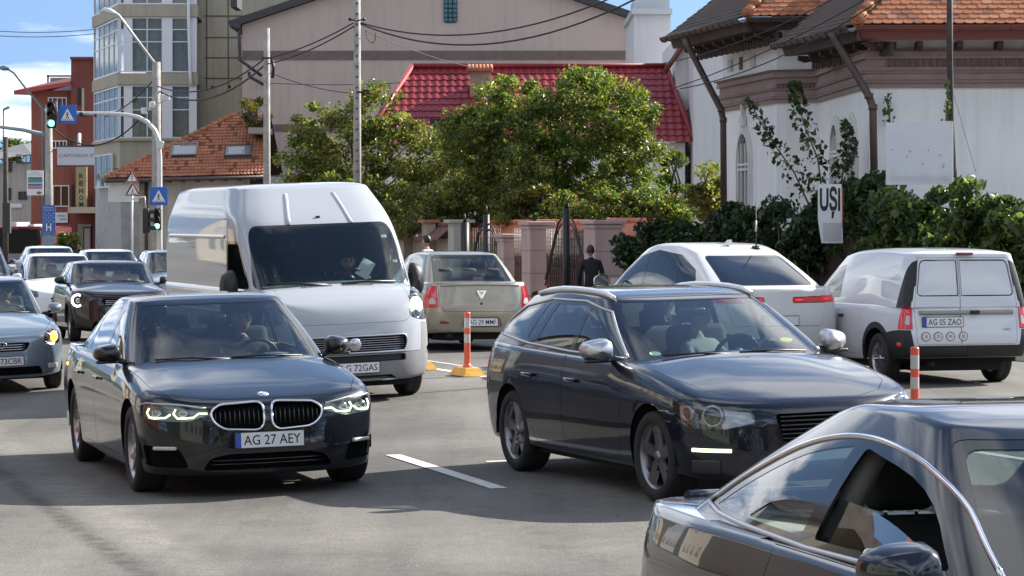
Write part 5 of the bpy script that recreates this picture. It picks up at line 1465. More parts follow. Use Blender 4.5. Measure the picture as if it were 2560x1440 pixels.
 # --- red and black bus far back at the left
def bus():
 root=thing('city_bus','dark red bus front far back at the left edge with a big dark windscreen','bus',tuple(at(30,640,132).xy)+(-0.26,))
 D=132.0;X=lambda px:at(px,0,D).x;Z=lambda py:at(0,py,D).z
 RB=paint_mat('bus_red',(0.16,0.012,0.02),0,0.35)
 b=MB();b.box2((X(-70),D+0.05,Z(650)),(X(104),D+9,Z(570)));b.v=[Vector(v)for v in b.v];wb(b,'body',[RB],root)
 b=MB();b.box(((X(-70)+X(104))/2,D+4.5,Z(569)-0.02),(X(104)-X(-70)-0.1,8.6,0.16),0,0,None,0.06,2);wb(b,'roof',[RB],root)
 b=MB();b.prism(rpoly([(X(-64),Z(632)),(X(101),Z(632)),(X(99),Z(573)),(X(-62),Z(573))],0.12),frame((0,D+0.03,0),(1,0,0),(0,0,1)),0,0.05);wb(b,'windscreen',[mat('bus_glass',(0.010,0.009,0.010),0.35,spec=0.25)],root)
 b=MB();b.box2((X(-70),D-0.02,Z(662)),(X(104),D+0.05,Z(634)));wb(b,'front_panel',[mat('bus_grey',(0.28,0.27,0.27),0.5)],root)
 b=MB();b.box((X(100),D-0.25,Z(588)),(0.16,0.12,0.42),0,0,None,0.04,2);wb(b,'side_mirror',[BLACK],root)
 b=MB();b.box2((X(0),D+1.5,Z(566)),(X(28),D+5,Z(556)));b.box2((X(55),D+1.5,Z(567)),(X(72),D+5,Z(561)));wb(b,'roof_unit',[SIGNW],root)
 for x in(X(-50),X(88)):
  b=MB();b.tube([(x-0.13,D+1.9,0.22),(x+0.13,D+1.9,0.22)],0.48,20);wb(b,'wheel',[RUBBER],root)
  # --- ground, road, kerb
AX_A=Vector((-0.358,0.934,0));AX_N=Vector((0.934,0.358,0));MED=Vector((-0.58,36.5,0))
def rd(n,t,z=0.0):
 q=MED+AX_N*n+AX_A*t
 return Vector((q.x,q.y,z))
def drop(x,y):
 t=max(0.0,min(1.0,(y-43)/12.0))
 n=(x-MED.x)*AX_N.x+(y-MED.y)*AX_N.y
 g=max(0.0,min(1.0,-n/7.0))
 return-max(0.22*t*t*(3-2*t),g*float(np.interp(y,[8,14,22,37,60],[0.0,0.07,0.18,0.27,0.28])))
def hit_ground(px,py):
 z=0.0
 for _ in range(8):
  D=(CAMH-z)*FPX/(py-HZ);x=(px-CX)*D/FPX;z=drop(x,D)
 return Vector((x,D,z))
def rt_px(px,n):
 k=px-CX
 o=MED+AX_N*n
 return(o.x*FPX-o.y*k)/(-AX_A.x*FPX+AX_A.y*k)
def rp(px,n,z=None):
 q=rd(n,rt_px(px,n))
 q.z=drop(q.x,q.y)if z is None else z
 return q
def asphalt():
 m=bpy.data.materials.new('asphalt');m.use_nodes=True
 nt=m.node_tree;N,L=nt.nodes,nt.links
 b=N['Principled BSDF']
 tc=N.new('ShaderNodeTexCoord')
 def noise(sc,det,rough=0.6,vec=None):
  n=N.new('ShaderNodeTexNoise');n.inputs['Scale'].default_value=sc;n.inputs['Detail'].default_value=det;n.inputs['Roughness'].default_value=rough
  L.new(vec or tc.outputs['Object'],n.inputs['Vector']);return n
 rot=N.new('ShaderNodeMapping');rot.inputs['Rotation'].default_value=(0,0,R_(-21));rot.inputs['Scale'].default_value=(1.0,0.05,1)
 L.new(tc.outputs['Object'],rot.inputs[0])
 n1=noise(0.9,6,0.6,rot.outputs[0]);n2=noise(0.35,6);n3=noise(55,3,0.7);n4=noise(7,5)
 r1=N.new('ShaderNodeValToRGB')
 r1 .color_ramp.elements[0].position=0.40;r1 .color_ramp.elements[0].color=(0.100,0.096,0.089,1)
 r1 .color_ramp.elements[1].position=0.62;r1 .color_ramp.elements[1].color=(0.200,0.188,0.168,1)
 mx=N.new('ShaderNodeMath');mx.operation='ADD';L.new(n1 .outputs['Fac'],mx.inputs[0]);L.new(n2 .outputs['Fac'],mx.inputs[1])
 md=N.new('ShaderNodeMath');md.operation='MULTIPLY';md.inputs[1].default_value=0.5;L.new(mx.outputs[0],md.inputs[0])
 L.new(md.outputs[0],r1 .inputs[0])
 r3=N.new('ShaderNodeValToRGB');r3 .color_ramp.elements[0].position=0.33;r3 .color_ramp.elements[0].color=(0.55,0.55,0.55,1)
 r3 .color_ramp.elements[1].position=0.62;r3 .color_ramp.elements[1].color=(1.22,1.21,1.18,1)
 L.new(n3 .outputs['Fac'],r3 .inputs[0])
 m1=N.new('ShaderNodeMixRGB');m1 .blend_type='MULTIPLY';m1 .inputs[0].default_value=0.75
 L.new(r1 .outputs[0],m1 .inputs[1]);L.new(r3 .outputs[0],m1 .inputs[2])
 r4=N.new('ShaderNodeValToRGB');r4 .color_ramp.elements[0].position=0.30;r4 .color_ramp.elements[0].color=(0.7,0.7,0.7,1);r4 .color_ramp.elements[1].position=0.5
 L.new(n4 .outputs['Fac'],r4 .inputs[0])
 m2=N.new('ShaderNodeMixRGB');m2 .blend_type='MULTIPLY';m2 .inputs[0].default_value=0.5
 L.new(m1 .outputs[0],m2 .inputs[1]);L.new(r4 .outputs[0],m2 .inputs[2])
 col=m2 .outputs[0]
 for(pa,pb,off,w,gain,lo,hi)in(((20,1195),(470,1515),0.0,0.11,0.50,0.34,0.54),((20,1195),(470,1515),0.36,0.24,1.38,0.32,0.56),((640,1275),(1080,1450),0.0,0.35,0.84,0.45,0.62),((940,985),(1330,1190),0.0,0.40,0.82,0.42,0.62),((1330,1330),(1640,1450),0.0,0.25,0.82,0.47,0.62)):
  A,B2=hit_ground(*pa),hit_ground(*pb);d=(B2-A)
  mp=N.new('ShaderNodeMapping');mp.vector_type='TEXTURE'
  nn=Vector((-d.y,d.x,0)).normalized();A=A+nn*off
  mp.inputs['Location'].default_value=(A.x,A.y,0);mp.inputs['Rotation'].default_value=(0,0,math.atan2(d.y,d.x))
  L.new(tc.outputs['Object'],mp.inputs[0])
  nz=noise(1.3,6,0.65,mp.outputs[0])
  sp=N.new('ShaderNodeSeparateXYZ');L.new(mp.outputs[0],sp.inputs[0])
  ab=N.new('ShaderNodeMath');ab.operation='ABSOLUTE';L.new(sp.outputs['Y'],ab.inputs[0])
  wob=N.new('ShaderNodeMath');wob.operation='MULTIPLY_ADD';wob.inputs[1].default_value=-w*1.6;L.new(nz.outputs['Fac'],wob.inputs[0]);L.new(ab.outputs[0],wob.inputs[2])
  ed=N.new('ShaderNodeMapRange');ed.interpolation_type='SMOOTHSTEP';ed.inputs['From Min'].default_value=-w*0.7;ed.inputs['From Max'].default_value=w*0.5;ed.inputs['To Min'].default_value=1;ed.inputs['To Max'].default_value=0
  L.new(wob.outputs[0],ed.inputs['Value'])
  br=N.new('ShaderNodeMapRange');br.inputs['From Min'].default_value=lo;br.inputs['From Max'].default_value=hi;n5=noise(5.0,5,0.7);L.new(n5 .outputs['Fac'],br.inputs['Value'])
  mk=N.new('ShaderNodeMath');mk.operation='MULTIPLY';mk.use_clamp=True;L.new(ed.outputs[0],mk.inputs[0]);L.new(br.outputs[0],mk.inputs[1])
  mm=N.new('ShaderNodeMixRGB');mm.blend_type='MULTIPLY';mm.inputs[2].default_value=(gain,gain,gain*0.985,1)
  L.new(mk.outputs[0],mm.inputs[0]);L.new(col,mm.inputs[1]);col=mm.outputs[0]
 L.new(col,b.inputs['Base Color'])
 b.inputs['Roughness'].default_value=0.82
 b.inputs['Specular IOR Level'].default_value=0.25
 bp=N.new('ShaderNodeBump');bp.inputs['Strength'].default_value=0.55;bp.inputs['Distance'].default_value=0.012
 L.new(n3 .outputs['Fac'],bp.inputs['Height']);L.new(bp.outputs[0],b.inputs['Normal'])
 return m
ASPH=asphalt()
TAR=mat('tar_seam',(0.105,0.100,0.092),0.95,var=0.35,vscale=11)
PAVING=mat('pavement_concrete',(0.30,0.28,0.25),0.9,var=0.22,vscale=2.5,bump=0.3,bscale=30)
KERBM=mat('kerb_concrete',(0.36,0.34,0.31),0.9,var=0.25,vscale=4)
ROADPAINT=mat('road_paint',(0.62,0.60,0.55),0.8,var=0.22,vscale=14,bump=0.2,bscale=60)
SOIL=mat('soil',(0.10,0.085,0.06),0.95,var=0.35,vscale=5)
def ground():
 b=MB()
 ys=[-60,-20,0]+list(range(8,57))+[60,75,100,150,300,800,1600,3000]
 xs=[-3000,-800,-200,-60]+list(range(-30,31,2))+[60,200,800,3000]
 b.grid([[(x,y,drop(x,y)-0.03)for x in xs]for y in ys],0,True)
 b.build('terrain',[mat('far_ground',(0.13,0.125,0.11),0.95,var=0.2,vscale=0.4)])['kind']='structure'
 b=MB()
 P=[]
 for t in[-60,-45]+[-30+0.5*i for i in range(60)]+list(range(0,30,1))+[35,45,60,90,130,180]:
  row=[]
  for n in[-24,-19,-14,-11,-9,-8,-7.5,-7,-6.5,-6,-5.5,-5,-4.5,-4,-3,-2,-1,0,3,6,8.5]:
   q=rd(n,t);row.append((q.x,q.y,drop(q.x,q.y)))
  P.append(row)
 b.grid(P,0,True,flip=True)
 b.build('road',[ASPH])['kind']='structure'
 def slab(name,n0,n1,h,m,t0,t1,step=2.0):
  b=MB()
  k=int((t1-t0)/step)
  for i in range(k):
   a,c=t0+i*step,t0+(i+1)*step-0.008
   z=lambda n,t:drop(rd(n,t).x,rd(n,t).y)
   v=[rd(n0,a),rd(n1,a),rd(n1,c),rd(n0,c)]
   zz=[z(n0,a),z(n1,a),z(n1,c),z(n0,c)]
   lo=[Vector((p.x,p.y,q-0.05))for p,q in zip(v,zz)];hi=[Vector((p.x,p.y,q+h))for p,q in zip(v,zz)]
   b.add(lo+hi,[(4,5,6,7),(0,1,5,4),(1,2,6,5),(2,3,7,6),(3,0,4,7)],0)
  o=b.build(name,[m]);o['kind']='structure'
  return o
 slab('pavement',8.66,12.5,0.125,PAVING,-40,90)
 k0=slab('kerb',8.5,8.65,0.13,KERBM,16,90,1.0)
 shared=None
 for i in range(36):
  t=-20+i
  b=MB();z=drop(rd(8.5,t).x,rd(8.5,t).y)
  M=frame(rd(8.575,t+0.5,z+0.045),AX_A,-AX_N)
  if shared is None:
   b.box((0,0,0),(0.985,0.15,0.18),0,0,None,0.015,1)
   shared=b.mesh('kerbstone',[KERBM])
  o=new_obj('kerbstone',shared,k0)
  o.matrix_local=M
ground()
def marking(name,n0,n1,t0,t1,mats,z=0.004,label=None,cat=None,kind='structure',rough=0.0,seed=1):
 rnd=random.Random(seed)
 b=MB()
 k=max(2,int((t1-t0)/0.25))
 P=[]
 for i in range(k+1):
  t=t0+(t1-t0)*i/k
  row=[]
  for n in(n0+rnd.uniform(-rough,rough),n1+rnd.uniform(-rough,rough)):
   q=rd(n,t);row.append((q.x,q.y,drop(q.x,q.y)+z))
  P.append(row)
 b.grid(P,0,True,flip=True)
 o=b.build(name,mats);o['kind']=kind
 return o
def line_quad(name,p0,p1,w,mats,z):
 A,B=hit_ground(*p0)+Vector((0,0,z)),hit_ground(*p1)+Vector((0,0,z))
 d=(B-A).normalized();s=Vector((-d.y,d.x,0))*w/2
 b=MB();k=10
 b.grid([[A+(B-A)*i/k-s,A+(B-A)*i/k+s]for i in range(k+1)],0,True)
 o=b.build(name,mats);o['kind']='structure'
 return o
line_quad('lane_dash',(983,1138),(1248,1222),0.145,[ROADPAINT],0.005)
line_quad('lane_dash',(1215,1155),(1440,1147),0.10,[ROADPAINT],0.005)
marking('median_line',-0.06,0.06,-14,40,[ROADPAINT],0.005,rough=0.006)
marking('median_line',0.55,0.65,-14,40,[mat('worn_paint',(0.40,0.38,0.34),0.85,var=0.3,vscale=9)],0.005,rough=0.008,seed=4)
def seam(pts,w0,w1,m,z,name,seed):
 rnd=random.Random(seed)
 Q=[hit_ground(px,py)for px,py in pts]
 R=[]
 for a,b2 in zip(Q[:-1],Q[1:]):
  k=max(2,int((b2-a).length/0.10))
  R+=[a+(b2-a)*i/k for i in range(k)]
 R.append(Q[-1])
 b=MB();P=[]
 for i,q in enumerate(R):
  d=(R[min(i+1,len(R)-1)]-R[max(i-1,0)]).normalized();s=Vector((-d.y,d.x,0))
  j=0.02*math.sin(i*0.35+seed)+rnd.uniform(-0.004,0.004);w=w0+(w1-w0)*(0.5+0.5*math.sin(i*0.23+2*seed))*rnd.uniform(0.85,1.1)
  P.append([Vector((e.x,e.y,drop(e.x,e.y)+z))for e in(q+s*(j-w/2),q+s*(j+w/2))])
 b.grid(P,0,True)
 o=b.build(name,[m]);o['kind']='structure'
 # --- buildings
def stucco(name,col,var=0.10,vs=0.8,bump=0.25,streak=0.25):
 if name in MATS:return MATS[name]
 m=mat(name,col,0.92,var=var,vscale=vs,bump=bump,bscale=25)
 nt=m.node_tree;N,L=nt.nodes,nt.links
 b=N['Principled BSDF']
 src=b.inputs['Base Color'].links[0].from_socket
 tc=N.new('ShaderNodeTexCoord')
 mp=N.new('ShaderNodeMapping');mp.inputs['Scale'].default_value=(2.2,2.2,0.12)
 L.new(tc.outputs['Object'],mp.inputs[0])
 n=N.new('ShaderNodeTexNoise');n.inputs['Scale'].default_value=2.0;n.inputs['Detail'].default_value=7;n.inputs['Roughness'].default_value=0.7
 L.new(mp.outputs[0],n.inputs['Vector'])
 r=N.new('ShaderNodeValToRGB');r.color_ramp.elements[0].position=0.34;r.color_ramp.elements[1].position=0.52
 lo=1-streak
 r.color_ramp.elements[0].color=(lo,lo,lo*0.98,1);r.color_ramp.elements[1].color=(1,1,1,1)
 L.new(n.outputs['Fac'],r.inputs[0])
 mx=N.new('ShaderNodeMixRGB');mx.blend_type='MULTIPLY';mx.inputs[0].default_value=1.0
 L.new(src,mx.inputs[1]);L.new(r.outputs[0],mx.inputs[2]);L.new(mx.outputs[0],b.inputs['Base Color'])
 return m
PINKW=stucco('pink_grey_render',(0.50,0.40,0.345),0.05,0.5,0.3,0.10)
BANDBR=mat('brown_band',(0.17,0.125,0.11),0.9,var=0.15)
BEIGEW=stucco('beige_render',(0.42,0.37,0.28),0.08,0.5,0.3,0.15)
WHITEW=stucco('white_render',(0.79,0.79,0.79),0.05,0.5,0.3,0.09)
GREYW=stucco('grey_white_render',(0.60,0.59,0.59),0.05,0.4,0.2,0.08)
ORANGEW=stucco('orange_red_render',(0.30,0.098,0.065),0.12,0.6,0.2,0.15)
DKREDW=stucco('dark_red_render',(0.20,0.058,0.046),0.12,0.6,0.2,0.2)
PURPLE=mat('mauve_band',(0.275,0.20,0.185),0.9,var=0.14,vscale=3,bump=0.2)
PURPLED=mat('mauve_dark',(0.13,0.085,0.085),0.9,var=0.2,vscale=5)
TRIMW=mat('trim_white',(0.66,0.65,0.63),0.7,var=0.05)
PVC=mat('pvc_white',(0.72,0.72,0.73),0.35)
WOODDK=mat('dark_wood',(0.055,0.035,0.03),0.8,var=0.3,vscale=8)
PIPEBR=mat('brown_pipe',(0.075,0.05,0.045),0.45,var=0.2,vscale=6)
GUTRED=mat('red_brown_gutter',(0.17,0.045,0.035),0.5)
DKFASCIA=mat('dark_fascia',(0.045,0.042,0.045),0.6)
PANE=glass_mat('building_pane',(0.75,0.78,0.77),boost=0.35)
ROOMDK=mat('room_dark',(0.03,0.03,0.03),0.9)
CURTAIN=mat('curtain',(0.55,0.54,0.52),0.9,var=0.15,vscale=4)
CONC=mat('concrete_pole',(0.33,0.31,0.28),0.9,var=0.25,vscale=5,bump=0.3,bscale=20)
TILEOR=mat('tile_orange',(0.40,0.135,0.055),0.8,var=0.3,vscale=2.2,bump=0.2)
TILEOR2=mat('tile_orange_pale',(0.46,0.19,0.09),0.8,var=0.3,vscale=3)
TILEOR3=mat('tile_brown',(0.26,0.10,0.055),0.85,var=0.3,vscale=3)
TILEDK=mat('tile_shade_dark',(0.085,0.062,0.048),0.9,var=0.35,vscale=2)  # shade of the left roof slopes is put into this tile colour
TERRA=mat('terracotta_roof',(0.40,0.155,0.08),0.85,var=0.3,vscale=2)
REDMETAL=mat('red_metal_roof',(0.23,0.022,0.028),0.42,0.0,coat=0.12,spec=0.3,var=0.25,vscale=1.1)
STEELW=mat('painted_steel',(0.60,0.61,0.60),0.4,0.2,var=0.08)
CABLE=mat('cable_black',(0.015,0.015,0.016),0.7)
IRON=mat('wrought_iron',(0.018,0.018,0.02),0.5)
def wb(mb,name,mats,parent):
 o=parent.matrix_local.translation if parent.parent is None else parent['wo']
 off=Vector(o)
 mb.v=[Vector(v)-off for v in mb.v]
 ob=mb.build(name,mats,parent)
 ob['wo']=tuple(off)
 return ob
def thing(name,label,cat,loc,group=None):
 o=empty(name,loc)
 bpy.context.view_layer.update()
 return tag(o,label,cat,group)
def win(parent,M,w,h,cols,rows,fm,depth=0.12,fr=0.06,curtain=0.0,split=None,name='window'):
 def TB(b):
  b.v=[M@Vector(v)for v in b.v];return b
 b=MB()
 for x in(-w/2+fr/2,w/2-fr/2):b.box((x,0,0),(fr,h,0.07))
 for y in(-h/2+fr/2,h/2-fr/2):b.box((0,y,0),(w-2*fr,fr,0.07))
 xs=cols if isinstance(cols,list)else[(-w/2+w*k/cols)for k in range(1,cols)]
 ys=rows if isinstance(rows,list)else[(-h/2+h*k/rows)for k in range(1,rows)]
 for x in xs:b.box((x,0,-0.004),(fr*0.75,h-2*fr,0.056))
 for y in ys:b.box((0,y,-0.008),(w-2*fr,fr*0.75,0.048))
 f=wb(TB(b),name,[fm],parent)
 g=MB();g.box((0,0,-0.01),(w-fr,h-fr,0.008))
 wb(TB(g),'pane',[PANE],f)
 if curtain>0:
  c=MB();n=28
  P=[]
  for i in range(n+1):
   x=-w/2+w*curtain*i/n
   P.append([(x,-h/2,-0.18+0.03*math.sin(i*1.9)),(x,h/2,-0.18+0.03*math.sin(i*1.9))])
  c.grid(P,0,True)
  wb(TB(c),'curtain',[CURTAIN],f)
 return f
def wall_holes(poly_w,poly_h,holes,M,depth,mi=0):
 b=MB()
 xs=sorted({0,poly_w,*[h[0]for h in holes],*[h[0]+h[2]for h in holes]})
 ys=sorted({0,poly_h,*[h[1]for h in holes],*[h[1]+h[3]for h in holes]})
 for x0,x1 in zip(xs[:-1],xs[1:]):
  for y0,y1 in zip(ys[:-1],ys[1:]):
   cx,cy=(x0+x1)/2,(y0+y1)/2
   if any(h[0]<cx<h[0]+h[2]and h[1]<cy<h[1]+h[3]for h in holes):continue
   b.add([Vector((x0,y0,0)),Vector((x1,y0,0)),Vector((x1,y1,0)),Vector((x0,y1,0))],[(0,1,2,3)],mi,False,M)
 for x,y,w,h in holes:
  d=-depth
  for q in(((x,y,0),(x,y,d),(x,y+h,d),(x,y+h,0)),((x+w,y,0),(x+w,y+h,0),(x+w,y+h,d),(x+w,y,d)),((x,y,0),(x+w,y,0),(x+w,y,d),(x,y,d)),((x,y+h,0),(x,y+h,d),(x+w,y+h,d),(x+w,y+h,0))):
   b.add([Vector(p)for p in q],[(0,1,2,3)],mi,False,M)
 return b
GZ=-0.25
# --- pink gabled block behind
def gable_block():
 D=106.0
 x0,x1=at(606,0,D).x,at(1616,0,D).x
 ze=at(0,62,D).z
 zl=lambda py:at(0,py,D).z
 root=thing('apartment_house','large pink grey gable ended block with brown string courses and a dark roof edge','building',((x0+x1)/2,D+6,GZ))
 xm=(x0+x1)/2
 slope=(at(740,0,D).z-at(590,50,D).z)/(at(740,0,D).x-at(590,0,D).x)
 zp=ze+slope*(xm-x0)
 b=MB()
 dpt=14
 f=[Vector((x0,D,GZ)),Vector((x1,D,GZ)),Vector((x1,D,ze)),Vector((xm,D,zp)),Vector((x0,D,ze))]
 k=[v+Vector((0,dpt,0))for v in f]
 b.add(f+k,[(0,1,2,3,4),(9,8,7,6,5),(0,4,9,5),(1,6,7,2)],0)
 wb(b,'wall',[PINKW],root)
 for py0,py1,xa,xb in((127,149,x0,at(1608,0,D).x),(311,327,x0,x1)):
  b=MB();b.box2((xa,D-0.05,zl(py1)),(xb,D+0.1,zl(py0)));wb(b,'string_course',[BANDBR],root)
 b=MB()
 ov=0.45
 sl=Vector((xm-x0,0,zp-ze)).normalized();nr=Vector((-sl.z,0,sl.x))
 for sg in(1,-1):
  e=Vector((x0-ov*sl.x,0,ze-ov*sl.z))if sg>0 else Vector((x1+ov*sl.x,0,ze-ov*sl.z))
  n2=Vector((nr.x*sg,0,nr.z));pk=Vector((xm,0,zp))
  q=[]
  for y in(D-0.35,D+dpt+0.3):
   for o in(0.02,0.28):
    q+=[e+n2*o+Vector((0,y,0)),pk+Vector((0,y,o*1.15))]
  b.add(q,[(0,1,3,2),(4,6,7,5),(2,3,7,6),(0,4,5,1),(0,2,6,4),(1,5,7,3)],0)
 wb(b,'roof',[DKFASCIA],root)
 b=MB()
 p=[at(597,75,D-0.6),at(600,150,D-0.6),at(655,190,D-0.5)]
 g0=at(590,68,D-0.6)
 b.tube([g0+Vector((-0.05,0,0)),g0+Vector((0.14,0,0))],0.12,10)
 b.tube([p[0],p[0]+Vector((0.02,0,-0.5)),p[1],p[2]],0.06,8)
 b.tube([at(622,180,D-0.4),at(624,192,D-0.4),at(660,212,D-0.4)],0.06,8)
 wb(b,'downpipe',[DKFASCIA],root)
 b=MB();c=at(593,5,D+1);b.box((c.x-0.05,D+1.2,c.z),(0.25,2,0.5));wb(b,'eaves_end',[DKFASCIA],root)
 M=frame(Vector((at(1126,0,D).x,D-0.02,at(0,8,D).z)),(1,0,0),(0,0,1))
 M2=frame(Vector((at(1126,0,D).x,D-0.01,at(0,8,D).z)),(1,0,0),(0,0,1))
 w=at(1143,0,D).x-at(1109,0,D).x
 gm=mat('glass_block',(0.02,0.105,0.115),0.15,coat=0.7,var=0.4,vscale=6)
 b=MB();b.prism(rpoly([(-w/2,-0.75),(w/2,-0.75),(w/2,1.2),(-w/2,1.2)],[0.12,0.12,0,0]),M2,-0.02,0.02,0)
 wf=wb(b,'window',[DKFASCIA],root)
 nx,ny=3,11
 for i in range(nx):
  for j in range(ny):
   c=MB();c.box((-w/2+w*(i+0.5)/nx,-0.72+1.9*(j+0.5)/ny,0.035),(w/nx*0.86,1.9/ny*0.86,0.06),0,0,None,0.012,1)
   c.v=[M@v for v in c.v]
   wb(c,'glass_block',[gm],wf)
gable_block()
# --- beige flats with the glazed bay
def beige_flats():
 D=114.0
 root=thing('apartment_building','tall beige apartment block with white glazed corner bays on each floor','building',(at(420,0,D).x,D+6,GZ))
 X=lambda px,d=D:at(px,0,d).x
 Z=lambda py,d=D:at(0,py,d).z
 bx0,bx1=X(300),X(492)
 wx1=X(612)
 ztop=Z(-260)
 b=MB();b.box2((bx1-0.3,D+0.9,GZ),(wx1+2.0,D+10,ztop));wb(b,'wall',[BEIGEW],root)
 j=MB()
 for px in(511,565):j.box2((X(px)-0.02,D+0.87,Z(225)),(X(px)+0.02,D+0.9,ztop))
 for py in(36,90,141,193):j.box2((X(505),D+0.868,Z(py)-0.02),(X(612),D+0.9,Z(py)+0.02))
 wb(j,'panel_joint',[mat('joint_dark',(0.12,0.10,0.07),0.95)],root)
 for px,py,s in((531,218,0.10),(573,217,0.10),(626,216,0.10),(500,53,0.11)):
  v=MB();q=at(px,py,D+0.88);v.box(q,(s*1.1,0.04,s*1.1));wb(v,'vent',[ROOMDK],root)
 side_d=7.0
 sx=X(236,D+side_d)
 core=MB()
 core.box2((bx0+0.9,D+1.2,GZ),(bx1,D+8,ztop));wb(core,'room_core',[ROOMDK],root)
 band=MB()
 bands=[(345,352),(183,212),(12,42),(-160,-130)]
 def ringband(z0,z1,o,mb):
  f0,f1=Vector((bx0-o*0.6,D-o,0)),Vector((bx1+0.05,D-o,0))
  l1=Vector((sx-o*0.9,D+side_d,0))
  pts=[l1,f0,f1,f1+Vector((0,1.0,0)),Vector((f0 .x+0.6,D+1.4,0)),l1+Vector((1.4,0.6,0))]
  vs=[Vector((p.x,p.y,z0))for p in pts]+[Vector((p.x,p.y,z1))for p in pts]
  n=len(pts)
  mb.add(vs,[list(range(n))[::-1],[n+i for i in range(n)]]+[(i,(i+1)%n,n+(i+1)%n,n+i)for i in range(n)])
 for pa,pb in bands:
  ringband(Z(pb),Z(pa),0.12,band)
 ringband(Z(420),Z(350),0.0,band)
 wb(band,'floor_band',[BEIGEW],root)
 ground_w=MB();ringband(GZ,Z(421),-0.05,ground_w);wb(ground_w,'ground_wall',[mat('ground_floor_wall',(0.42,0.40,0.37),0.9,var=0.2)],root)
 for pt,pb in((43,181),(213,346),(-128,11)):
  z0,z1=Z(pb),Z(pt)
  h=z1-z0;zc=(z0+z1)/2
  for pa,pb2,cols in((299,313,1),(328,408,2),(428,476,1)):
   w=X(pb2)-X(pa)
   win(root,frame((X((pa+pb2)/2),D,zc),(1,0,0),(0,0,1)),w,h,cols,[h*0.5-0.5,h*0.5-1.0 if h>1.9 else 0],PVC,fr=0.055,curtain=0.0 if pt==43 and pa<320 else 0.95)
  for pa,pb2 in((313,328),(408,428),(476,492)):
   wb(MB().box2((X(pa),D-0.03,z0),(X(pb2),D+0.1,z1)),'window_pier',[PVC],root)
  A=Vector((bx0-0.05,D+0.05,zc));B2=Vector((sx,D+side_d,zc))
  L_=(A-B2).length
  win(root,frame((A+B2)/2,A-B2,(0,0,1)),L_,h,5,[h*0.5-0.5,h*0.5-1.0 if h>1.9 else 0],PVC,fr=0.07,curtain=0.9)
 A=Vector((bx0-0.05,D,Z(400)));B2=Vector((sx,D+side_d,Z(400)))
 win(root,frame((A+B2)/2+Vector((-0.1,-0.1,-0.4)),A-B2,(0,0,1)),5.0,1.4,3,1,PVC)
 b=MB();b.tube([(X(473),D-0.2,ztop),(X(473),D-0.2,Z(48)),(X(477),D-0.2,Z(190)),(X(480),D-0.2,Z(215))],0.07,8);wb(b,'downpipe',[PVC],root)
beige_flats()
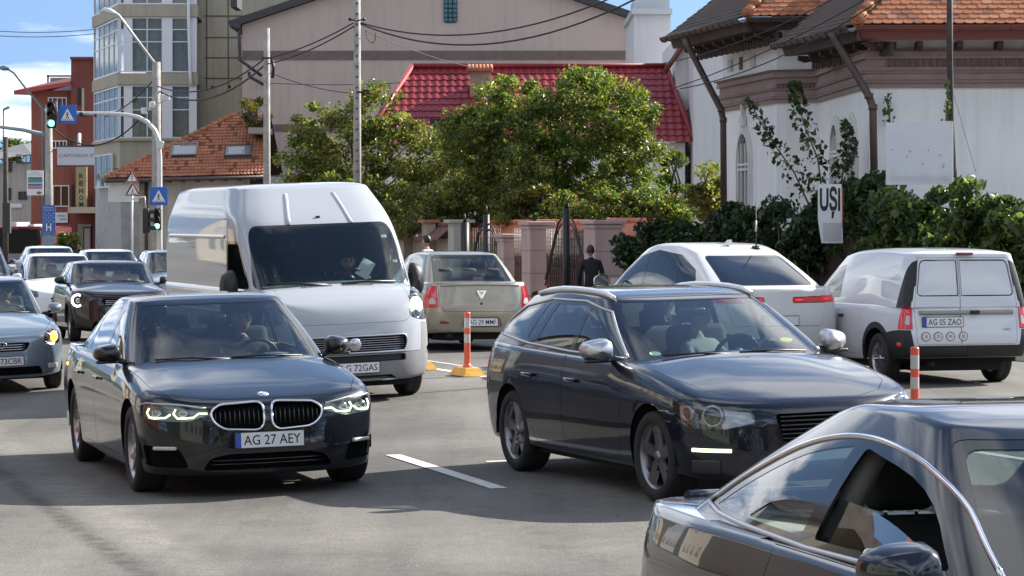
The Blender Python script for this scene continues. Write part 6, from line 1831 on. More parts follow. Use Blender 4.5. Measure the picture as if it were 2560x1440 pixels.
# --- tiled cottage in front of the flats
def tile_sheet(b,o,ux,uy,nx,ny,sx,sy,mats_n,rnd,keep=None,th=0.02,amp=0.035):
 n=ux.cross(uy).normalized()
 if n.z<0:n=-n
 for j in range(ny):
  for i in range(nx):
   p=o+ux*(i*sx)+uy*(j*sy)
   c=p+ux*sx*0.5+uy*sy*0.5
   if keep and not keep(c):continue
   lift=rnd.uniform(0.0,0.008);w=sx*1.04
   rows=[]
   for v,dz in((-0.10,0.035),(1.0,0.0)):
    rows.append([p+ux*(w*t)+uy*(sy*v)+n*(dz+lift+amp*math.sin(math.pi*t))for t in(0,0.25,0.5,0.75,1.0)])
   mi=rnd.choice(mats_n)
   b.grid(rows,mi,True)
   q=rows[0]
   b.add(q+[v-n*0.03 for v in q],[(k,k+5,k+6,k+1)for k in range(4)],mi)
def cottage():
 D=99.0
 root=thing('cottage','low cottage with a brown tiled hipped roof and two roof windows','house',(at(480,0,D).x,D+4,GZ))
 X=lambda px,d=D:at(px,0,d).x
 e0,e1=at(262,448,D),at(668,438,D)
 zr=at(0,288,D+3.4).z
 r0,r1=Vector((at(588,0,D+3.4).x,D+3.4,zr)),Vector((at(676,0,D+3.4).x,D+3.4,zr))
 rnd=random.Random(5)
 wl=MB();wl.box2((X(345),D+0.5,GZ),(X(672),D+7,e0 .z+0.12));wb(wl,'wall',[stucco('cottage_wall',(0.46,0.42,0.36),0.1,1.0,0.2,0.25)],root)
 l=MB();l.box2((X(268),D+0.2,at(0,505,D).z),(X(345),D+7,e0 .z+0.1));wb(l,'side_wall',[TRIMW],root)
 s=MB()
 bl=Vector((e0 .x,D+7.2,e0 .z));br=Vector((e1 .x,D+7.2,e1 .z))
 s.add([e0,e1,r1,r0,bl,br],[(0,1,2,3),(0,3,4),(3,2,5,4)],0)
 rf=wb(s,'roof',[mat('roof_batten',(0.10,0.05,0.035),0.9)],root)
 t=MB()
 ux=(e1-e0).normalized();uyv=(r1-e1);uyv=(uyv-ux*uyv.dot(ux));L_=uyv.length;uy=uyv.normalized()
 W_=(e1-e0).length
 hipdir=(r0-e0);hx,hy=hipdir.dot(ux),hipdir.dot(uy)
 wins=[(at(427,0,D+1).x,at(489,0,D+1).x),(at(564,0,D+1).x,at(627,0,D+1).x)]
 zw0,zw1=at(0,395,D+1.2).z,at(0,366,D+1.2).z
 def keep(c):
  r=c-e0;x,y=r.dot(ux),r.dot(uy)
  if x<hx*(y/hy)+0.03 or y>L_-0.05:return False
  return not any(a-0.03<c.x<b+0.03 and zw0-0.06<c.z<zw1+0.06 for a,b in wins)
 sx,sy=0.125,0.20
 o=tile_sheet(t,e0+Vector((0,0,0.03)),ux,uy,int(W_/sx),int(L_/sy)+1,sx,sy,[0,0,0,0,2,0,0,1,2,0],rnd,keep)
 ob=wb(t,'roof_tiling',[TERRA,mat('terracotta_dark',(0.17,0.06,0.035),0.9,var=0.3),mat('terracotta_pale',(0.36,0.15,0.085),0.85,var=0.25)],root);ob['kind']='stuff'
 for k in range(22):
  a=e0+(r0-e0)*(k/22);c=e0+(r0-e0)*((k+1.15)/22)
  h=MB();h.tube([a+Vector((0,0,0.05)),c+Vector((0,0,0.03))],[0.10,0.085],8);wb(h,'ridge_tile',[TERRA],root)
 for a,b2 in wins:
  w=b2-a;c0=Vector(((a+b2)/2,0,0));zc=(zw0+zw1)/2
  tt=(zc-e0 .z)/(uy.z);p=e0+uy*tt;c=Vector((c0 .x,p.y,p.z))
  n=ux.cross(uy).normalized();n=n if n.z>0 else-n
  M=frame(c+n*0.10,ux,uy);hh=(zw1-zw0)/uy.z
  f=MB()
  for x in(-w/2,w/2):f.box((x,0,0),(0.07,hh+0.1,0.12))
  for y in(-hh/2,hh/2):f.box((0,y,0.002),(w+0.07,0.07,0.12))
  f.v=[M@v for v in f.v];fo=wb(f,'roof_window',[mat('zinc',(0.2,0.2,0.2),0.4,0.6)],root)
  g=MB();g.box((0,0,0.02),(w,hh,0.02));g.v=[M@v for v in g.v]
  wb(g,'pane',[mat('skylight_glass',(0.22,0.25,0.25),0.08,0.0,coat=1.0)],fo)
 g=MB();g.tube([e0+Vector((0,-0.08,-0.06)),e1+Vector((0,-0.08,-0.06))],0.07,8);wb(g,'gutter',[PIPEBR],root)
 rb=MB()
 for k in range(9):
  p=e0+(e1-e0)*((k+2.5)/11.5);rb.box((p.x,p.y+0.2,p.z-0.12),(0.10,0.6,0.10))
 wb(rb,'rafter_end',[WOODDK],root)
 dp=MB();dp.tube([(X(362),D+0.38,e0 .z-0.1),(X(362),D+0.38,GZ)],0.06,8);wb(dp,'downpipe',[PIPEBR],root)
 c=MB();c.box2((X(618),D+0.3,at(0,333,D).z),(X(668),D+2.2,at(0,318,D).z));wb(c,'dormer_slab',[mat('slab_grey',(0.3,0.27,0.23),0.9)],root)
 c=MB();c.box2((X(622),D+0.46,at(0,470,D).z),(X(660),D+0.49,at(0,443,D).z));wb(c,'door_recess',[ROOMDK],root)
cottage()
# --- house with the red metal roof
def red_roof_house():
 D=84.0
 X=lambda px,d=D:at(px,0,d).x
 Z=lambda py,d=D:at(0,py,d).z
 root=thing('house','house under a glossy red metal tile roof behind the garden trees','house',(X(1320),D+4,GZ))
 e0,e1=Vector((X(905),D,Z(360))),Vector((X(1735),D,Z(357)))
 dy=3.6
 r0=Vector((X(1032,D+dy),D+dy,Z(170,D+dy)));r1=Vector((X(1665,D+dy),D+dy,Z(170,D+dy)))
 w=MB();w.box2((X(935),D+0.5,GZ),(X(1715),D+7,e0 .z+0.05));wb(w,'wall',[WHITEW],root)
 def slope(a,b2,c,d,name):
  ux=(b2-a).normalized();n=ux.cross(d-a);n.normalize()
  if n.z<0:n=-n
  uy=n.cross(ux)
  if uy.z<0:uy=-uy
  W_=(b2-a).length;H_=(d-a).dot(uy)
  m=MB()
  pitch,step=0.24,0.36
  ny=max(1,int(H_/step))
  for j in range(ny+1):
   y0,y1=j*step,min(H_,(j+1)*step+0.01)
   if y1<=y0+0.02:continue
   def xr(y):
    t=y/H_
    return(d-a).dot(ux)*t,(b2-a).dot(ux)+((c-b2).dot(ux))*t
   cols=int(W_/pitch*6)
   for i in range(cols):
    xa,xb=W_*i/cols,W_*(i+1)/cols
    lo0,hi0=xr(y0);lo1,hi1=xr(y1)
    pts=[]
    for x,y,top in((xa,y0,0),(xb,y0,0),(xb,y1,1),(xa,y1,1)):
     lo,hi=xr(y);x=min(max(x,lo),hi)
     ph=(x/pitch)%1.0
     wz=0.03*(0.5+0.5*math.cos(2*math.pi*ph))+(0.028 if not top else 0.0)
     pts.append(a+ux*x+uy*y+n*wz)
    if(pts[0]-pts[1]).length<1e-4 and(pts[2]-pts[3]).length<1e-4:continue
    m.add(pts,[(0,1,2,3)],0,True)
    if j>0:m.add([pts[0],pts[1],pts[1]-n*0.03,pts[0]-n*0.03],[(0,3,2,1)],0)
  return wb(m,name,[REDMETAL],root)
 slope(e0,e1,r1,r0,'roof_slope')
 eb=Vector((e1 .x+0.1,D+dy*2,e1 .z));
 slope(e1,Vector((e1 .x+0.2,D+dy*2,e1 .z)),r1+Vector((0.01,0.01,0)),r1,'hip_slope')
 slope(Vector((e0 .x-0.2,D+dy*2,e0 .z)),e0,r0,r0+Vector((0,0.01,0)),'hip_slope')
 for a,b2 in((e0,r0),(e1,r1),(r0,r1)):
  rg=MB();rg.tube([a+Vector((0,-0.03,0.07)),b2+Vector((0,-0.03,0.07))],0.085,8);wb(rg,'ridge_cap',[REDMETAL],root)
 c=at(1200,205,D+2.4)
 ch=MB();ch.box((c.x,c.y,c.z-0.5),(0.62,0.5,1.6));
 cho=wb(ch,'chimney',[mat('chimney_render',(0.30,0.22,0.15),0.95,var=0.2)],root)
 k=MB()
 for i in range(7):
  x=c.x-0.34+0.113*i
  k.tube([(x,c.y-0.38,c.z+0.36),(x,c.y,c.z+0.50),(x,c.y+0.38,c.z+0.36)],0.06,8)
 for x in(c.x-0.25,c.x+0.25):k.box((x,c.y,c.z+0.36),(0.1,0.45,0.14))
 wb(k,'chimney_cap',[TERRA],cho)
 f0,f1,f2,f3=at(1085,358,D-2.0),at(1330,352,D-2.0),at(1300,325,D-0.2),at(1110,325,D-0.2)
 slope(f0,f1,f2,f3,'porch_roof')
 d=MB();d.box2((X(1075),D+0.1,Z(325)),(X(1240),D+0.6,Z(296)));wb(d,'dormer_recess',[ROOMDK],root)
red_roof_house()
# --- tall pale block between the two roofs
def pale_block():
 D=86.3
 root=thing('apartment_house','tall plain grey white side wall rising behind the red roof','building',(at(1730,0,D).x,D+4,GZ))
 X=lambda px,d=D:at(px,0,d).x
 Z=lambda py,d=D:at(0,py,d).z
 b=MB();b.box2((X(1690),D,GZ),(X(1835),D+8,Z(95)));b.box2((X(1734,83.6),83.6,GZ),(X(1835),D-0.003,Z(97)));wb(b,'wall',[GREYW],root)  # nearer front box added to throw shade on the red roof's end
 b=MB()
 b.add([Vector((X(1690),D-0.1,Z(100))),Vector((X(1700),D-0.1,Z(118))),Vector((X(1660),D-0.1,Z(190))),Vector((X(1650),D-0.1,Z(175)))],[(0,1,2,3)],0)
 for v in list(b.v):pass
 b2=MB();b2 .tube([Vector((X(1722),D-0.15,Z(92))),Vector((X(1660),D-0.15,Z(182)))],0.09,6);wb(b2,'verge',[GUTRED],root)
 p=MB();p.box2((X(1617),D+9,GZ),(X(1718),D+16,Z(36,D+9)));wb(p,'rear_wall',[GREYW],root)
 t=MB();t.box2((X(1610),D+8.8,Z(36,D+9)),(X(1722),D+16.2,Z(22,D+9)));t.box2((X(1618),D+9.2,Z(22,D+9)),(X(1716),D+12,Z(-4,D+9)));wb(t,'roof_edge',[mat('sheet_metal',(0.5,0.53,0.54),0.45,0.3)],root)
 for py in(276,340):
  c=MB();c.tube([Vector((X(1712),D-0.03,Z(py))),Vector((X(1800),D-0.03,Z(py+6)))],0.015,5);wb(c,'wall_cable',[CABLE],root)
pale_block()
# --- orange red building with the vertical sign
def orange_building():
 D=150.0
 X=lambda px,d=D:at(px,0,d).x
 Z=lambda py,d=D:at(0,py,d).z
 root=thing('office_building','orange red rendered building with white windows left of the flats','building',(X(160),D+5,-0.3))
 b=MB();b.box2((X(78),D,-0.3),(X(182),D+10,Z(226)));wb(b,'wall',[ORANGEW],root)
 b=MB();b.box2((X(182),D-0.6,-0.3),(X(250),D+8,Z(150)));b.box2((X(181),D-0.8,Z(150)),(X(252),D+8,Z(144)));wb(b,'stair_tower',[DKREDW],root)
 r=MB()
 q=[Vector((X(42),D-0.9,Z(228))),Vector((X(182),D-0.9,Z(205))),Vector((X(182),D+3,Z(180))),Vector((X(60),D+3,Z(222)))]
 r.add(q+[v-Vector((0,0,0.22))for v in q],[(0,1,2,3),(7,6,5,4),(0,4,5,1),(1,5,6,2),(3,7,4,0)],0);wb(r,'roof',[mat('red_eave',(0.42,0.05,0.04),0.5)],root)
 f=MB()
 f.box2((X(86),D+4,Z(224)),(X(91),D+4.2,Z(178)));f.box2((X(86),D+4,Z(183)),(X(182),D+4.2,Z(178)))
 fo=wb(f,'billboard_frame',[mat('frame_grey',(0.42,0.40,0.36),0.7)],root)
 f=MB();f.box2((X(92),D+4.3,Z(224)),(X(182),D+4.35,Z(184)));wb(f,'billboard_back',[mat('board_back',(0.40,0.43,0.48),0.6)],fo)
 f=MB();f.box2((X(118),D+2,Z(210)),(X(134),D+3,Z(200)));f.box2((X(138),D+2,Z(208)),(X(148),D+3,Z(199)));wb(f,'chimney',[DKREDW],root)
 for pa,pb,pt,pbm in((120,168,243,282),(130,168,351,372),(132,174,463,517)):
  w,h=X(pb)-X(pa),Z(pt)-Z(pbm)
  win(root,frame((X((pa+pb)/2),D-0.05,(Z(pt)+Z(pbm))/2),(1,0,0),(0,0,1)),w,h,4 if pbm<400 else 2,1,PVC,curtain=0.9)
 for pa,pb,pt,pbm in((199,207,221,266),(209,215,222,280)):
  s=MB();s.box2((X(pa),D-0.63,Z(pbm)),(X(pb),D-0.58,Z(pt)));wb(s,'window_slot',[ROOMDK if pa==199 else BEIGEW],root)
 for px,py,h,w2 in((180,350,30,6),(184,462,58,6)):
  s=MB();s.box2((X(px),D-0.65,Z(py+h)),(X(px+w2),D-0.6,Z(py)));wb(s,'window_slot',[ROOMDK],root)
 c=MB();c.box2((X(193),D-3.2,Z(533)),(X(300),D-0.7,Z(518)));wb(c,'canopy',[BEIGEW],root)
 c=MB();c.box2((X(238),D-0.9,-0.3),(X(268),D-0.62,Z(535)));c.box2((X(239),D-0.9,Z(516)),(X(266),D-0.62,Z(478)));wb(c,'door_leaf',[mat('maroon_panel',(0.07,0.012,0.02),0.5)],root)
 c=MB();c.box2((X(200),D-0.8,-0.3),(X(234),D-0.62,Z(560)));wb(c,'entrance',[mat('entrance_stone',(0.25,0.22,0.18),0.9,var=0.3)],root)
 c=MB();c.box2((X(214),D-0.84,-0.3),(X(216),D-0.80,Z(567)));c.box2((X(231),D-0.84,-0.3),(X(234),D-0.80,Z(567)));c.box2((X(214),D-0.84,Z(570)),(X(234),D-0.80,Z(567)));wb(c,'door_frame',[WOODDK],root)
 c=MB();c.box2((X(217),D-0.83,0),(X(231),D-0.81,Z(571)));wb(c,'door_glass',[mat('door_pane',(0.28,0.30,0.29),0.1,coat=1.0)],root)
 for px in(302,322):
  pass
 s=MB();s.box2((X(268),D-0.4,-0.3),(X(420),D+6,Z(470)));wb(s,'annexe_wall',[mat('annexe',(0.36,0.34,0.32),0.9,var=0.25)],root)
 s=MB();s.box2((X(290),D-0.8,Z(520)),(X(390),D+2,Z(498)));wb(s,'annexe_fascia',[mat('annexe_dark',(0.075,0.045,0.04),0.8)],root)
 s=MB();s.box2((X(273),D-1.0,Z(498)),(X(315),D+1.5,Z(470)));wb(s,'annexe_balcony',[TRIMW],root)
 s=MB();s.box2((X(300),D-0.44,Z(606)),(X(315),D-0.40,Z(550)));wb(s,'annexe_door',[mat('annexe_doorm',(0.30,0.29,0.29),0.6)],root)
 sg=thing('vertical_sign','tall cream upright sign with the dark letters REHOM on the orange building','sign',(X(214),D-1.2,Z(520)))
 b=MB();b.box2((X(199),D-1.3,Z(522)),(X(226),D-1.1,Z(418)));wb(b,'panel',[mat('sign_cream',(0.27,0.23,0.13),0.7,var=0.1)],sg)
 for ch,py in zip('REHOM',(441,459,478,495,511)):
  t=MB();put_text(t,ch,frame(Vector((X(212.5),D-1.31,Z(py))),(1,0,0),(0,0,1)),0.22,0.26,0,0.03)
  wb(t,'letter',[INK],sg)
 sg=thing('shop_sign','white rectangular sign with a red and green name and two slashes','sign',(X(191),D-4,Z(412)))
 Dd=D-4
 x0,x1=at(143,0,Dd).x,at(240,0,Dd).x;z0,z1=at(0,413,Dd).z,at(0,367,Dd).z
 b=MB();b.box2((x0,Dd,z0),(x1,Dd+0.18,z1));wb(b,'panel',[mat('sign_white',(0.50,0.53,0.57),0.5)],sg)
 b=MB();b.box2((x0-0.03,Dd-0.02,z1),(x1+0.03,Dd+0.2,z1+0.07));b.box2((x0-0.03,Dd-0.02,z0-0.07),(x1+0.03,Dd+0.2,z0));wb(b,'frame_edge',[DKFASCIA],sg)
 Mz=lambda px,py:frame(Vector((at(px,0,Dd).x,Dd-0.012,at(0,py,Dd).z)),(1,0,0),(0,0,1))
 t=MB();put_text(t,'CAPI',Mz(162,389),0.62,0.17);wb(t,'lettering',[mat('sign_red',(0.40,0.13,0.14),0.6)],sg)
 t=MB();put_text(t,'TAROM',Mz(199,389),0.82,0.17);put_text(t,'//',Mz(230,388),0.22,0.2);wb(t,'lettering',[mat('sign_green',(0.13,0.20,0.20),0.6)],sg)
 b=MB();b.tube([Vector((at(197,0,Dd).x,Dd+0.1,z1)),Vector((at(194,0,Dd).x,Dd+0.6,at(0,334,Dd).z))],0.09,6);wb(b,'hanger',[PVC],sg)
 sg=thing('name_board','small white name board on the orange wall beside the blue hospital sign','sign',(X(155),D-0.1,Z(558)))
 b=MB();b.box2((X(138),D-0.12,Z(557)),(X(170),D-0.02,Z(531)));wb(b,'panel',[PVC],sg)
 b=MB()
 for k,(pa,pb)in enumerate(((144,163),(150,166))):b.box2((X(pa),D-0.13,Z(541+8*k)),(X(pb),D-0.121,Z(538.5+8*k)))
 wb(b,'print',[mat('print_brown',(0.25,0.17,0.13),0.6)],sg)
orange_building()
def left_building():
 D=165.0
 X=lambda px,d=D:at(px,0,d).x
 Z=lambda py,d=D:at(0,py,d).z
 root=thing('office_building','pale grey low building with dark window bands at the far left','building',(X(40),D+5,-0.3))
 b=MB();b.box2((X(-60),D,-0.3),(X(80),D+12,Z(408)));wb(b,'wall',[stucco('far_grey',(0.40,0.38,0.34),0.1,0.4,0.1,0.25)],root)
 b=MB();q=[Vector((X(-60),D-0.5,Z(408))),Vector((X(82),D-0.5,Z(385))),Vector((X(76),D+6,Z(354))),Vector((X(14),D+6,Z(352))),Vector((X(-60),D+6,Z(372)))]
 b.add(q,[(0,1,2,3,4)],0);wb(b,'roof',[mat('slate_roof',(0.17,0.17,0.165),0.8,var=0.2)],root)
 for pa,pb,pt,pbm in((40,78,386,408),(46,68,479,499),(10,30,400,430),(12,28,470,500)):
  w,h=X(pb)-X(pa),Z(pt)-Z(pbm)
  win(root,frame((X((pa+pb)/2),D-0.03,(Z(pt)+Z(pbm))/2),(1,0,0),(0,0,1)),w,h,3,1,DKFASCIA)
 b=MB();b.box2((X(28),D-0.1,Z(519)),(X(55),D-0.02,Z(509)));wb(b,'name_plate',[PVC],root)
left_building()
# --- white house with mauve courses and orange tiles
def white_house():
 zb=lambda py,D:at(0,py,D).z
 D4=49.0
 P=[Vector((13.5,48.6,0)),Vector((6.25,49.0,0)),Vector((6.06,55.2,0)),Vector((5.26,55.6,0)),Vector((4.53,60.4,0)),Vector((9.0,66,0))]
 root=thing('house','white house with mauve string courses and orange scalloped roof tiles','house',(8.5,54,GZ))
 rnd=random.Random(12)
 ztop=5.45
 def course(mb,z0,z1,out,mi=0):
  n=len(P)
  nr=[]
  for i in range(n-1):
   d=(P[i+1]-P[i]).normalized();nn=Vector((d.y,-d.x,0))
   if nn.y>0 and i<4:nn=-nn if nn.x>0 or nn.y>0.9 else nn
   nr.append(nn)
  for i in range(n-1):
   d=(P[i+1]-P[i]).normalized()
   nn=Vector((-d.y,d.x,0))*-1
   c=(P[i]+P[i+1])/2
   if nn.dot(c-Vector((9,56,0)))<0:nn=-nn
   nr[i]=nn
  Q=[]
  for i in range(n):
   if i==0:q=P[0]+nr[0]*out
   elif i==n-1:q=P[-1]+nr[-1]*out
   else:
    m=nr[i-1]+nr[i];m.normalize();q=P[i]+m*(out/max(0.3,m.dot(nr[i])))
   Q.append(q)
  vs=[Vector((q.x,q.y,z0))for q in Q]+[Vector((q.x,q.y,z1))for q in Q]
  vi=[Vector((q.x,q.y,z0))for q in P]+[Vector((q.x,q.y,z1))for q in P]
  fs=[]
  for i in range(n-1):
   fs+=[(i,i+1,n+i+1,n+i),(n+i,n+i+1,3*n+i+1,3*n+i),(i+1,i,2*n+i,2*n+i+1)]
  mb.add(vs+vi,fs,mi)
 def wall_frame(i,px_or_s,z):
  d=(P[i+1]-P[i]).normalized();nn=Vector((d.y,-d.x,0))
  c=(P[i]+P[i+1])/2
  if nn.dot(c-Vector((9,56,0)))<0:nn=-nn
  return d,nn
 w=MB();course(w,GZ,ztop+0.6,0.0);wb(w,'wall',[WHITEW],root)
 b=MB()
 zl=zb(220,D4);zh=zb(127,D4)
 hh=zh-zl
 for f0,f1,out in((0.0,0.14,0.05),(0.14,0.19,0.10),(0.19,0.40,0.07),(0.40,0.45,0.12),(0.45,0.55,0.09),(0.55,0.78,0.05),(0.78,0.84,0.12),(0.84,0.96,0.10),(0.96,1.0,0.16)):
  course(b,zl+hh*f0,zl+hh*f1,out)
 wb(b,'cornice',[PURPLE],root)
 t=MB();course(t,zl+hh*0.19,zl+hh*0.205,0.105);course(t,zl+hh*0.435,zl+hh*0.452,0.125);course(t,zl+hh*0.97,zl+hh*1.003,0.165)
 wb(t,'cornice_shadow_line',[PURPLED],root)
 shared=None
 dn_root=wb(MB().box((6.3,48.98,zl+hh*0.66),(0.01,0.01,0.01)),'frieze',[PURPLED],root)
 for i,cnt in((0,46),(2,9)):
  d,nn=wall_frame(i,0,0)
  L_=(P[i+1]-P[i]).length
  for k in range(cnt):
   s=L_-0.35-k*0.12 if i==0 else L_*(k+0.7)/(cnt+0.4)
   if i==0 and s<2.0:break
   q=P[i]+d*s+nn*(0.075 if i==0 else 0.08)
   zz=zl+hh*(0.665 if i==0 else 0.50)
   m=MB();m.box((q.x,q.y,zz),(0.062,0.05,hh*0.17),0,math.atan2(d.y,d.x))
   wb(m,'dentil',[PURPLED],dn_root)
 def arch_window(i,s,z0,w_,h_,parts,dark=False):
  d,nn=wall_frame(i,0,0)
  if d.cross(Vector((0,0,1))).dot(nn)<0:d2=-d
  else:d2=d
  q=P[i]+d*s+nn*0.0
  M=frame(Vector((q.x,q.y,z0)),d2,(0,0,1))
  r=w_/2
  arch=[(-r,0),(r,0)]+[(r*math.cos(a),h_-r+r*1.15*math.sin(a))for a in[math.pi*k/10 for k in range(11)]]
  b=MB()
  for off,z_a,z_b in((-0.20,0.0,0.04),(-0.11,0.0,0.07)):
   o=offset_poly(arch,off);inn=offset_poly(arch,off+0.09)
   n=len(o)
   vs=[Vector((p[0],p[1],z_b))for p in o]+[Vector((p[0],p[1],z_b))for p in inn]+[Vector((p[0],p[1],z_a))for p in o]+[Vector((p[0],p[1],z_a))for p in inn]
   fs=[]
   for k in range(n):
    j=(k+1)%n
    fs+=[(k,j,n+j,n+k),(2*n+k,2*n+j,j,k),(n+k,n+j,3*n+j,3*n+k)]
   b.add([M@v for v in vs],fs,0)
  f=wb(b,'window_moulding',[TRIMW],root)
  g=MB();g.prism(offset_poly(arch,0.0),M,0.004,0.012,0);wb(g,'pane',[mat('window_dark',(0.10,0.105,0.10),0.12,coat=1.0)],f)
  fr=MB()
  for x in(-r+0.03,-r*0.36,r*0.36,r-0.03):fr.add([M@v for v in MB().box((x,(h_-0.1)/2,0.03),(0.06,h_-0.12-(0.2 if abs(x)>r*0.5 else 0),0.04)).v],[(0,1,3,2),(4,6,7,5),(0,4,5,1),(2,3,7,6),(0,2,6,4),(1,5,7,3)],0)
  for y in(0.03,h_*0.55,h_*0.62):fr.add([M@v for v in MB().box((0,y,0.036),(w_-0.04,0.05,0.044)).v],[(0,1,3,2),(4,6,7,5),(0,4,5,1),(2,3,7,6),(0,2,6,4),(1,5,7,3)],0)
  wb(fr,'window_frame',[TRIMW],f)
  return M,d2
 L3=(P[4]-P[3]).length
 M,d=arch_window(3,L3*0.56,2.06+(540-520)*58.3/FPX,0.98,1.55*0.94,3)
 k=MB();k.v=[]
 for yy,ww,hh2 in((1.80,0.34,0.20),(2.02,0.10,0.28)):
  k.add([M@v for v in MB().box((0,yy,0.05),(ww,hh2,0.08)).v],[(0,1,3,2),(4,6,7,5),(0,4,5,1),(2,3,7,6),(0,2,6,4),(1,5,7,3)],0)
 wb(k,'keystone',[TRIMW],root)
 L1=(P[2]-P[1]).length
 arch_window(1,L1*0.30,2.06+(540-470)*51/FPX,0.95,1.1,3)
 arch_window(1,L1*0.62,2.06+(540-470)*53/FPX,0.95,1.1,3)
 dW,nW=wall_frame(3,0,0)
 for f,ww,hh2,m in((0.40,0.36,0.26,GREYW),(0.62,0.18,0.26,mat('vent_ochre',(0.20,0.135,0.07),0.9)),(0.82,0.36,0.24,GREYW)):
  q=P[3]+dW*L3*f+nW*0.02
  v=MB();v.box((q.x,q.y,2.06+(540-155)*58/FPX),(ww,0.05,hh2),0,math.atan2(dW.y,dW.x));wb(v,'wall_panel',[m],root)
  # ---- roofs
 def tiles(a,b2,c,dd,name,mats_,cap=300,w_t=0.175,ex=0.145,hip_l=True):
  ux=(b2-a).normalized();n=ux.cross(dd-a);n.normalize()
  if n.z<0:n=-n
  uy=n.cross(ux);
  if uy.z<0:uy=-uy
  W_=(b2-a).length;H_=(dd-a).dot(uy)
  s=MB();s.add([a,b2,c,dd],[(0,1,2,3)],0)
  base=wb(s,name,[mat('roof_boards',(0.07,0.045,0.035),0.95)],root)
  pts=[(-w_t/2*0.97,0.27)]+[(-w_t/2*0.97*math.cos(t),0.045-0.045*math.sin(t))for t in[math.pi*k/6 for k in range(7)]]+[(w_t/2*0.97,0.27)]
  mb=MB();mb.prism(pts,Matrix.Identity(4),0.0,0.016,0)
  ms=[mb.mesh('roof_tile',[m])for m in mats_]
  rows=int(H_/ex)+1;cnt=0;rest=MB()
  for j in range(rows):
   y=j*ex-0.03
   t=max(0,y)/H_
   lo=(dd-a).dot(ux)*t;hi=W_+(c-b2).dot(ux)*t
   nx=int((hi-lo)/w_t)+1
   x0=(int(lo/w_t))*w_t+(w_t/2 if j%2 else 0)
   for i in range(nx+1):
    x=x0+i*w_t
    if x<lo-0.01 or x>hi+0.01:continue
    q=a+ux*x+uy*y+n*(0.034+rnd.uniform(0,0.006))
    Mt=frame(q,ux,uy-n*0.0)@Matrix.Rotation(R_(-4.5+rnd.uniform(-1,1)),4,'X')@Matrix.Rotation(R_(rnd.uniform(-1.6,1.6)),4,'Z')
    if cnt>=cap:
     rest.add(mb.v,mb.f,rnd.randrange(len(mats_)),False,Mt);continue
    o=new_obj('roof_tile',rnd.choice(ms),base)
    Mt.translation=q-Vector(base['wo'])
    o.matrix_local=Mt
    cnt+=1
  if rest.v:wb(rest,'roof_tiling',list(mats_),base)['kind']='stuff'
  return base,ux,uy,n
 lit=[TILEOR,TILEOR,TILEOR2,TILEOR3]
 dk=[TILEDK]  # shaded copy of the tiles for slopes turned from the sun
 ez=zb(62,48.2)
 A0,A1=Vector((5.94,48.2,ez)),Vector((14.2,47.8,ez))
 rise=2.6
 hipA=A0+Vector((2.1,3.1,rise));topA=Vector((14.2,hipA.y,ez+rise))
 tiles(A0,A1,topA,hipA,'front_slope',lit,290)
 B1=Vector((5.06,52.9,ez-0.02))
 hipB=B1+(hipA-A0)*1.0+Vector((0.4,0,0));hipB=Vector((hipA.x+0.1,hipA.y+4,ez+rise))
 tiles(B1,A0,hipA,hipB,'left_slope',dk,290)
 ez2=zb(40,54.0)
 C0,C1=Vector((4.55,54.2,ez2)),Vector((6.3,54.0,ez2))
 hipC=C0+Vector((1.55,2.2,1.9))
 tiles(C0,C1,Vector((6.6,hipC.y,hipC.z)),hipC,'front_slope',lit,200)
 E1=Vector((3.35,59.9,ez2-0.02))
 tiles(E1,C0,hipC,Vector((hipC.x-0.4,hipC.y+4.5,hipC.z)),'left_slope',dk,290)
 for a,b2,m,kmax in((A0,hipA,TILEOR2,14),(C0,hipC,TILEOR2,12)):
  for k in range(kmax):
   p=a+(b2-a)*(k/kmax)+Vector((0,0,0.06));q=a+(b2-a)*((k+1.2)/kmax)+Vector((0,0,0.03))
   h=MB();h.tube([p,q],[0.125,0.09],10);wb(h,'hip_tile',[m],root)
 def eaves(a,b2,gm,brackets=0,inward=None):
  d=(b2-a).normalized();nn=Vector((d.y,-d.x,0))
  if inward.dot(nn)>0:nn=-nn
  L_=(b2-a).length
  g=MB()
  P2=[]
  for s in(0,L_):
   row=[]
   for k in range(9):
    t=math.pi*k/8
    row.append(a+d*s+nn*(0.10+0.085*math.cos(t))+Vector((0,0,-0.03-0.085*math.sin(t))))
   P2 .append(row)
  g.grid(P2,0,True)
  g.tube([a+nn*0.19+Vector((0,0,-0.03)),b2+nn*0.19+Vector((0,0,-0.03))],0.014,6)
  k=int(L_/0.42)
  for i in range(k+1):
   q=a+d*(L_*i/k)
   pts=[q+nn*(0.10+0.095*math.cos(math.pi*t/6))+Vector((0,0,-0.03-0.095*math.sin(math.pi*t/6)))for t in range(7)]
   g.tube(pts,0.011,5)
  wb(g,'gutter',[gm],root)
  f=MB()
  o=-nn*0.10+Vector((0,0,-0.16))
  f.add([a+o*0.2,b2+o*0.2,b2+o+Vector((0,0,-0.10)),a+o+Vector((0,0,-0.10)),a+o-nn*0.9+Vector((0,0,-0.02)),b2+o-nn*0.9+Vector((0,0,-0.02))],[(0,1,2,3),(3,2,5,4)],0)
  wb(f,'fascia',[GUTRED if gm is GUTRED else WOODDK],root)
  n_=int(L_/0.68)
  for i in range(n_):
   q=a+d*(L_*(i+0.6)/n_)
   r=MB()
   prof=[(-0.12,0),(-0.66,0),(-0.66,-0.11),(-0.52,-0.14),(-0.38,-0.10),(-0.26,-0.13),(-0.12,-0.08)]
   M=frame(q-nn*0.12+Vector((0,0,-0.27)),nn,(0,0,1))
   r.prism([(p[0],p[1])for p in prof],M,-0.05,0.05,0)
   wb(r,'rafter_end',[WOODDK],root)
 ins=Vector((0.3,1,0))
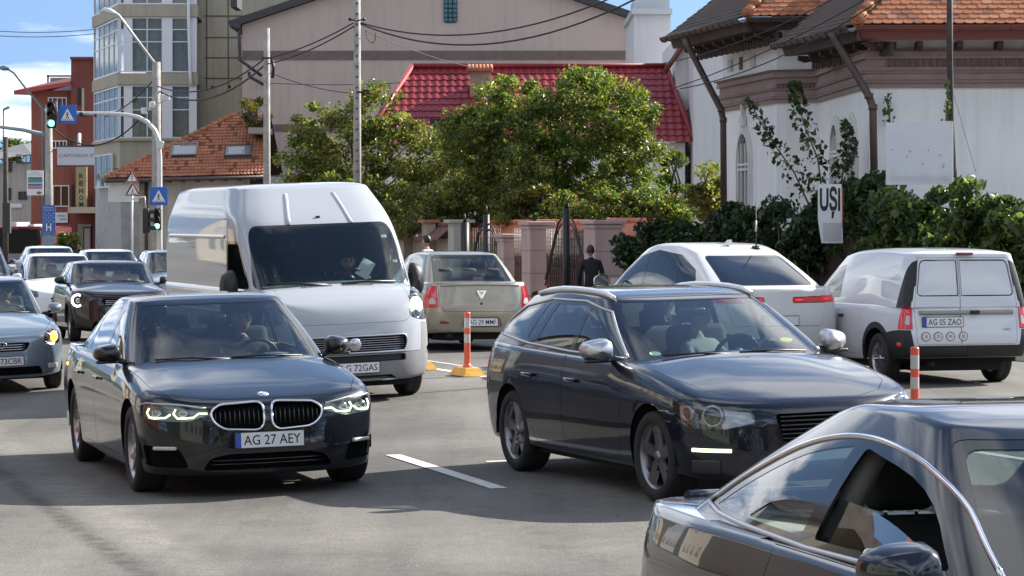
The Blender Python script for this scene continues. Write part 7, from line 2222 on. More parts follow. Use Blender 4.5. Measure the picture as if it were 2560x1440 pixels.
 eaves(A0,A1,GUTRED,inward=ins)
 eaves(B1,A0,PIPEBR,inward=Vector((1,0.1,0)))
 eaves(C0,C1,PIPEBR,inward=ins)
 eaves(E1,C0,PIPEBR,inward=Vector((1,0.1,0)))
 for a,b2,cnt in((B1,A0,26),(E1,C0,30)):
  d=(b2-a).normalized();nn=Vector((-1,0,0))
  for i in range(cnt):
   q=a+d*((b2-a).length*(i+0.5)/cnt)+Vector((0.62,0.05,-0.40))
   v=MB();v.box(q,(0.05,0.13,0.20+0.03*(i%2)),0,math.atan2(d.y,d.x)-math.pi/2);wb(v,'valance_board',[WOODDK],root)
 for pts,D0 in((((1712,95),(1722,118),(1803,275),(1808,300),(1810,535)),58.0),(((2080,80),(2086,96),(2172,240),(2182,268),(2186,470)),48.75)):
  Q=[at(px,py,D0-0.1)for px,py in pts]
  m=MB()
  m.tube(Q,0.068,10)
  for q in(Q[2],Q[3]):m.tube([q+Vector((0,0,-0.05)),q+Vector((0,0,0.05))],0.08,10)
  wb(m,'downpipe',[PIPEBR],root)
 s=MB();s.box2((6.9,51.2,5.3),(13,62,7.3));s.box2((6.2,57.0,5.2),(9,64,7.0));wb(s,'loft',[WOODDK],root)
white_house()
# --- fences, walls, poles, signals
FENCEW=mat('fence_board',(0.045,0.030,0.026),0.85,var=0.3,vscale=6)
PICKET=mat('picket_brown',(0.10,0.042,0.035),0.7,var=0.2,vscale=6)
PINKP=stucco('pink_pillar',(0.52,0.38,0.35),0.08,1.5,0.2,0.15)
TANP=stucco('tan_wall',(0.36,0.29,0.21),0.12,1.2,0.2,0.2)
COPING=mat('coping_tile',(0.50,0.15,0.075),0.75,var=0.25,vscale=3)
COPINGD=mat('coping_maroon',(0.15,0.060,0.055),0.75,var=0.25,vscale=3)
HOSTB=mat('sign_blue',(0.05,0.13,0.40),0.45)
SIGNB=mat('sign_bright_blue',(0.02,0.13,0.48),0.4)
SIGNW=mat('sign_face_white',(0.74,0.75,0.76),0.45)
SIGNRED=mat('sign_border_red',(0.50,0.04,0.04),0.45)
def pole(name,label,cat,px,py_top,D,r0,r1,m,group=None,base_z=None,lean=0.0):
 q=at(px,py_top,D)
 z0=GZ if base_z is None else base_z
 root=thing(name,label,cat,(q.x,D,z0),group)
 b=MB()
 b.tube([(q.x+lean*(q.z-z0)*0,D,z0),(q.x,D,(z0+q.z)/2),(q.x,D,q.z)],[r0,(r0+r1)/2,r1],14)
 wb(b,'shaft',[m],root)
 return root,q
def sag(a,b,s,n=18):
 return[a+(b-a)*(i/n)+Vector((0,0,-s*4*(i/n)*(1-i/n)))for i in range(n+1)]
def cable(label,pts,r,group=None):
 o=thing('overhead_cable',label,'cable',tuple(pts[0]),group)
 b=MB();b.tube(pts,r,5,0,cap=False)
 wb(b,'strand',[CABLE],o)
def plank_fence():
 n=10.0
 t0,t1=rt_px(2700,n),rt_px(1930,n)
 root=thing('plank_fence','dark brown upright plank fence along the right pavement behind the white vans','fence',tuple(rp(2300,n)))
 pitch=0.115
 k=int((t1-t0)/pitch)
 shared=[]
 for h in(1.72,1.76,1.69):
  b=MB();b.prism([(-0.045,0),(0.045,0),(0.045,h-0.05),(0,h),(-0.045,h-0.05)],frame((0,0,0),(1,0,0),(0,0,1)),-0.011,0.011,0)
  shared.append(b.mesh('plank',[FENCEW]))
 rnd=random.Random(2)
 for i in range(k):
  q=rd(n,t0+i*pitch);q.z=drop(q.x,q.y)+0.10
  o=new_obj('plank',rnd.choice(shared),root)
  M=Matrix.Rotation(math.atan2(AX_A.y,AX_A.x)+rnd.uniform(-0.05,0.05),4,'Z')
  M.translation=q-Vector(root.location)
  o.matrix_local=M
 b=MB()
 for z in(0.45,1.35):
  a,c=rd(n+0.05,t0),rd(n+0.05,t1)
  b.tube([a+Vector((0,0,z+drop(a.x,a.y))),(a+c)/2+Vector((0,0,z+drop(0,46))),c+Vector((0,0,z+drop(c.x,c.y)))],0.03,6)
 wb(b,'rail',[FENCEW],root)
plank_fence()
def garden_wall():
 n=10.2
 ang=math.atan2(AX_A.y,AX_A.x)
 def P(px,dn=0.0):
  q=rp(px,n+dn);return q
 grp='pink rendered gate pillars'
 for px,w,pt,lab in((1508,0.62,560,'stout pink gate pillar with a flat cap behind the person in black'),(1342,0.52,563,'pink gate pillar with a flat cap between the two iron gates'),(1272,0.42,594,'short slim pink gate pillar left of the picket gate')):
  q=P(px);zt=CAMH-(pt-HZ)*q.y/FPX
  o=thing('gate_pillar',lab,'pillar',tuple(q),grp)
  h=zt-q.z
  b=MB();b.box((q.x,q.y,q.z+h/2),(w,w,h),0,ang,None,0.012,1);wb(b,'shaft',[PINKP],o)
  b=MB();b.box((q.x,q.y,zt+0.04),(w+0.14,w+0.14,0.09),0,ang,None,0.015,1);b.box((q.x,q.y,zt-0.05),(w+0.06,w+0.06,0.06),0,ang);wb(b,'cap',[PINKP],o)
  b=MB()
  for k in range(3):b.box((q.x-0.004,q.y,q.z+h*(0.25+0.24*k)),(w+0.012,w+0.012,0.012),0,ang)
  wb(b,'joint',[mat('pillar_joint',(0.27,0.19,0.18),0.9)],o)
 o=thing('garden_wall','low pink plinth wall linking the gate pillars','wall',tuple(P(1400)))
 b=MB()
 for pa,pb,h in((1255,1330,0.40),(1360,1480,0.40),(1540,1640,1.0)):
  a,c=P(pa),P(pb);d=(c-a);m=(a+c)/2
  b.box((m.x,m.y,m.z+h/2),(d.length,0.25,h),0,math.atan2(d.y,d.x))
 wb(b,'plinth',[PINKP],o)
 shared={}
 for gi,(pa,pb,h,lab)in enumerate(((1366,1462,1.12,'brown picket gate panel under iron scrolls between pink pillars'),(1286,1320,1.08,'narrow brown picket panel left of the middle pillar'),(1590,1640,1.1,'short brown picket panel right of the stout pillar'))):
  a,c=P(pa),P(pb)
  g=thing('picket_gate',lab,'gate',tuple((a+c)/2),'brown picket panels')
  L_=(c-a).length;k=max(3,int(L_/0.125));d=(c-a).normalized()
  if 'p' not in shared:
   b=MB();b.prism([(-0.036,0),(0.036,0),(0.036,1.02),(0,1.09),(-0.036,1.02)],frame((0,0,0),(1,0,0),(0,0,1)),-0.01,0.01,0)
   shared['p']=b.mesh('picket',[PICKET])
  for i in range(k):
   q=a+d*(L_*(i+0.5)/k);q.z=drop(q.x,q.y)+0.36
   p=new_obj('picket',shared['p'],g)
   M=Matrix.Rotation(math.atan2(d.y,d.x),4,'Z')@Matrix.Scale(h/1.09,4,(0,0,1));M.translation=q-Vector(g.location);p.matrix_local=M
  b=MB()
  for z in(0.55,1.2):
   b.box(((a+c)/2)+Vector((0.03,0.03,z)),(L_,0.03,0.06),0,math.atan2(d.y,d.x))
  wb(b,'rail',[PICKET],g)
  b=MB();n1=max(3,int(L_/0.09))
  for i in range(n1+1):
   q=a+d*(L_*i/n1);b.tube([q+Vector((0,0,1.35)),q+Vector((0,0,2.0))],0.009,4)
  for k2 in range(8):
   z=1.38+0.085*k2;b.tube([a+Vector((0,0,z)),c+Vector((0,0,z))],0.008,4)
  wb(b,'lattice',[mat('lattice_paint',(0.42,0.36,0.32),0.7)],g)
 for px,pt,lab in((1416,520,'tall black iron gate post with curved arms between the pink pillars'),(1216,536,'tall black iron gate post with curved arms left of the pillars'),(1162,556,'dark iron gate post beside the tan wall end')):
  q=P(px,-0.15);zt=CAMH-(pt-HZ)*q.y/FPX
  g=thing('iron_gate',lab,'gate',tuple(q),'wrought iron gate posts')
  b=MB();b.tube([q,Vector((q.x,q.y,zt))],0.075 if px!=1162 else 0.10,8);b.tube([Vector((q.x,q.y,zt)),Vector((q.x,q.y,zt+0.22))],[0.05,0.005],8);wb(b,'post',[IRON],g)
  if px==1162:continue
  for sgn in(-1,1):
   for off in(0.0,0.13):
    s=MB();d=AX_A*-sgn
    pts=[]
    for k in range(15):
     t=k/14
     pts.append(q+d*(0.08+1.15*t)+Vector((0,0,(zt-q.z)-0.25-off-1.15*t**1.4+0.16*math.sin(t*math.pi*1.6))))
    s.tube(pts,0.022,6);wb(s,'scroll_arm',[IRON],g)
  h=MB()
  for k in range(10):
   z=0.5+0.16*k
   h.tube([q+AX_A*0.9+Vector((0,0,z)),q-AX_A*0.9+Vector((0,0,z))],0.006,4)
  for k in range(13):
   p=q+AX_A*(-0.9+0.15*k);h.tube([p+Vector((0,0,0.4)),p+Vector((0,0,2.0))],0.006,4)
  wb(h,'mesh_panel',[IRON],g)
 def coped(pa,pb,ptop,pbot,dn,mt,wallm,lab,tile_w=0.30):
  a,c=rp(pa,n+dn),rp(pb,n+dn)
  D=(a.y+c.y)/2
  zt,zb_=CAMH-(ptop-HZ)*D/FPX,CAMH-(pbot-HZ)*D/FPX
  o=thing('coped_wall',lab,'wall',tuple((a+c)/2),'walls with sloping tile copings')
  d=(c-a);L_=d.length;d=d.normalized();nn=Vector((-d.y,d.x,0));nn=nn if nn.y<0 else-nn
  b=MB();m=(a+c)/2
  b.box((m.x,m.y,(GZ+zb_)/2),(L_,0.22,zb_-GZ),0,math.atan2(d.y,d.x));wb(b,'wall',[wallm],o)
  k=max(2,int(L_/tile_w))
  for i in range(k):
   t=MB()
   p=a+d*(L_*i/k);q=a+d*(L_*(i+0.985)/k)
   up,lo=Vector((0,0,zt)),Vector((0,0,zb_-0.02))
   p0=Vector((p.x,p.y,0));q0=Vector((q.x,q.y,0))
   t.add([p0+lo+nn*0.42,q0+lo+nn*0.42,q0+up,p0+up,p0+lo+nn*0.42-Vector((0,0,0.03)),q0+lo+nn*0.42-Vector((0,0,0.03)),q0+up-nn*0.4+lo-up,p0+up-nn*0.4+lo-up],[(0,1,2,3),(4,5,1,0),(3,2,6,7)],0)
   wb(t,'coping_tile',[mt],o)
  t=MB()
  for i in range(k):
   p=a+d*(L_*i/k);q=a+d*(L_*(i+1.08)/k)
   t.tube([Vector((p.x,p.y,zt)),Vector((q.x,q.y,zt+0.012))],[0.075,0.062],8)
  wb(t,'ridge_tiles',[mt],o)['kind']='stuff'
  return o,a,c,d,nn
 coped(1175,1330,557,590,1.6,COPING,TANP,'yard wall with bright orange tile coping behind the left iron gate')
 coped(1345,1475,557,590,1.5,COPING,TANP,'yard wall with bright orange tile coping behind the middle iron gate')
 coped(1520,1640,553,585,1.2,COPING,TANP,'yard wall with orange tile coping half hidden by the ivy')
 for pa,pb,lab in((965,1012,'tan wall bay under maroon coping nearest the delivery van'),(1017,1068,'tan wall bay under maroon coping behind the head of the man in pink'),(1076,1134,'tan wall bay under maroon coping left of the iron gate')):
  coped(pa,pb,562,596,0.2,COPINGD,TANP,lab,0.7)
 for px,pt,m in((1014,558,TANP),(1072,556,TANP),(1148,556,mat('pale_post',(0.42,0.38,0.34),0.9,var=0.15))):
  q=rp(px,n);zt=CAMH-(pt-HZ)*q.y/FPX
  o=thing('wall_post',{1014:'narrow tan wall post nearest the delivery van',1072:'narrow tan wall post right of the man in pink',1148:'broad pale end post beside the dark iron gate post'}[px],'post',tuple(q),'posts of the tan wall')
  w=0.22 if px!=1148 else 0.42
  b=MB();b.box((q.x,q.y-0.05,(q.z+zt)/2),(w,0.4,zt-q.z),0,ang-math.pi/2);wb(b,'shaft',[m],o)
  b=MB();b.box((q.x,q.y-0.05,zt+0.03),(w+0.2,0.5,0.07),0,ang-math.pi/2);wb(b,'cap',[TERRA if px!=1148 else m],o)
garden_wall()
# --- poles
def poles():
 root,q=pole('utility_pole','tall grey concrete utility pole rising behind the delivery van roof','pole',893,-30,72,0.115,0.085,CONC,'grey concrete poles')
 b=MB()
 for z in(at(0,52,72).z,):
  for sx in(-1,1):
   b.tube([Vector((q.x,71.9,z)),Vector((q.x+sx*0.16,71.85,z+0.02))],0.02,6)
   b.lathe([(0.001,0.05),(0.035,0.04),(0.045,0.0),(0.03,-0.03),(0.001,-0.04)],10,0,Matrix.Translation((q.x+sx*0.18,71.85,z+0.02)))
 wb(b,'insulator',[INK],root)
 b=MB();p=at(905,230,71.8);b.tube([Vector((q.x,71.9,p.z)),p,p+Vector((0.12,0,0.04))],0.03,6);b.box(p+Vector((0.1,0,0.03)),(0.16,0.06,0.07));wb(b,'bracket',[INK],root)
 b=MB()
 for k in range(22):
  z=q.z-0.4-k*0.27
  b.box((q.x,72-0.10,z),(0.07,0.015,0.05))
 wb(b,'climbing_hole',[mat('pole_recess',(0.12,0.11,0.10),0.95)],root)
 root2,q2=pole('utility_pole','shorter concrete utility pole with a square cut top left of the tall one','pole',667,70,80,0.12,0.085,CONC,'grey concrete poles')
 b=MB();b.tube([at(680,150,79.8),at(684,170,79.8),at(681,195,79.8)],0.05,6);b.tube([at(655,145,79.8),at(680,145,79.8)],0.03,6);wb(b,'fitting',[INK],root2)
 root3,q3=pole('street_lamp','concrete street lamp pole with a long white arm reaching up to the left','street lamp',391,155,95,0.17,0.14,CONC,'street lamps')
 A,B2,C=at(388,160,95),at(296,37,94),at(265,26,94)
 b=MB();b.tube([A,B2,(B2+C)/2+Vector((0,0,0.03)),C],[0.05,0.045,0.04,0.03],8);wb(b,'arm',[STEELW],root3)
 b=MB()
 b.tube([at(290,34,94),at(275,28,94),at(262,25,94),at(248,29,94)],[0.05,0.10,0.09,0.03],8);wb(b,'lamp_head',[STEELW],root3)
 b=MB();b.box(at(360,277,94.5),(0.18,0.2,0.22),0,0.4,None,0.03,1);b.box(at(380,262,94.5),(0.18,0.2,0.22),0,0.4,None,0.03,1)
 b.box(at(412,244,94.5),(0.30,0.2,0.22),0,0.4,None,0.03,1);b.tube([at(352,282,94.5),at(420,246,94.5)],0.025,6);wb(b,'camera_box',[STEELW],root3)
 r4=thing('street_lamp','thin grey street lamp arm curving in from the left edge over the orange building','street lamp',tuple(at(112,600,118).xy)+(GZ,),'street lamps')
 b=MB();b.tube([at(112,640,118),at(106,270,118),at(65,222,118),at(34,182,118),at(14,170,118)],[0.10,0.05,0.045,0.04,0.04],8);wb(b,'pole',[mat('lamp_grey',(0.22,0.26,0.27),0.5,0.3)],r4)
 b=MB();b.tube([at(22,173,118),at(8,170,118),at(-4,169,118)],[0.06,0.11,0.04],8);wb(b,'lamp_head',[mat('lamp_grey',(0.22,0.26,0.27),0.5,0.3)],r4)
 r5=thing('street_lamp','small distant street lamp with a flat head at the left edge','street lamp',tuple(at(10,600,170).xy)+(GZ,),'street lamps')
 b=MB();b.tube([at(10,620,170),at(9,272,170)],[0.10,0.06],8);wb(b,'pole',[mat('lamp_grey',(0.22,0.26,0.27),0.5,0.3)],r5)
 b=MB();b.tube([at(9,274,170),at(24,267,170)],[0.07,0.10],6);wb(b,'lamp_head',[mat('lamp_grey',(0.22,0.26,0.27),0.5,0.3)],r5)
 r6,q6=pole('utility_pole','dark weathered pole at the left edge before the pale low building','pole',14,342,130,0.13,0.11,mat('old_wood',(0.075,0.065,0.06),0.95,var=0.3),None)
 b=MB();b.box(at(17,545,129.5),(0.35,0.3,1.4));wb(b,'meter_box',[mat('box_dark',(0.05,0.05,0.05),0.7)],r6)
 D=45.6
 q=at(2375,-40,D)
 r7=thing('utility_pole','dark rusty pole in front of the white house holding a blank white board','pole',(at(2385,0,D).x,D,drop(0,D)),None)
 b=MB();b.tube([Vector((at(2386,0,D).x,D,drop(0,D))),at(2382,440,D),at(2377,300,D),at(2374,120,D),q],[0.07,0.068,0.055,0.052,0.05],12);wb(b,'shaft',[mat('rust_pole',(0.045,0.033,0.030),0.8,var=0.4,vscale=7)],r7)
 b=MB();b.box(at(2374,235,D-0.04),(0.045,0.03,0.9));wb(b,'backing_strip',[mat('strip_black',(0.015,0.015,0.017),0.6)],r7)
 zt=at(0,55,72)
 a=at(902,57,71.9)
 cable('upper black cable from the tall concrete pole to the top right',sag(a,at(1540,-10,60),0.55),0.020,'overhead cables')
 cable('lower black cable from the tall concrete pole to the top right',sag(at(902,60,71.9),at(1600,-8,58),0.75),0.022,'overhead cables')
 cable('upper black cable between the two concrete poles',sag(at(882,58,71.9),at(668,146,80),0.10),0.020,'overhead cables')
 cable('lower black cable between the two concrete poles',sag(at(884,66,71.9),at(668,160,80),0.12),0.020,'overhead cables')
 cable('thin black line slanting down from the tall pole to the red roof chimney',sag(at(916,78,71.8),at(1190,170,86),0.1),0.012,'overhead cables')
 cable('looped end of wire hanging on the tall concrete pole',[at(914,74,71.8)+Vector((0.0+0.13*(1-math.cos(t*0.42)),0,-0.34*math.sin(t*0.42/1.15 if t<9 else 2.9)))for t in range(0,9)],0.010,'overhead cables')
 cable('upper cable from the short pole to the street lamp pole',sag(at(660,148,80),at(392,215,95),0.5),0.024,'overhead cables')
 cable('lower cable from the short pole to the street lamp pole',sag(at(660,164,80),at(398,228,95),0.6),0.028,'overhead cables')
 cable('thin line from the short pole down to the tall pole',sag(at(676,182,80),at(888,234,72),0.1),0.012,'overhead cables')
 cable('thin level line from the short pole across the gabled block',sag(at(676,208,80),at(1000,207,76),0.05),0.010,'overhead cables')
 cable('black service line from the street lamp pole to the left',sag(at(388,195,95),at(262,292,112),0.2),0.022,'overhead cables')
 cable('heavy line sagging from the street lamp pole over the bay windows',sag(at(396,236,95),at(130,318,95),1.1),0.026,'overhead cables')
 cable('wire from the house eaves down to the left across the mauve cornice',sag(at(2160,0,46),at(1660,228,56),0.12),0.011,'thin wires before the white house')
 cable('wire from the house eaves to the red roof, lower one',sag(at(2230,-20,46),at(1700,222,57),0.25),0.012,'thin wires before the white house')
 cable('wire crossing the top of the mauve cornice from the right pole',sag(at(2100,-12,45.5),at(1650,160,57),0.15),0.010,'thin wires before the white house')
 cable('thin guy wire from the right pole down to the vines',sag(at(2386,240,45.5),at(2440,430,44.5),0.01),0.006,'thin wires before the white house')
 cable('upper wire across the open sky at the left',sag(at(-30,76,110),at(240,73,113),0.1),0.014,'thin sky wires')
 cable('lower wire across the open sky at the left',sag(at(-30,88,110),at(240,84,113),0.1),0.014,'thin sky wires')
poles()
# --- traffic signals and road signs
GREENON=mat('green_light',(0.1,0.9,0.6),0.3,emit=(0.10,1.0,0.62),estr=5.0)
LAMPOFF_R=mat('red_light_off',(0.05,0.012,0.010),0.4)
LAMPOFF_A=mat('amber_light_off',(0.05,0.03,0.01),0.4)
HOUSING=mat('signal_housing',(0.018,0.02,0.02),0.6)
def signal(px,py,D,label,h=0.95,w=0.34,yaw=0.0,lit=True):
 c=at(px,py,D)
 o=thing('traffic_light',label,'traffic light',tuple(c),'green lit signal heads' if lit else None)
 o.rotation_euler=(0,0,yaw)
 b=MB();b.box((0,0,0),(w,0.2,h),0,0,None,0.04,2);b.build('housing',[HOUSING],o)
 for k,m in enumerate((LAMPOFF_R,LAMPOFF_A,GREENON if lit else HOUSING)):
  z=h*(0.32-0.32*k)
  l=MB();l.lathe([(0.001,0.03),(w*0.25,0.02),(w*0.33,0.0)],18,0,frame((0,-0.11,z),(1,0,0),(0,0,1)));l.build('lamp',[m],o)
  v=MB();P=[]
  for y in(-0.10,-0.30):
   P.append([(w*0.40*math.cos(t),y,z+w*0.40*math.sin(t))for t in[math.pi*(-0.12+1.24*i/12)for i in range(13)]])
  v.grid(P,0,True);v.build('visor',[HOUSING],o)
 return o
def crossing_sign(px,py,D,size,label,parent_pole=None,yaw=0.0,group='blue crossing signs'):
 c=at(px,py,D)
 o=thing('road_sign',label,'road sign',tuple(c),group)
 o.rotation_euler=(0,0,yaw)
 s=size
 b=MB();b.box((0,0,0),(s,0.03,s),0,0,None,0.012,1);b.build('plate',[SIGNB],o)
 M=frame((0,-0.018,-s*0.01),(1,0,0),(0,0,1))
 b=MB();b.prism(rpoly([(-s*0.37,-s*0.32),(s*0.37,-s*0.32),(0,s*0.34)],s*0.03),M,0,0.004,0);b.build('triangle',[SIGNW],o)
 walker(o,M,s*0.62)
 return o
def walker(o,M,s):
 b=MB()
 b.prism(circle_poly(0.0,s*0.20,s*0.055,12),M,0.006,0.008,0)
 for a,c,w in(((0.0,0.14),(-0.01,-0.12),0.085),((-0.01,-0.10),(-0.15,-0.38),0.06),((-0.01,-0.10),(0.13,-0.38),0.06),((0.0,0.10),(-0.15,-0.06),0.04),((0.0,0.10),(0.14,-0.03),0.04)):
  A=Vector(a)*s;B2=Vector(c)*s;d=(B2-A).normalized();n=Vector((-d.y,d.x))*w*s/2
  b.prism([(A-n)[:],(A+n)[:],(B2+n)[:],(B2-n)[:]]if(B2-A).cross(n)<0 else[(A+n)[:],(A-n)[:],(B2-n)[:],(B2+n)[:]],M,0.0055,0.0075,0)
 for k in range(5):
  x=s*(-0.40+0.2*k)
  b.prism([(x-s*0.05,-s*0.49),(x+s*0.03,-s*0.49),(x+s*0.05,-s*0.41),(x-s*0.03,-s*0.41)],M,0.0055,0.007,0)
 b.build('walking_figure',[INK],o)
def warn_sign(px,py,D,size,label,walk):
 c=at(px,py,D)
 o=thing('road_sign',label,'road sign',tuple(c),'red bordered warning triangles')
 M=frame((0,-0.01,0),(1,0,0),(0,0,1))
 h=size*0.87
 tri=rpoly([(-size/2,-h*0.45),(size/2,-h*0.45),(0,h*0.55)],size*0.06)
 b=MB();b.prism(tri,M,-0.02,0.0,0);b.build('plate',[SIGNRED],o)
 b=MB();b.prism(offset_poly(tri,size*0.085),M,0.001,0.004,0);b.build('face',[SIGNW],o)
 if walk:walker(o,M@Matrix.Translation((0,-h*0.06,0.0)),size*0.46)
 else:
  b=MB()
  for k,r in enumerate((0.055,0.055,0.055)):b.prism(circle_poly(0,h*(0.16-0.155*k),size*r*0.9,12),M,0.005,0.007,0)
  b.build('symbol',[INK],o)
 return o
def signals():
 D=90.0
 base=at(399,0,D)
 g=thing('signal_gantry','white curved steel signal mast arching left over the road','signal mast',(base.x,D,GZ))
 pts=[Vector((base.x,D,GZ))]+[at(px,py,D)for px,py in((399,600),(399,400),(396,350),(386,325),(368,305),(346,293),(318,287),(280,284),(200,283),(112,278))]
 b=MB();b.tube(pts,[0.11,0.09,0.085,0.08,0.075,0.075,0.07,0.065,0.06,0.055,0.05],12);wb(b,'mast',[STEELW],g)
 b=MB();b.box(at(401,362,D-0.1),(0.16,0.16,0.26),0,0.2,Matrix.Rotation(0.35,3,'Y'),0.02,1);wb(b,'junction_box',[STEELW],g)
 b=MB();b.box(at(204,286,D-0.15),(0.16,0.22,0.14),0,0,None,0.04,2);b.tube([at(210,292,D-0.15),at(224,290,D-0.15)],0.015,6);b.box(at(239,289,D-0.12),(0.10,0.12,0.08),0,0,None,0.02,1);wb(b,'detector_camera',[INK],g)
 signal(130,287,D-0.2,'green lit signal head hanging at the tip of the curved mast',0.86,0.30)
 crossing_sign(169,286,D-0.2,0.60,'blue pedestrian crossing sign hung on the mast arm',None,-0.12)
 crossing_sign(397,490,D-0.25,0.58,'blue pedestrian crossing sign fixed to the mast upright')
 signal(394,548,D-0.3,'green lit signal head low on the mast upright',0.70,0.24)
 o=signal(366,552,D-0.6,'dark signal head seen from the side left of the mast upright',0.80,0.24,R_(80),lit=False)
 q=at(330,505,88)
 p=thing('sign_post','thin grey post carrying the two red bordered triangles','post',(q.x,88,GZ))
 b=MB();b.tube([Vector((q.x,88,GZ)),Vector((q.x,88,at(0,430,88).z))],0.035,8);b.tube([at(330,497,88),at(362,492,88),at(364,520,88)],0.03,6);wb(b,'post',[STEELW],p)
 warn_sign(330,442,87.9,0.46,'upper warning triangle with three dots, above the walking figure one',False)
 warn_sign(332,474,87.9,0.50,'lower warning triangle showing a walking figure',True)
 D2=97.0
 r,q=pole('utility_pole','thick concrete pole behind the hanging green signal with signs on it','pole',122,262,D2,0.14,0.12,CONC,'grey concrete poles')
 b=MB();b.tube([at(112,276,D2-0.2),at(124,276,D2-0.2)],0.06,8);wb(b,'clamp',[STEELW],r)
 a=thing('lamp_arm','flat grey bracket arm entering from the left edge to the pole','bracket',tuple(at(60,330,D2)))
 b=MB();b.tube([at(-20,315,D2),at(60,325,D2),at(112,338,D2)],[0.05,0.07,0.09],8);wb(b,'arm',[mat('arm_grey',(0.25,0.32,0.34),0.5)],a)
 s=thing('advert_board','white direction board with green, blue and pink stripes left of the concrete pole','sign',tuple(at(88,457,D2-0.4)))
 Mb=frame(at(88,457,D2-0.4),(1,0,0),(0,0,1))
 k=D2/FPX
 b=MB();b.box((0,0,0),(41*k,62*k,0.03));b.v=[Mb@v for v in b.v];wb(b,'panel',[SIGNW],s)
 for y,h,m in((11,6,mat('stripe_dark',(0.10,0.17,0.18),0.6)),(4,7,mat('stripe_green',(0.08,0.30,0.24),0.6)),(-5,6,mat('stripe_blue',(0.12,0.17,0.34),0.6)),(-12,6,mat('stripe_pink',(0.50,0.18,0.20),0.6))):
  b=MB();b.box((0,(y-0)*k,0.02),(35*k,h*k,0.006));b.v=[Mb@v for v in b.v];wb(b,'stripe',[m],s)
 t=MB();put_text(t,'Cabinet',Mb@Matrix.Translation((0,26*k,0.018)),20*k,4*k);put_text(t,'Stomatologic',Mb@Matrix.Translation((0,20*k,0.018)),32*k,4.5*k);wb(t,'lettering',[mat('print_grey',(0.25,0.26,0.36),0.6)],s)
 b=MB();b.prism([(4*k,-22*k),(11*k,-22*k),(9*k,-19*k),(17*k,-25*k),(9*k,-31*k),(11*k,-28*k),(4*k,-28*k)][::-1],Mb,0.018,0.022);wb(b,'arrow',[mat('arrow_brown',(0.25,0.10,0.07),0.6)],s)
 h=thing('hospital_sign','blue sign panel with a chequer of crosses and a white letter H','sign',tuple(at(122,552,D2-0.5)))
 Mh=frame(at(122,552,D2-0.5),(1,0,0),(0,0,1))
 b=MB();b.box((0,0,0),(33*k,78*k,0.04));b.v=[Mh@v for v in b.v];wb(b,'panel',[HOSTB],h)
 t=MB();put_text(t,'H',Mh@Matrix.Translation((0,-16*k,0.025)),13*k,19*k,0,0.02);wb(t,'letter',[SIGNW],h)
 t=MB();put_text(t,'SPITAL',Mh@Matrix.Translation((0,-33*k,0.025)),27*k,6*k,0,0.02);put_text(t,'SPITALUL',Mh@Matrix.Translation((0,33*k,0.025)),26*k,4*k,0,0.01);put_text(t,'JUDETEAN',Mh@Matrix.Translation((0,26*k,0.025)),26*k,4*k,0,0.01);wb(t,'lettering',[mat('sign_pale_blue',(0.45,0.55,0.72),0.5)],h)
 b=MB()
 for i in range(5):
  for j in range(5):
   if(i+j)%2==0:
    b.prism([(x*k+(-12+6*i)*k,y*k+(-2+5*j)*k)for x,y in((-3,0),(0,-2.5),(3,0),(0,2.5))],Mh,0.022,0.026)
 wb(b,'chequer',[mat('chequer_blue',(0.22,0.30,0.52),0.5)],h)
 b=MB();b.box(at(122,605,D2-0.5),(0.4,0.05,0.6));b.v=[v for v in b.v];wb(b,'lower_panel',[mat('pole_blue',(0.22,0.28,0.36),0.6)],h)
signals()
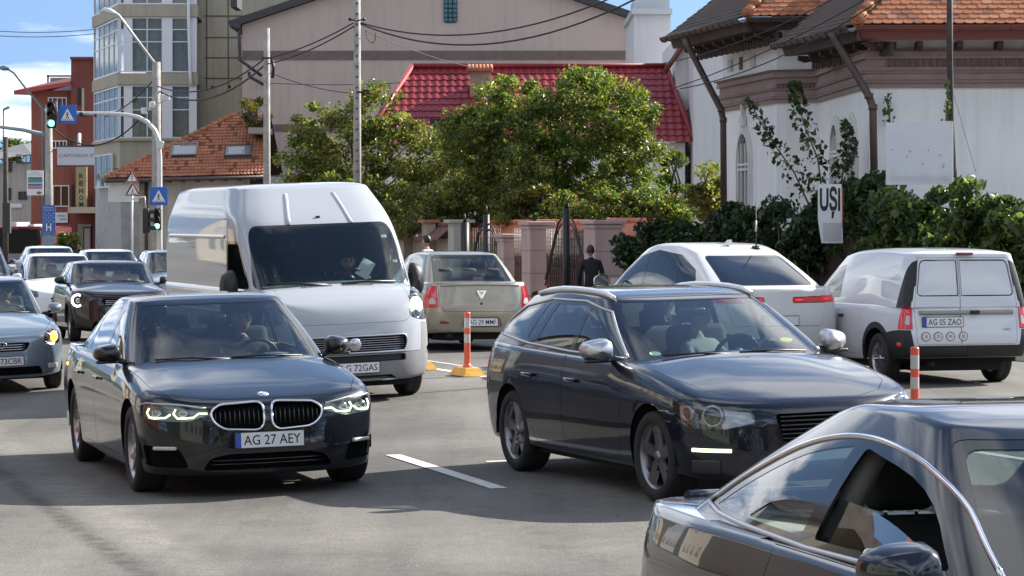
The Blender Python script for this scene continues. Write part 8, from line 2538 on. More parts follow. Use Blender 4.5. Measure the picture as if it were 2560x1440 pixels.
def boards():
 D=47.6
 k=D/FPX
 c=at(2076,530,D)
 s=thing('painted_board','narrow white board painted UȘI in black leaning on the fence','sign',tuple(c))
 M=frame(c,(1,0.10,0),(0,0,1))
 def loc(b):b.v=[M@v for v in b.v];return b
 b=MB();b.add([Vector((-31*k,70*k,0)),Vector((28*k,70*k,0)),Vector((32*k,-78*k,0)),Vector((-22*k,-78*k,0)),Vector((-31*k,-20*k,0))]+[Vector((-31*k,70*k,-0.03)),Vector((28*k,70*k,-0.03)),Vector((32*k,-78*k,-0.03)),Vector((-22*k,-78*k,-0.03)),Vector((-31*k,-20*k,-0.03))],[(4,3,2,1,0),(0,1,6,5),(1,2,7,6),(2,3,8,7),(3,4,9,8),(4,0,5,9),(5,6,7,8,9)])
 wb(loc(b),'panel',[mat('board_white',(0.66,0.67,0.69),0.5,var=0.06)],s)
 t=MB();put_text(t,'UȘI',M@Matrix.Translation((-1*k,24*k,0.003)),52*k,80*k,0,0.035);wb(t,'lettering',[INK],s)
 b=MB();b.box((4*k,-50*k,0.004),(46*k,46*k,0.006));wb(loc(b),'grey_patch',[mat('patch_grey',(0.47,0.48,0.50),0.6,var=0.1)],s)
 b=MB();b.box((31*k,12*k,-0.01),(0.02,100*k,0.03));wb(loc(b),'edge_strip',[mat('rust_edge',(0.30,0.07,0.04),0.7)],s)
 D=45.3;k=D/FPX
 c=at(2297,384,D)
 s=thing('blank_board','blank white sheet board with screw holes hanging beside the dark pole','sign',tuple(c))
 M=frame(c,(1,-0.06,0),(0,0,1))
 b=MB()
 P=[]
 for j in range(9):
  row=[]
  for i in range(17):
   x,y=-82+168*i/16,78-156*j/8
   row.append(M@Vector((x*k,(y+(3 if i>8 else 0))*k,0.004*math.sin(i*1.7)*(j/8))))
  P.append(row)
 b.grid(P,0,True);wb(b,'sheet',[mat('sheet_white',(0.58,0.595,0.63),0.4,var=0.04)],s)
 b=MB();b.box((1*k,0,-0.02),(164*k,153*k,0.02));b.box((84*k,0,-0.01),(0.015,156*k,0.03));wb(loc(b),'backing',[SIGNW],s)
 b=MB()
 for x,y in((-30,-8),(-22,5),(10,-25),(24,8),(52,-4),(60,-34),(-66,10),(62,-28)):
  b.prism(circle_poly(x*k,y*k,0.011,8),M,0.008,0.012)
 wb(b,'screw_hole',[mat('hole_brown',(0.12,0.10,0.09),0.8)],s)['kind']='stuff'
 b=MB()
 for i in range(26):b.box(((-72+i*6)*k,(-64+(i*7%5))*k,0.006),(0.008,(10+i*5%9)*k,0.003))
 wb(loc(b),'torn_print',[mat('faint_print',(0.48,0.50,0.54),0.6)],s)['kind']='stuff'
boards()
# --- lane dividers: flexible posts on yellow blocks
def dividers():
 PO=mat('post_orange',(0.62,0.10,0.055),0.45);PG=mat('post_reflective',(0.45,0.44,0.41),0.35)
 YL=mat('block_yellow',(0.62,0.32,0.03),0.6,var=0.2,vscale=9)
 ang=math.atan2(AX_A.y,AX_A.x)
 spots=[((1168,938),None),((1050,922),None),((1292,None),34.2),((2287,None),26.6)]
 labs=['orange flexible post on a yellow block in front of the beige saloon','orange post on a yellow block half hidden by the delivery van','orange post showing above the dark estate car tail','orange and grey post between the estate car and the white panel van']
 proto=None
 for(pp,D),lab in zip(spots,labs):
  px,py=pp
  D=D or gd(py)
  x=(px-CX)*D/FPX
  if proto is None:
   proto=empty('lane_divider',(x,D,0),ang)
   b=MB();hh=0.10
   b.add([Vector((sx*a,sy*c,z))for z,a,c in((0,0.30,0.15),(hh,0.22,0.09))for sx,sy in((-1,-1),(1,-1),(1,1),(-1,1))],[(3,2,1,0),(4,5,6,7),(0,1,5,4),(1,2,6,5),(2,3,7,6),(3,0,4,7)])
   b.build('base_block',[YL],proto)
   b=MB()
   zs=[(0.10,0.30,0),(0.30,0.42,0),(0.42,0.53,1),(0.53,0.61,0),(0.61,0.74,1),(0.74,0.80,0)]
   for z0,z1,mi in zs:
    b.lathe([(0.041,z0),(0.041,z1)],16,mi)
   b.lathe([(0.041,0.80),(0.036,0.815),(0.001,0.82)],16,0)
   b.lathe([(0.06,0.10),(0.055,0.13),(0.041,0.15)],16,0)
   b.build('post',[PO,PG],proto)
   o=proto
  else:
   o=copy_tree(proto);o.location=(x,D,0)
  tag(o,lab,'bollard','orange lane divider posts')
dividers()
# --- plants
def leaf_mat(name,col,tr=0.45,gloss=0.35):
 if name in MATS:return MATS[name]
 m=bpy.data.materials.new(name);m.use_nodes=True
 nt=m.node_tree;N,L=nt.nodes,nt.links
 N.clear()
 out=N.new('ShaderNodeOutputMaterial')
 p=N.new('ShaderNodeBsdfPrincipled');p.inputs['Roughness'].default_value=gloss
 p.inputs['Specular IOR Level'].default_value=0.4
 t=N.new('ShaderNodeBsdfTranslucent')
 oi=N.new('ShaderNodeTexCoord');n=N.new('ShaderNodeTexNoise');n.inputs['Scale'].default_value=1.7;n.inputs['Detail'].default_value=4
 L.new(oi.outputs['Object'],n.inputs['Vector'])
 r=N.new('ShaderNodeValToRGB');r.color_ramp.elements[0].position=0.35;r.color_ramp.elements[1].position=0.68
 r.color_ramp.elements[0].color=tuple(c*0.65 for c in col)+(1,);r.color_ramp.elements[1].color=tuple(min(1,c*1.3)for c in col)+(1,)
 L.new(n.outputs['Fac'],r.inputs[0])
 L.new(r.outputs[0],p.inputs['Base Color'])
 g=N.new('ShaderNodeMixRGB');g.blend_type='MULTIPLY';g.inputs[0].default_value=1.0;g.inputs[2].default_value=(1.5,1.6,0.7,1)
 L.new(r.outputs[0],g.inputs[1]);L.new(g.outputs[0],t.inputs[0])
 mx=N.new('ShaderNodeMixShader');mx.inputs[0].default_value=tr
 L.new(p.outputs[0],mx.inputs[1]);L.new(t.outputs[0],mx.inputs[2]);L.new(mx.outputs[0],out.inputs[0])
 MATS[name]=m
 return m
LEAF=[leaf_mat('leaf_green',(0.115,0.17,0.036)),leaf_mat('leaf_olive',(0.22,0.215,0.060)),leaf_mat('leaf_dark',(0.045,0.082,0.020)),leaf_mat('leaf_rust',(0.22,0.12,0.05))]
VINE=[leaf_mat('vine_dark',(0.022,0.040,0.018),0.3),leaf_mat('vine_mid',(0.045,0.078,0.026),0.35),leaf_mat('vine_light',(0.115,0.150,0.055),0.5,0.25)]
BARK=mat('bark',(0.10,0.075,0.05),0.95,var=0.3,vscale=8)
TWIG=mat('twig',(0.13,0.09,0.055),0.9)
class Leaves:
 def __init__(self,seed):
  self.r=np.random.default_rng(seed);self.P,self.S,self.M=[],[],[]
 def cluster(self,c,rad,n,size,weights):
  r=self.r
  d=r.normal(size=(n,3));d/=np.linalg.norm(d,axis=1)[:,None]
  q=np.array(c)[None]+d*(r.random(n)[:,None]**0.45)*np.array(rad)[None]
  self.P.append(q);self.S.append(size*r.uniform(0.45,1.65,n))
  self.M.append(r.choice(len(weights),n,p=np.array(weights)/sum(weights)))
 def pts(self,Q,size,weights):
  r=self.r;Q=np.array(Q);n=len(Q)
  self.P.append(Q);self.S.append(size*r.uniform(0.6,1.3,n));self.M.append(r.choice(len(weights),n,p=np.array(weights)/sum(weights)))
 def build(self,name,mats,parent,aspect=0.62,droop=0.4,up=0.5):
  r=self.r
  P=np.concatenate(self.P);S=np.concatenate(self.S)[:,None];Mi=np.concatenate(self.M)
  n=len(P)
  nr=r.normal(size=(n,3))+np.array([0,0,up]);nr/=np.linalg.norm(nr,axis=1)[:,None]
  a=r.normal(size=(n,3))+np.array([0,0,-droop]);a-=nr*(a*nr).sum(1)[:,None];a/=np.linalg.norm(a,axis=1)[:,None]
  b=np.cross(nr,a)
  off=np.array(parent['wo']if 'wo' in parent else parent.location)[None]
  P=P-off
  f=0.16
  v0=P-a*S*0.5;v2=P+a*S*0.55
  v1=P+b*S*aspect*0.5+nr*S*f;v3=P-b*S*aspect*0.5+nr*S*f
  V=np.stack([v0,v1,v2,v3],1).reshape(-1,3)
  me=bpy.data.meshes.new(name)
  me.vertices.add(4*n);me.vertices.foreach_set('co',V.astype(np.float32).ravel())
  idx=np.arange(n)[:,None]*4+np.array([0,1,2,0,2,3])[None]
  me.loops.add(6*n);me.loops.foreach_set('vertex_index',idx.ravel().astype(np.int32))
  me.polygons.add(2*n);me.polygons.foreach_set('loop_start',np.arange(0,6*n,3,dtype=np.int32))
  me.polygons.foreach_set('loop_total',np.full(2*n,3,dtype=np.int32))
  for m in mats:me.materials.append(m)
  me.polygons.foreach_set('material_index',np.repeat(Mi,2).astype(np.int32))
  me.update(calc_edges=True)
  o=new_obj(name,me,parent)
  o['wo']=tuple(off[0])
  o['kind']='stuff'
  return o
def branchy(base,tips,rnd,b,r0=0.12):
 for t in tips:
  m=base*0.45+t*0.55+Vector((rnd.uniform(-0.2,0.2),rnd.uniform(-0.2,0.2),-0.15))
  b.tube([base,base*0.75+m*0.25,m,t],[r0*0.5,r0*0.42,r0*0.28,0.012],6)
def tree(label,D,outline,trunk_px,seed,n_leaf=9000,size=0.085,dep=1.6,weights=(5,5,3,1.4),mats=None,density=1.0,group='garden trees behind the wall',name='tree',cl=0.34):
 rnd=random.Random(seed)
 mats=mats or LEAF
 pts=[at(px,py,D)for px,py in outline]
 poly=[(p.x,p.z)for p in pts]
 tx=at(trunk_px,0,D).x
 root=thing(name,label,'tree',(tx,D,GZ),group)
 x0,x1=min(p[0]for p in poly),max(p[0]for p in poly);z0,z1=min(p[1]for p in poly),max(p[1]for p in poly)
 def inside(x,z):
  c=False
  for i in range(len(poly)):
   a,b2=poly[i],poly[i-1]
   if(a[1]>z)!=(b2[1]>z)and x<(b2[0]-a[0])*(z-a[1])/(b2[1]-a[1])+a[0]:c=not c
  return c
 def edge(x,z):
  return min((Vector((x,z))-Vector(a)).length for a in poly)
 clumps=[]
 tries=0
 target=int((x1-x0)*(z1-z0)*9*density)
 while len(clumps)<target and tries<target*12:
  tries+=1
  x,z=rnd.uniform(x0,x1),rnd.uniform(z0,z1)
  if not inside(x,z):continue
  e=min(1.0,edge(x,z)/(0.35*(x1-x0)))
  y=D+rnd.uniform(-1,1)*dep*math.sqrt(max(0.03,e))
  clumps.append(Vector((x,y,z)))
 lv=Leaves(seed)
 per=max(6,n_leaf//max(1,len(clumps)))
 for c in clumps:
  s=rnd.uniform(0.5,1.35)*cl
  w=list(weights)
  k=rnd.random()
  if k<0.3:w[1]*=2.5
  elif k<0.5:w[2]*=2.5
  lv.cluster(c,(s*1.15,s*1.15,s*0.75),int(per*rnd.uniform(0.5,1.5)),size,w)
 lv.build('crown',mats,root)
 b=MB()
 zt=z0+(z1-z0)*0.25
 b.tube([Vector((tx,D,GZ)),Vector((tx+0.05,D,(GZ+zt)/2)),Vector((tx,D,zt))],[0.16,0.12,0.10],10)
 tips=rnd.sample(clumps,min(26,len(clumps)))
 branchy(Vector((tx,D,zt)),tips,rnd,b,0.13)
 wb(b,'trunk',[BARK],root)
 return root,clumps
MAIN=[(1120,300),(1175,250),(1215,218),(1260,205),(1330,195),(1400,175),(1440,163),(1490,175),(1560,215),(1600,235),(1655,275),(1625,330),(1660,370),(1648,430),(1660,500),(1630,560),(1400,575),(1240,560),(1190,480),(1120,400),(1105,340)]
LEFTT=[(700,470),(715,410),(690,385),(745,340),(730,290),(790,262),(860,272),(900,225),(950,205),(985,250),(960,280),(1040,300),(1130,330),(1180,400),(1190,470),(1200,560),(900,560),(760,470)]
tree('broad bushy tree with small green and rust leaves in front of the red roof',71,MAIN,1390,11,64000,0.086,1.9,density=2.0,weights=(8,4.5,3,0.5))
tree('looser olive green tree left of the tall concrete pole',75.5,LEFTT,900,12,27000,0.090,1.6,weights=(4,6,3,1.5),density=1.3)
def shrub(label,D,outline,tp,seed,n,size,w,dep=0.7,mats=None,group='garden shrubs behind the wall',density=1.6,cl=0.28):
 return tree(label,D,outline,tp,seed,n,size,dep,w,mats,density,group,'shrub',cl)
shrub('pale green spreading shrub above the tan wall posts',70,[(970,520),(1010,470),(1080,465),(1160,450),(1230,460),(1270,570),(970,585)],1100,21,9000,0.085,(5,6,2,2.0))
shrub('upright weeping conifer at the front of the broad tree',69,[(1240,480),(1262,410),(1290,345),(1312,400),(1350,410),(1368,440),(1395,480),(1405,560),(1250,560)],1310,22,9000,0.06,(3,5,5,0.8))
shrub('low dark shrub under the broad tree by the stout pillar',67,[(1380,580),(1400,490),(1500,465),(1560,480),(1640,470),(1700,500),(1720,585)],1540,23,14000,0.07,(4,3,5,1.0))
shrub('narrow dark green cypress right of the broad tree',73,[(1650,560),(1652,450),(1672,368),(1686,355),(1702,400),(1712,480),(1712,560)],1682,24,7000,0.055,(3,1,7,0.1),cl=0.2)
shrub('yellow green leafy shrub beside the brown downpipe',66,[(1715,540),(1735,440),(1775,405),(1802,440),(1800,545)],1770,25,4500,0.09,(3,8,1,0.6))
shrub('dry brown bush growing over the cottage roof end',101,[(585,290),(590,258),(620,245),(655,250),(668,290),(660,325),(625,322)],640,26,3500,0.075,(1,1,3,6),group='shrubs by the far houses',cl=0.22)
shrub('round pale green bush in front of the orange building door',120,[(135,640),(135,600),(150,580),(185,575),(200,600),(200,640)],168,27,2500,0.12,(3,8,2,0.5),group='shrubs by the far houses',cl=0.28)
shrub('tangled leafy undergrowth filling the garden behind the middle iron gate',68.5,[(1230,590),(1250,480),(1330,460),(1420,470),(1440,590)],1330,30,9000,0.08,(5,6,3,1))
shrub('leafy undergrowth left of the tall concrete pole over the tan wall',74,[(760,560),(800,450),(900,430),(1000,440),(1010,590)],880,35,14000,0.085,(5,5,3,1.5))
shrub('low ragged weeds between the gate pillars and the road',57,[(1290,760),(1310,715),(1345,720),(1370,745),(1390,775),(1300,785)],1340,28,1500,0.07,(4,4,4,1.0),dep=0.4,group='weeds at the wall foot',cl=0.14)
shrub('dark shrub at the far end behind the low pale building',190,[(0,400),(12,352),(40,346),(60,356),(50,410)],30,29,1200,0.2,(3,2,5,0.2),group='shrubs by the far houses',cl=0.4)
def hedge(label,px0,px1,tops,n_off,seed,n,size,weights,mats,lean=0.5,base_py=None,name='climbing_hedge',cat='hedge',cl=0.30,group='climbers over the fence'):
 rnd=random.Random(seed)
 root=thing(name,label,cat,tuple(rp((px0+px1)/2,n_off)),group)
 lv=Leaves(seed)
 t0,t1=rt_px(px0,n_off),rt_px(px1,n_off)
 stems=MB()
 cnt=max(8,int(abs(t1-t0)*16))
 for i in range(cnt):
  t=t0+(t1-t0)*rnd.random()
  q=rd(n_off,t)
  px=CX+q.x/q.y*FPX
  py=float(np.interp(px,[a for a,_ in tops],[b2 for _,b2 in tops]))
  zt=CAMH-(py-HZ)*q.y/FPX
  z=drop(q.x,q.y)+0.4+(zt-0.4-drop(q.x,q.y))*rnd.random()**0.7-rnd.uniform(0.05,0.25)
  dn=rnd.uniform(-0.55,0.35)*(1.0 if z<1.5 else 0.8)
  c=rd(n_off+dn*lean*1.6,t);c.z=z
  s=rnd.uniform(0.6,1.3)*cl
  lv.cluster(c,(s,s,s*0.8),int(n/cnt*rnd.uniform(0.6,1.4)),size,weights)
  if i%6==0:stems.tube([Vector((q.x,q.y,drop(q.x,q.y))),Vector((c.x,c.y,c.z))],[0.02,0.008],5)
 lv.build('foliage',mats,root,up=0.2,droop=0.9)
 wb(stems,'stem',[TWIG],root)
 return root
hedge('dense dark ivy mound over the fence behind the white coupe',1585,2060,[(1585,600),(1610,565),(1680,545),(1760,540),(1800,525),(1850,515),(1895,520),(1930,505),(2000,500),(2060,520)],9.9,31,30000,0.105,(7,3,0.4),VINE)
hedge('dark leafy climber between the painted board and the blank board',2060,2240,[(2060,480),(2100,460),(2150,445),(2200,440),(2240,450)],10.4,32,11000,0.11,(6,4,1),VINE)
hedge('sunlit pale vine on the fence below the blank board',2215,2400,[(2215,465),(2300,460),(2360,465),(2400,500)],9.8,33,8000,0.125,(3,4,5),VINE)
hedge('tall sunlit vine right of the dark pole reaching up the wall',2390,2600,[(2390,510),(2415,440),(2445,425),(2490,470),(2520,490),(2600,500)],9.8,34,9500,0.125,(2,4,6),VINE)
def shoot(label,pts,D,seed,m=None,n=46,size=0.115,w=(5,5,1),spread=0.26):
 rnd=random.Random(seed)
 P=[at(px,py,D)for px,py in pts]
 root=thing('vine_shoot',label,'plant',tuple(P[0]),'tall shoots against the white wall')
 b=MB();b.tube(P,[0.018-0.013*i/(len(P)-1)for i in range(len(P))],5);wb(b,'stem',[TWIG],root)
 lv=Leaves(seed);Q=[]
 for k in range(n):
  f=(k+rnd.random())/n*(len(P)-1);i=min(int(f),len(P)-2)
  p=P[i].lerp(P[i+1],f-i);s=spread*(1.1-0.7*f/(len(P)-1))
  Q.append((p.x+rnd.uniform(-s,s),p.y+rnd.uniform(-s,s),p.z+rnd.uniform(-0.4,0.3)*s))
 lv.pts(Q,size,w);lv.build('leaf_spray',m or VINE,root,up=0.2,droop=0.9,aspect=0.75)
shoot('long bare-tipped shoot leaning left over the arched window',[(2035,540),(1985,430),(1935,360),(1905,310),(1870,245)],49.5,41,n=210)
shoot('tall leafy shoot rising up to the mauve cornice',[(2060,520),(2045,400),(2010,310),(1990,240),(1985,205)],49.2,42,n=250)
shoot('bushy upright shoot in front of the wall window',[(2095,500),(2110,420),(2125,360),(2112,300)],48.9,43,n=220,spread=0.22)
shoot('small pale creeper hanging on the wall above the blank board',[(2225,310),(2222,280),(2218,255),(2220,232)],48.8,44,n=36,size=0.09,w=(1,3,6),spread=0.10)
shoot('thin creeper clinging to the dark pole above the board',[(2366,300),(2366,270),(2368,240),(2370,200)],45.5,45,n=34,size=0.08,w=(3,4,3),spread=0.07)
def verge():
 lv=Leaves(77);rnd=random.Random(7);Q=[]
 for k in range(5200):
  n,t=rnd.uniform(8.72,9.85),rnd.uniform(-4,14)
  q=rd(n,t);Q.append((q.x,q.y,drop(q.x,q.y)+0.13+rnd.uniform(0.0,0.09)))
 lv.pts(Q,0.10,(3,5,2,3))
 o=thing('verge_grass',None,None,(0,0,0));o['kind']='stuff'
 lv.build('grass',[leaf_mat('grass_green',(0.10,0.12,0.035)),leaf_mat('grass_dry',(0.24,0.20,0.11)),LEAF[2],leaf_mat('leaf_litter',(0.20,0.13,0.07))],o,aspect=0.2,up=0.1)
 o.children[0]['kind']='stuff'
verge()
# --- unseen houses and trees added for the paint and panes to mirror
def across():
 rnd=random.Random(50)
 cols={'cream':(0.36,0.32,0.25),'brick red':(0.22,0.09,0.06),'ochre':(0.36,0.25,0.12),'grey':(0.26,0.25,0.24),'pale green':(0.24,0.28,0.20),'brown':(0.17,0.12,0.08)}
 spots=[(rd(-21,62),13,8.5,'cream'),(rd(-21,44),12,6.0,'ochre'),(rd(-21,27),11,9.5,'grey'),(rd(-21,9),13,6.5,'cream'),(rd(-21,-9),11,7.5,'brick red'),(rd(-21,-26),12,6.0,'pale green')]
 aA=math.atan2(AX_A.y,AX_A.x)
 names=iter(('farthest along','second farthest along','third farthest along','third nearest along','second nearest along','nearest along'))
 def house(c,w,h,col,ang,lab):
  o=thing('added_house',lab,'house',(c.x,c.y,0),'unseen houses added for reflections')
  o.rotation_euler=(0,0,ang)
  b=MB();b.box((0,0,h/2),(w,9,h));b.build('wall',[stucco('facade_'+col.replace(' ','_'),cols[col],0.1,0.6,0.2,0.2)],o)
  b=MB();e=0.5;b.add([Vector((x*(w/2+e),y*5,h))for x,y in((-1,-1),(1,-1),(1,1),(-1,1))]+[Vector((-w/2+3,0,h+2.6)),Vector((w/2-3,0,h+2.6))],[(0,1,5,4),(2,3,4,5),(1,2,5),(3,0,4),(3,2,1,0)]);b.build('roof',[TILEDK],o)
  for fl in range(int(h//3)):
   for k in range(int(w//2.6)):
    for sgn in(-1,1):
     b=MB();b.box((-w/2+1.6+2.6*k,4.5*sgn,1.9+3*fl),(1.2,0.06,1.5));b.build('window',[mat('window_dark',(0.10,0.105,0.10),0.12,coat=1.0)],o)
 for c,w,h,col in spots:house(c,w,h,col,aA,f'{col} added unseen town house {next(names)} the left side of the road')
 for x,w,h,col,lab in((-26,14,7,'brown','left of'),(-9,13,9,'brown','close behind'),(8,14,6.5,'grey','right behind'),(26,15,8,'brown','far right of')):
  house(Vector((x,-24,0)),w,h,col,0,f'{col} added unseen town house {lab} the viewpoint')
 for k,(x,y)in enumerate(((-19,-13),(-12,-15),(-3,-14),(5,-15),(14,-13),(22,-11),(18,2),(24,9))):
  o=thing('added_tree','round dark unseen tree added behind the viewpoint','tree',(x,y,0),'unseen trees added behind the viewpoint')
  b=MB();b.tube([(x,y,0),(x,y,3)],0.14,8);wb(b,'trunk',[BARK],o)
  lv=Leaves(300+k)
  for q in range(60):lv.cluster((x+rnd.gauss(0,1.1),y+rnd.gauss(0,1.1),3.9+rnd.gauss(0,1.2)),(0.8,0.8,0.7),26,0.42,(4,1,4,0.2))
  lv.build('crown',LEAF,o)
across()
def far_wood():
 o=thing('far_wood',None,None,(-90,230,0));o['kind']='stuff'
 lv=Leaves(900);rnd=random.Random(90)
 for k in range(150):lv.cluster((rnd.uniform(-170,-46),230+rnd.uniform(-6,6),rnd.uniform(1,7)),(3,2,2.2),45,0.9,(4,2,5,0.1))
 lv.build('foliage',LEAF,o)
far_wood()
# --- people
SKIN=mat('skin',(0.46,0.27,0.19),0.5,spec=0.4)
HAIRD=mat('hair_dark',(0.018,0.014,0.012),0.5)
def person(label,pos,rz,pose,shirt,trousers,hair=HAIRD,group=None,scale=1.0,skin=None,hood=False,prop=None):
 skin=skin or SKIN
 root=tag(empty('person',pos,rz),label,'person',group)
 J,E,Rd=[],[],[]
 def j(p,r,par=None):
  J.append(Vector(p)*scale);Rd.append(r*scale)
  if par is not None:E.append((par,len(J)-1))
  return len(J)-1
 if pose.startswith('stand'):
  hz=0.93;bend=0.10 if pose=='stand_bowed' else 0.02
  pel=j((0,0,hz),0.135)
  w=j((bend*0.3,0,hz+0.16),0.125,pel);ch=j((bend*0.8,0,hz+0.36),0.15,w)
  nk=j((bend*1.2,0,hz+0.53),0.065,ch);neck=j((bend*1.7,0,hz+0.61),0.054,nk)
  hd=(bend*2.4,0,hz+0.72)
  for s in(1,-1):
   hp=j((0,0.09*s,hz-0.08),0.098,pel);k_=j((0.06 if s>0 else-0.02,0.10*s,0.49),0.066,hp)
   a=j((-0.02 if s>0 else-0.13,0.10*s,0.09),0.045,k_);j((0.12 if s>0 else 0.01,0.11*s,0.035),0.038,a)
   sh=j((bend,0.185*s,hz+0.47),0.07,ch);el=j((bend-0.04,0.25*s,hz+0.18),0.05,sh)
   wr=j((bend+0.10,0.24*s,hz-0.04),0.034,el);E_h=(wr,(bend+0.14,0.24*s,hz-0.12),s)
   if s==1:hl=E_h
   else:hr=E_h
 else:
  lean=0.06 if pose=='drive_low' else 0.0
  pel=j((0,0,0.10),0.14)
  w=j((-0.07,0,0.27),0.125,pel);ch=j((-0.14+lean,0,0.46),0.15,w)
  nk=j((-0.16+lean*2,0,0.62),0.065,ch);neck=j((-0.14+lean*2.4,0,0.70),0.054,nk)
  hd=(-0.11+lean*3,0,0.81)
  hl=hr=None
  for s in(1,-1):
   hp=j((0.08,0.10*s,0.07),0.10,pel);k_=j((0.46,0.13*s,0.16),0.068,hp);a=j((0.68,0.12*s,-0.20),0.045,k_);j((0.80,0.12*s,-0.25),0.035,a)
   sh=j((-0.13+lean,0.19*s,0.56),0.07,ch)
   if pose.startswith('drive'):
    up=0.10 if s>0 else 0.0
    el=j((0.07,0.27*s,0.34),0.05,sh);wr=j((0.33,0.17*s,0.46+up),0.034,el);e=(wr,(0.40,0.15*s,0.50+up),s)
   elif pose=='reach':
    if s>0:el=j((0.10,0.38,0.62),0.05,sh);wr=j((0.34,0.42,0.80),0.036,el);e=(wr,(0.38,0.41,0.90),s)
    else:el=j((0.10,-0.10,0.50),0.05,sh);wr=j((0.34,0.08,0.62),0.036,el);e=(wr,(0.42,0.12,0.64),s)
   else:
    el=j((0.0,0.25*s,0.28),0.05,sh);wr=j((0.22,0.16*s,0.20),0.034,el);e=(wr,(0.29,0.14*s,0.19),s)
   if s>0:hl=e
   else:hr=e
 for wr,hp,s in(hl,hr):
  hq=Vector(hp);wq=J[wr]/scale
  d=(hq-wq).normalized();side=d.cross(Vector((0,0,1))).normalized()if abs(d.z)<0.95 else Vector((0,1,0))
  up=side.cross(d)
  palm=j(hq,0.030,wr)
  for k in range(4):
   o=side*(-0.027+0.018*k)
   f1=j(hq+d*0.045+o,0.0105,palm);f2=j(hq+d*(0.075-0.004*abs(k-1.5))+o-up*0.015,0.0095,f1);j(hq+d*0.085+o-up*0.040,0.008,f2)
  t1=j(hq+side*(-0.04)*s+d*0.015,0.0115,palm);j(hq+side*(-0.055)*s+d*0.05,0.0095,t1)
 me=bpy.data.meshes.new('body');me.from_pydata(J,E,[]);me.update()
 ob=bpy.data.objects.new('body',me);COL.objects.link(ob)
 sk=ob.modifiers.new('skin','SKIN');sb=ob.modifiers.new('sub','SUBSURF');sb.levels=1;sb.render_levels=1
 for i,v in enumerate(me.skin_vertices[0].data):
  v.radius=(Rd[i],Rd[i]);v.use_root=(i==0)
 bpy.context.view_layer.update()
 ev=ob.evaluated_get(bpy.context.evaluated_depsgraph_get());m2=bpy.data.meshes.new_from_object(ev)
 bpy.data.objects.remove(ob)
 for p in m2 .polygons:p.use_smooth=True
 m2 .materials.clear()
 for m in(shirt,trousers,skin):m2 .materials.append(m)
 wl=J[hl[0]];wrr=J[hr[0]];nz=J[neck]
 for p in m2 .polygons:
  c=p.center
  if(c-nz).length<0.075*scale and c.z>nz.z-0.035:p.material_index=2
  elif min((c-wl).length,(c-wrr).length)<0.02 or any((c-(J[h[0]]+(Vector(h[1])*scale-J[h[0]])*1.15)).length<0.115*scale for h in(hl,hr)):p.material_index=2
  elif(pose.startswith('stand')and c.z<0.88*scale)or(not pose.startswith('stand')and c.x>0.02 and c.z<0.24*scale):p.material_index=1
 new_obj('body',m2,root)
 h=MB()
 H=Vector(hd)*scale
 P=[]
 for v in range(15):
  ph=math.pi*v/14
  row=[]
  for u in range(21):
   th=2*math.pi*u/20
   x,y,z=math.sin(ph)*math.cos(th),math.sin(ph)*math.sin(th),math.cos(ph)
   rx,ry,rz_=0.098,0.076,0.122
   if z<0:ry*=1-0.28*z*z;rx*=1-0.10*z*z
   q=Vector((x*rx,y*ry,z*rz_))
   if x>0.6:q.x-=0.012*(1-abs(z))
   if x>0.85 and abs(y)<0.35 and-0.45<z<0.1:q.x+=0.028*(1-abs(y)/0.35)*(1-abs(z+0.2)/0.3 if abs(z+0.2)<0.3 else 0)
   row.append(H+q*scale)
  P.append(row)
 h.grid(P,0,True)
 for s in(1,-1):
  h.box(H+Vector((0.0,0.078*s,-0.005))*scale,(0.035*scale,0.016*scale,0.058*scale),0,0,None,0.007,2)
  h.lathe([(0.001,0.006),(0.011,0.003),(0.014,-0.002)],10,1,frame(H+Vector((0.088,0.031*s,0.012))*scale,(0,1,0),(0,0,1)))
  h.box(H+Vector((0.091,0.031*s,0.036))*scale,(0.01,0.034,0.007),2)
 h.box(H+Vector((0.091,0,-0.055))*scale,(0.008,0.042*scale,0.010*scale),3,0,None,0.003,1)
 h.build('head',[skin,INK,hair,mat('lips',(0.35,0.13,0.11),0.5)],root)
 k=MB();P=[]
 for v in range(9):
  ph=math.pi*0.60*v/8
  row=[]
  for u in range(21):
   th=2*math.pi*u/20
   x,y,z=math.sin(ph)*math.cos(th),math.sin(ph)*math.sin(th),math.cos(ph)
   lim=0.40 if x>0.25 else-0.45
   z2=max(z,lim)
   q=Vector((x*0.108-0.008,y*0.088,z2*0.134))
   if z<lim:q.x*=0.985;q.y*=0.97
   row.append(H+q*scale)
  P.append(row)
 k.grid(P,0,True);k.build('hair',[hair],root)
 return root
 # --- the traffic in its places
C1=place(sedan_black(),325,1228,17,(0,-0.92),size=1.06)
C2=place(estate(),1628,1256,21,(0,-0.92),size=1.055)
C3=place(coupe(),1768,1225,16,(-2.95,-0.80),D=10.8)
C4=place(delivery_van(),1040,984,19,(0,0.97),size=1.03)
C5=place(beige_saloon(),1293,862,197,(-2.63,-0.83),D=43.6)
C6=place(white_suv(),2088,860,202,(-3.8,0.0-0.9),D=35.5)
C7=place(panel_van(),2505,952,196,(-2.905,-0.84))
C8=place(grey_hatch(),150,968,17,(0,0.82))
C9=place(mini_hatch(),172,853,15,(0,-0.84))
W1=paint_mat('plain_white',(0.68,0.70,0.71),0.0,0.35,dust=0.15)
C10=place(hatch('hatchback_car','white hatchback between the grey hatchback and the small dark rounded one',W1,H=1.52,word='AG 11 DCA',cowl=0.98,belt=0.97)[0],60,822,15,(0,-0.82))
C11=place(hatch('hatchback_car','white car with curved dark screen right behind the front white hatchback',W1,H=1.47)[0],62,752,15,(0,-0.80))
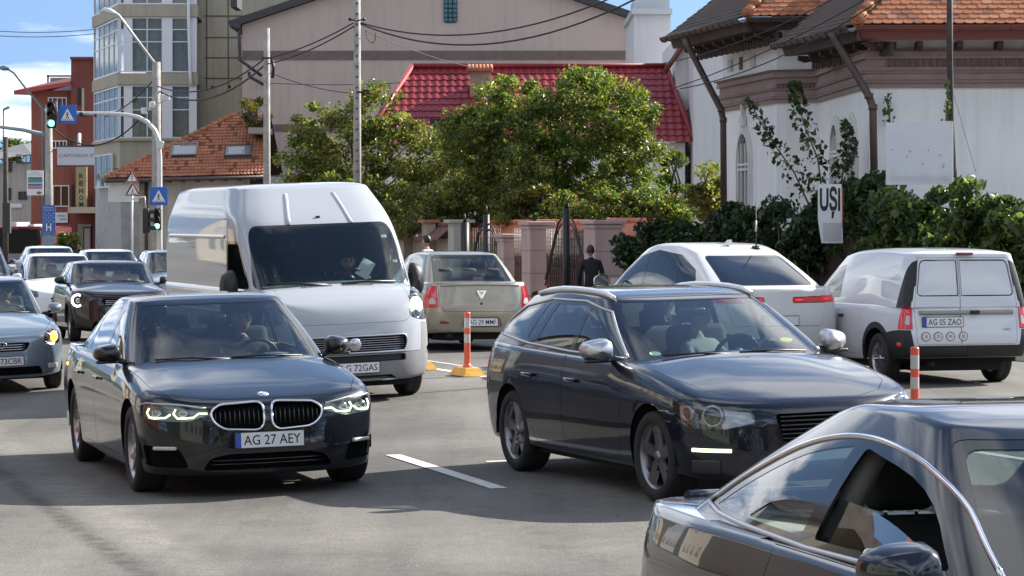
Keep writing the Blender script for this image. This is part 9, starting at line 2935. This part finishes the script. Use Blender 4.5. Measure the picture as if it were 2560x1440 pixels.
C12=place(hatch('hatchback_car','white car whose roof shows above the small dark rounded hatchback',W1,H=1.48)[0],205,778,15,(0,-0.80))
NB=paint_mat('navy_far',(0.03,0.05,0.10),0.4,0.3,dust=0.1)
C13=place(hatch('hatchback_car','dark blue car cut by the left edge beside the white hatchback',NB,H=1.5)[0],45,795,15,(0,0.82))
C14=place(hatch('hatchback_car','dark blue car farther back at the left edge under the bus',NB,H=1.55)[0],30,745,15,(0,0.82))
GBP=paint_mat('pale_blue_far',(0.22,0.27,0.33),0.4,0.3,dust=0.1)
C15=place(hatch('hatchback_car','pale blue car peeping out left of the delivery van',GBP,H=1.5)[0],365,790,15,(0,-0.82))
bus()
# --- people
def cloth(n,c):return mat(n,c,0.85,var=0.15,vscale=9,bump=0.15)
def rider(car,label,x,y,z,pose,shirt,scale=1.0,yaw=0.0,skin=None,hair=HAIRD):
 bpy.context.view_layer.update()
 o=person(label,(0,0,0),0,pose,shirt,cloth('trousers_dark',(0.03,0.03,0.04)),hair,None,scale,skin)
 o.matrix_world=car.matrix_world@Matrix.Translation((x,y,z))@Matrix.Rotation(yaw,4,'Z')
 return o
rider(C1,'driver in a dark top leaning to the wheel of the black saloon car',-1.74,0.36,0.42,'drive',cloth('top_charcoal',(0.04,0.038,0.036)))
rider(C1,'young passenger in an olive top in the front seat of the black saloon car',-1.80,-0.37,0.34,'seat',cloth('top_olive',(0.10,0.085,0.06)),0.88)
rider(C2,'driver with a pale collar at the wheel of the navy estate car',-1.68,0.37,0.43,'drive',cloth('shirt_pale',(0.22,0.24,0.25)),1.0,0.5)
rider(C3,'driver mostly hidden in the dark cabin of the foreground coupe',-1.72,0.37,0.36,'drive',cloth('top_charcoal',(0.04,0.038,0.036)),0.96)
vd=rider(C4,'bare armed driver of the delivery van reaching up and holding papers',-0.92,0.48,0.72,'reach',cloth('top_navy',(0.02,0.025,0.05)),1.0,-0.15)
rider(C9,'driver of the small dark rounded hatchback',-1.58,0.36,0.42,'drive',cloth('top_tan',(0.20,0.16,0.12)))
rider(C8,'driver of the grey blue hatchback at the left edge',-1.62,0.36,0.42,'drive',cloth('top_charcoal',(0.04,0.038,0.036)))
pp=empty('paper_sheet');tag(pp,'folded white papers held by the delivery van driver','paper')
b=MB();b.grid([[(-0.12+0.24*i/4,-0.08+0.16*j,0.012*math.sin(i*1.2))for i in range(5)]for j in range(2)],0,True);b.grid([[(-0.12+0.24*i/4,-0.08+0.16*j,0.012*math.sin(i*1.2)+0.004)for i in range(5)]for j in range(2)],0,True);b.build('sheet',[mat('paper_white',(0.78,0.79,0.80),0.8)],pp)
pp.matrix_world=C4 .matrix_world@Matrix.Translation((-0.44,0.54,1.46))@Matrix.Rotation(R_(62),4,'Y')@Matrix.Rotation(R_(-35),4,'Z')
def walker_at(label,px,py_head,D,h,rz,pose,shirt,tr,hair=HAIRD,skin=None):
 q=at(px,py_head,D);z=q.z-h
 return person(label,(q.x,D,z),rz,pose,shirt,tr,hair,'people on the right pavement',h/1.77,skin)
walker_at('person in a black jacket seen from behind by the stout pink pillar',1479,613,54,1.62,R_(95),'stand_bowed',cloth('jacket_black',(0.010,0.010,0.012)),cloth('trousers_dark',(0.03,0.03,0.04)))
walker_at('person in a pale pink shirt walking past the tan wall',1070,588,58,1.70,R_(150),'stand',cloth('shirt_pink',(0.60,0.42,0.40)),cloth('trousers_dark',(0.03,0.03,0.04)))
walker_at('person in dark clothes in front of the orange building door',197,607,118,1.62,R_(-60),'stand',cloth('coat_dark',(0.05,0.06,0.08)),cloth('trousers_dark',(0.03,0.03,0.04)))
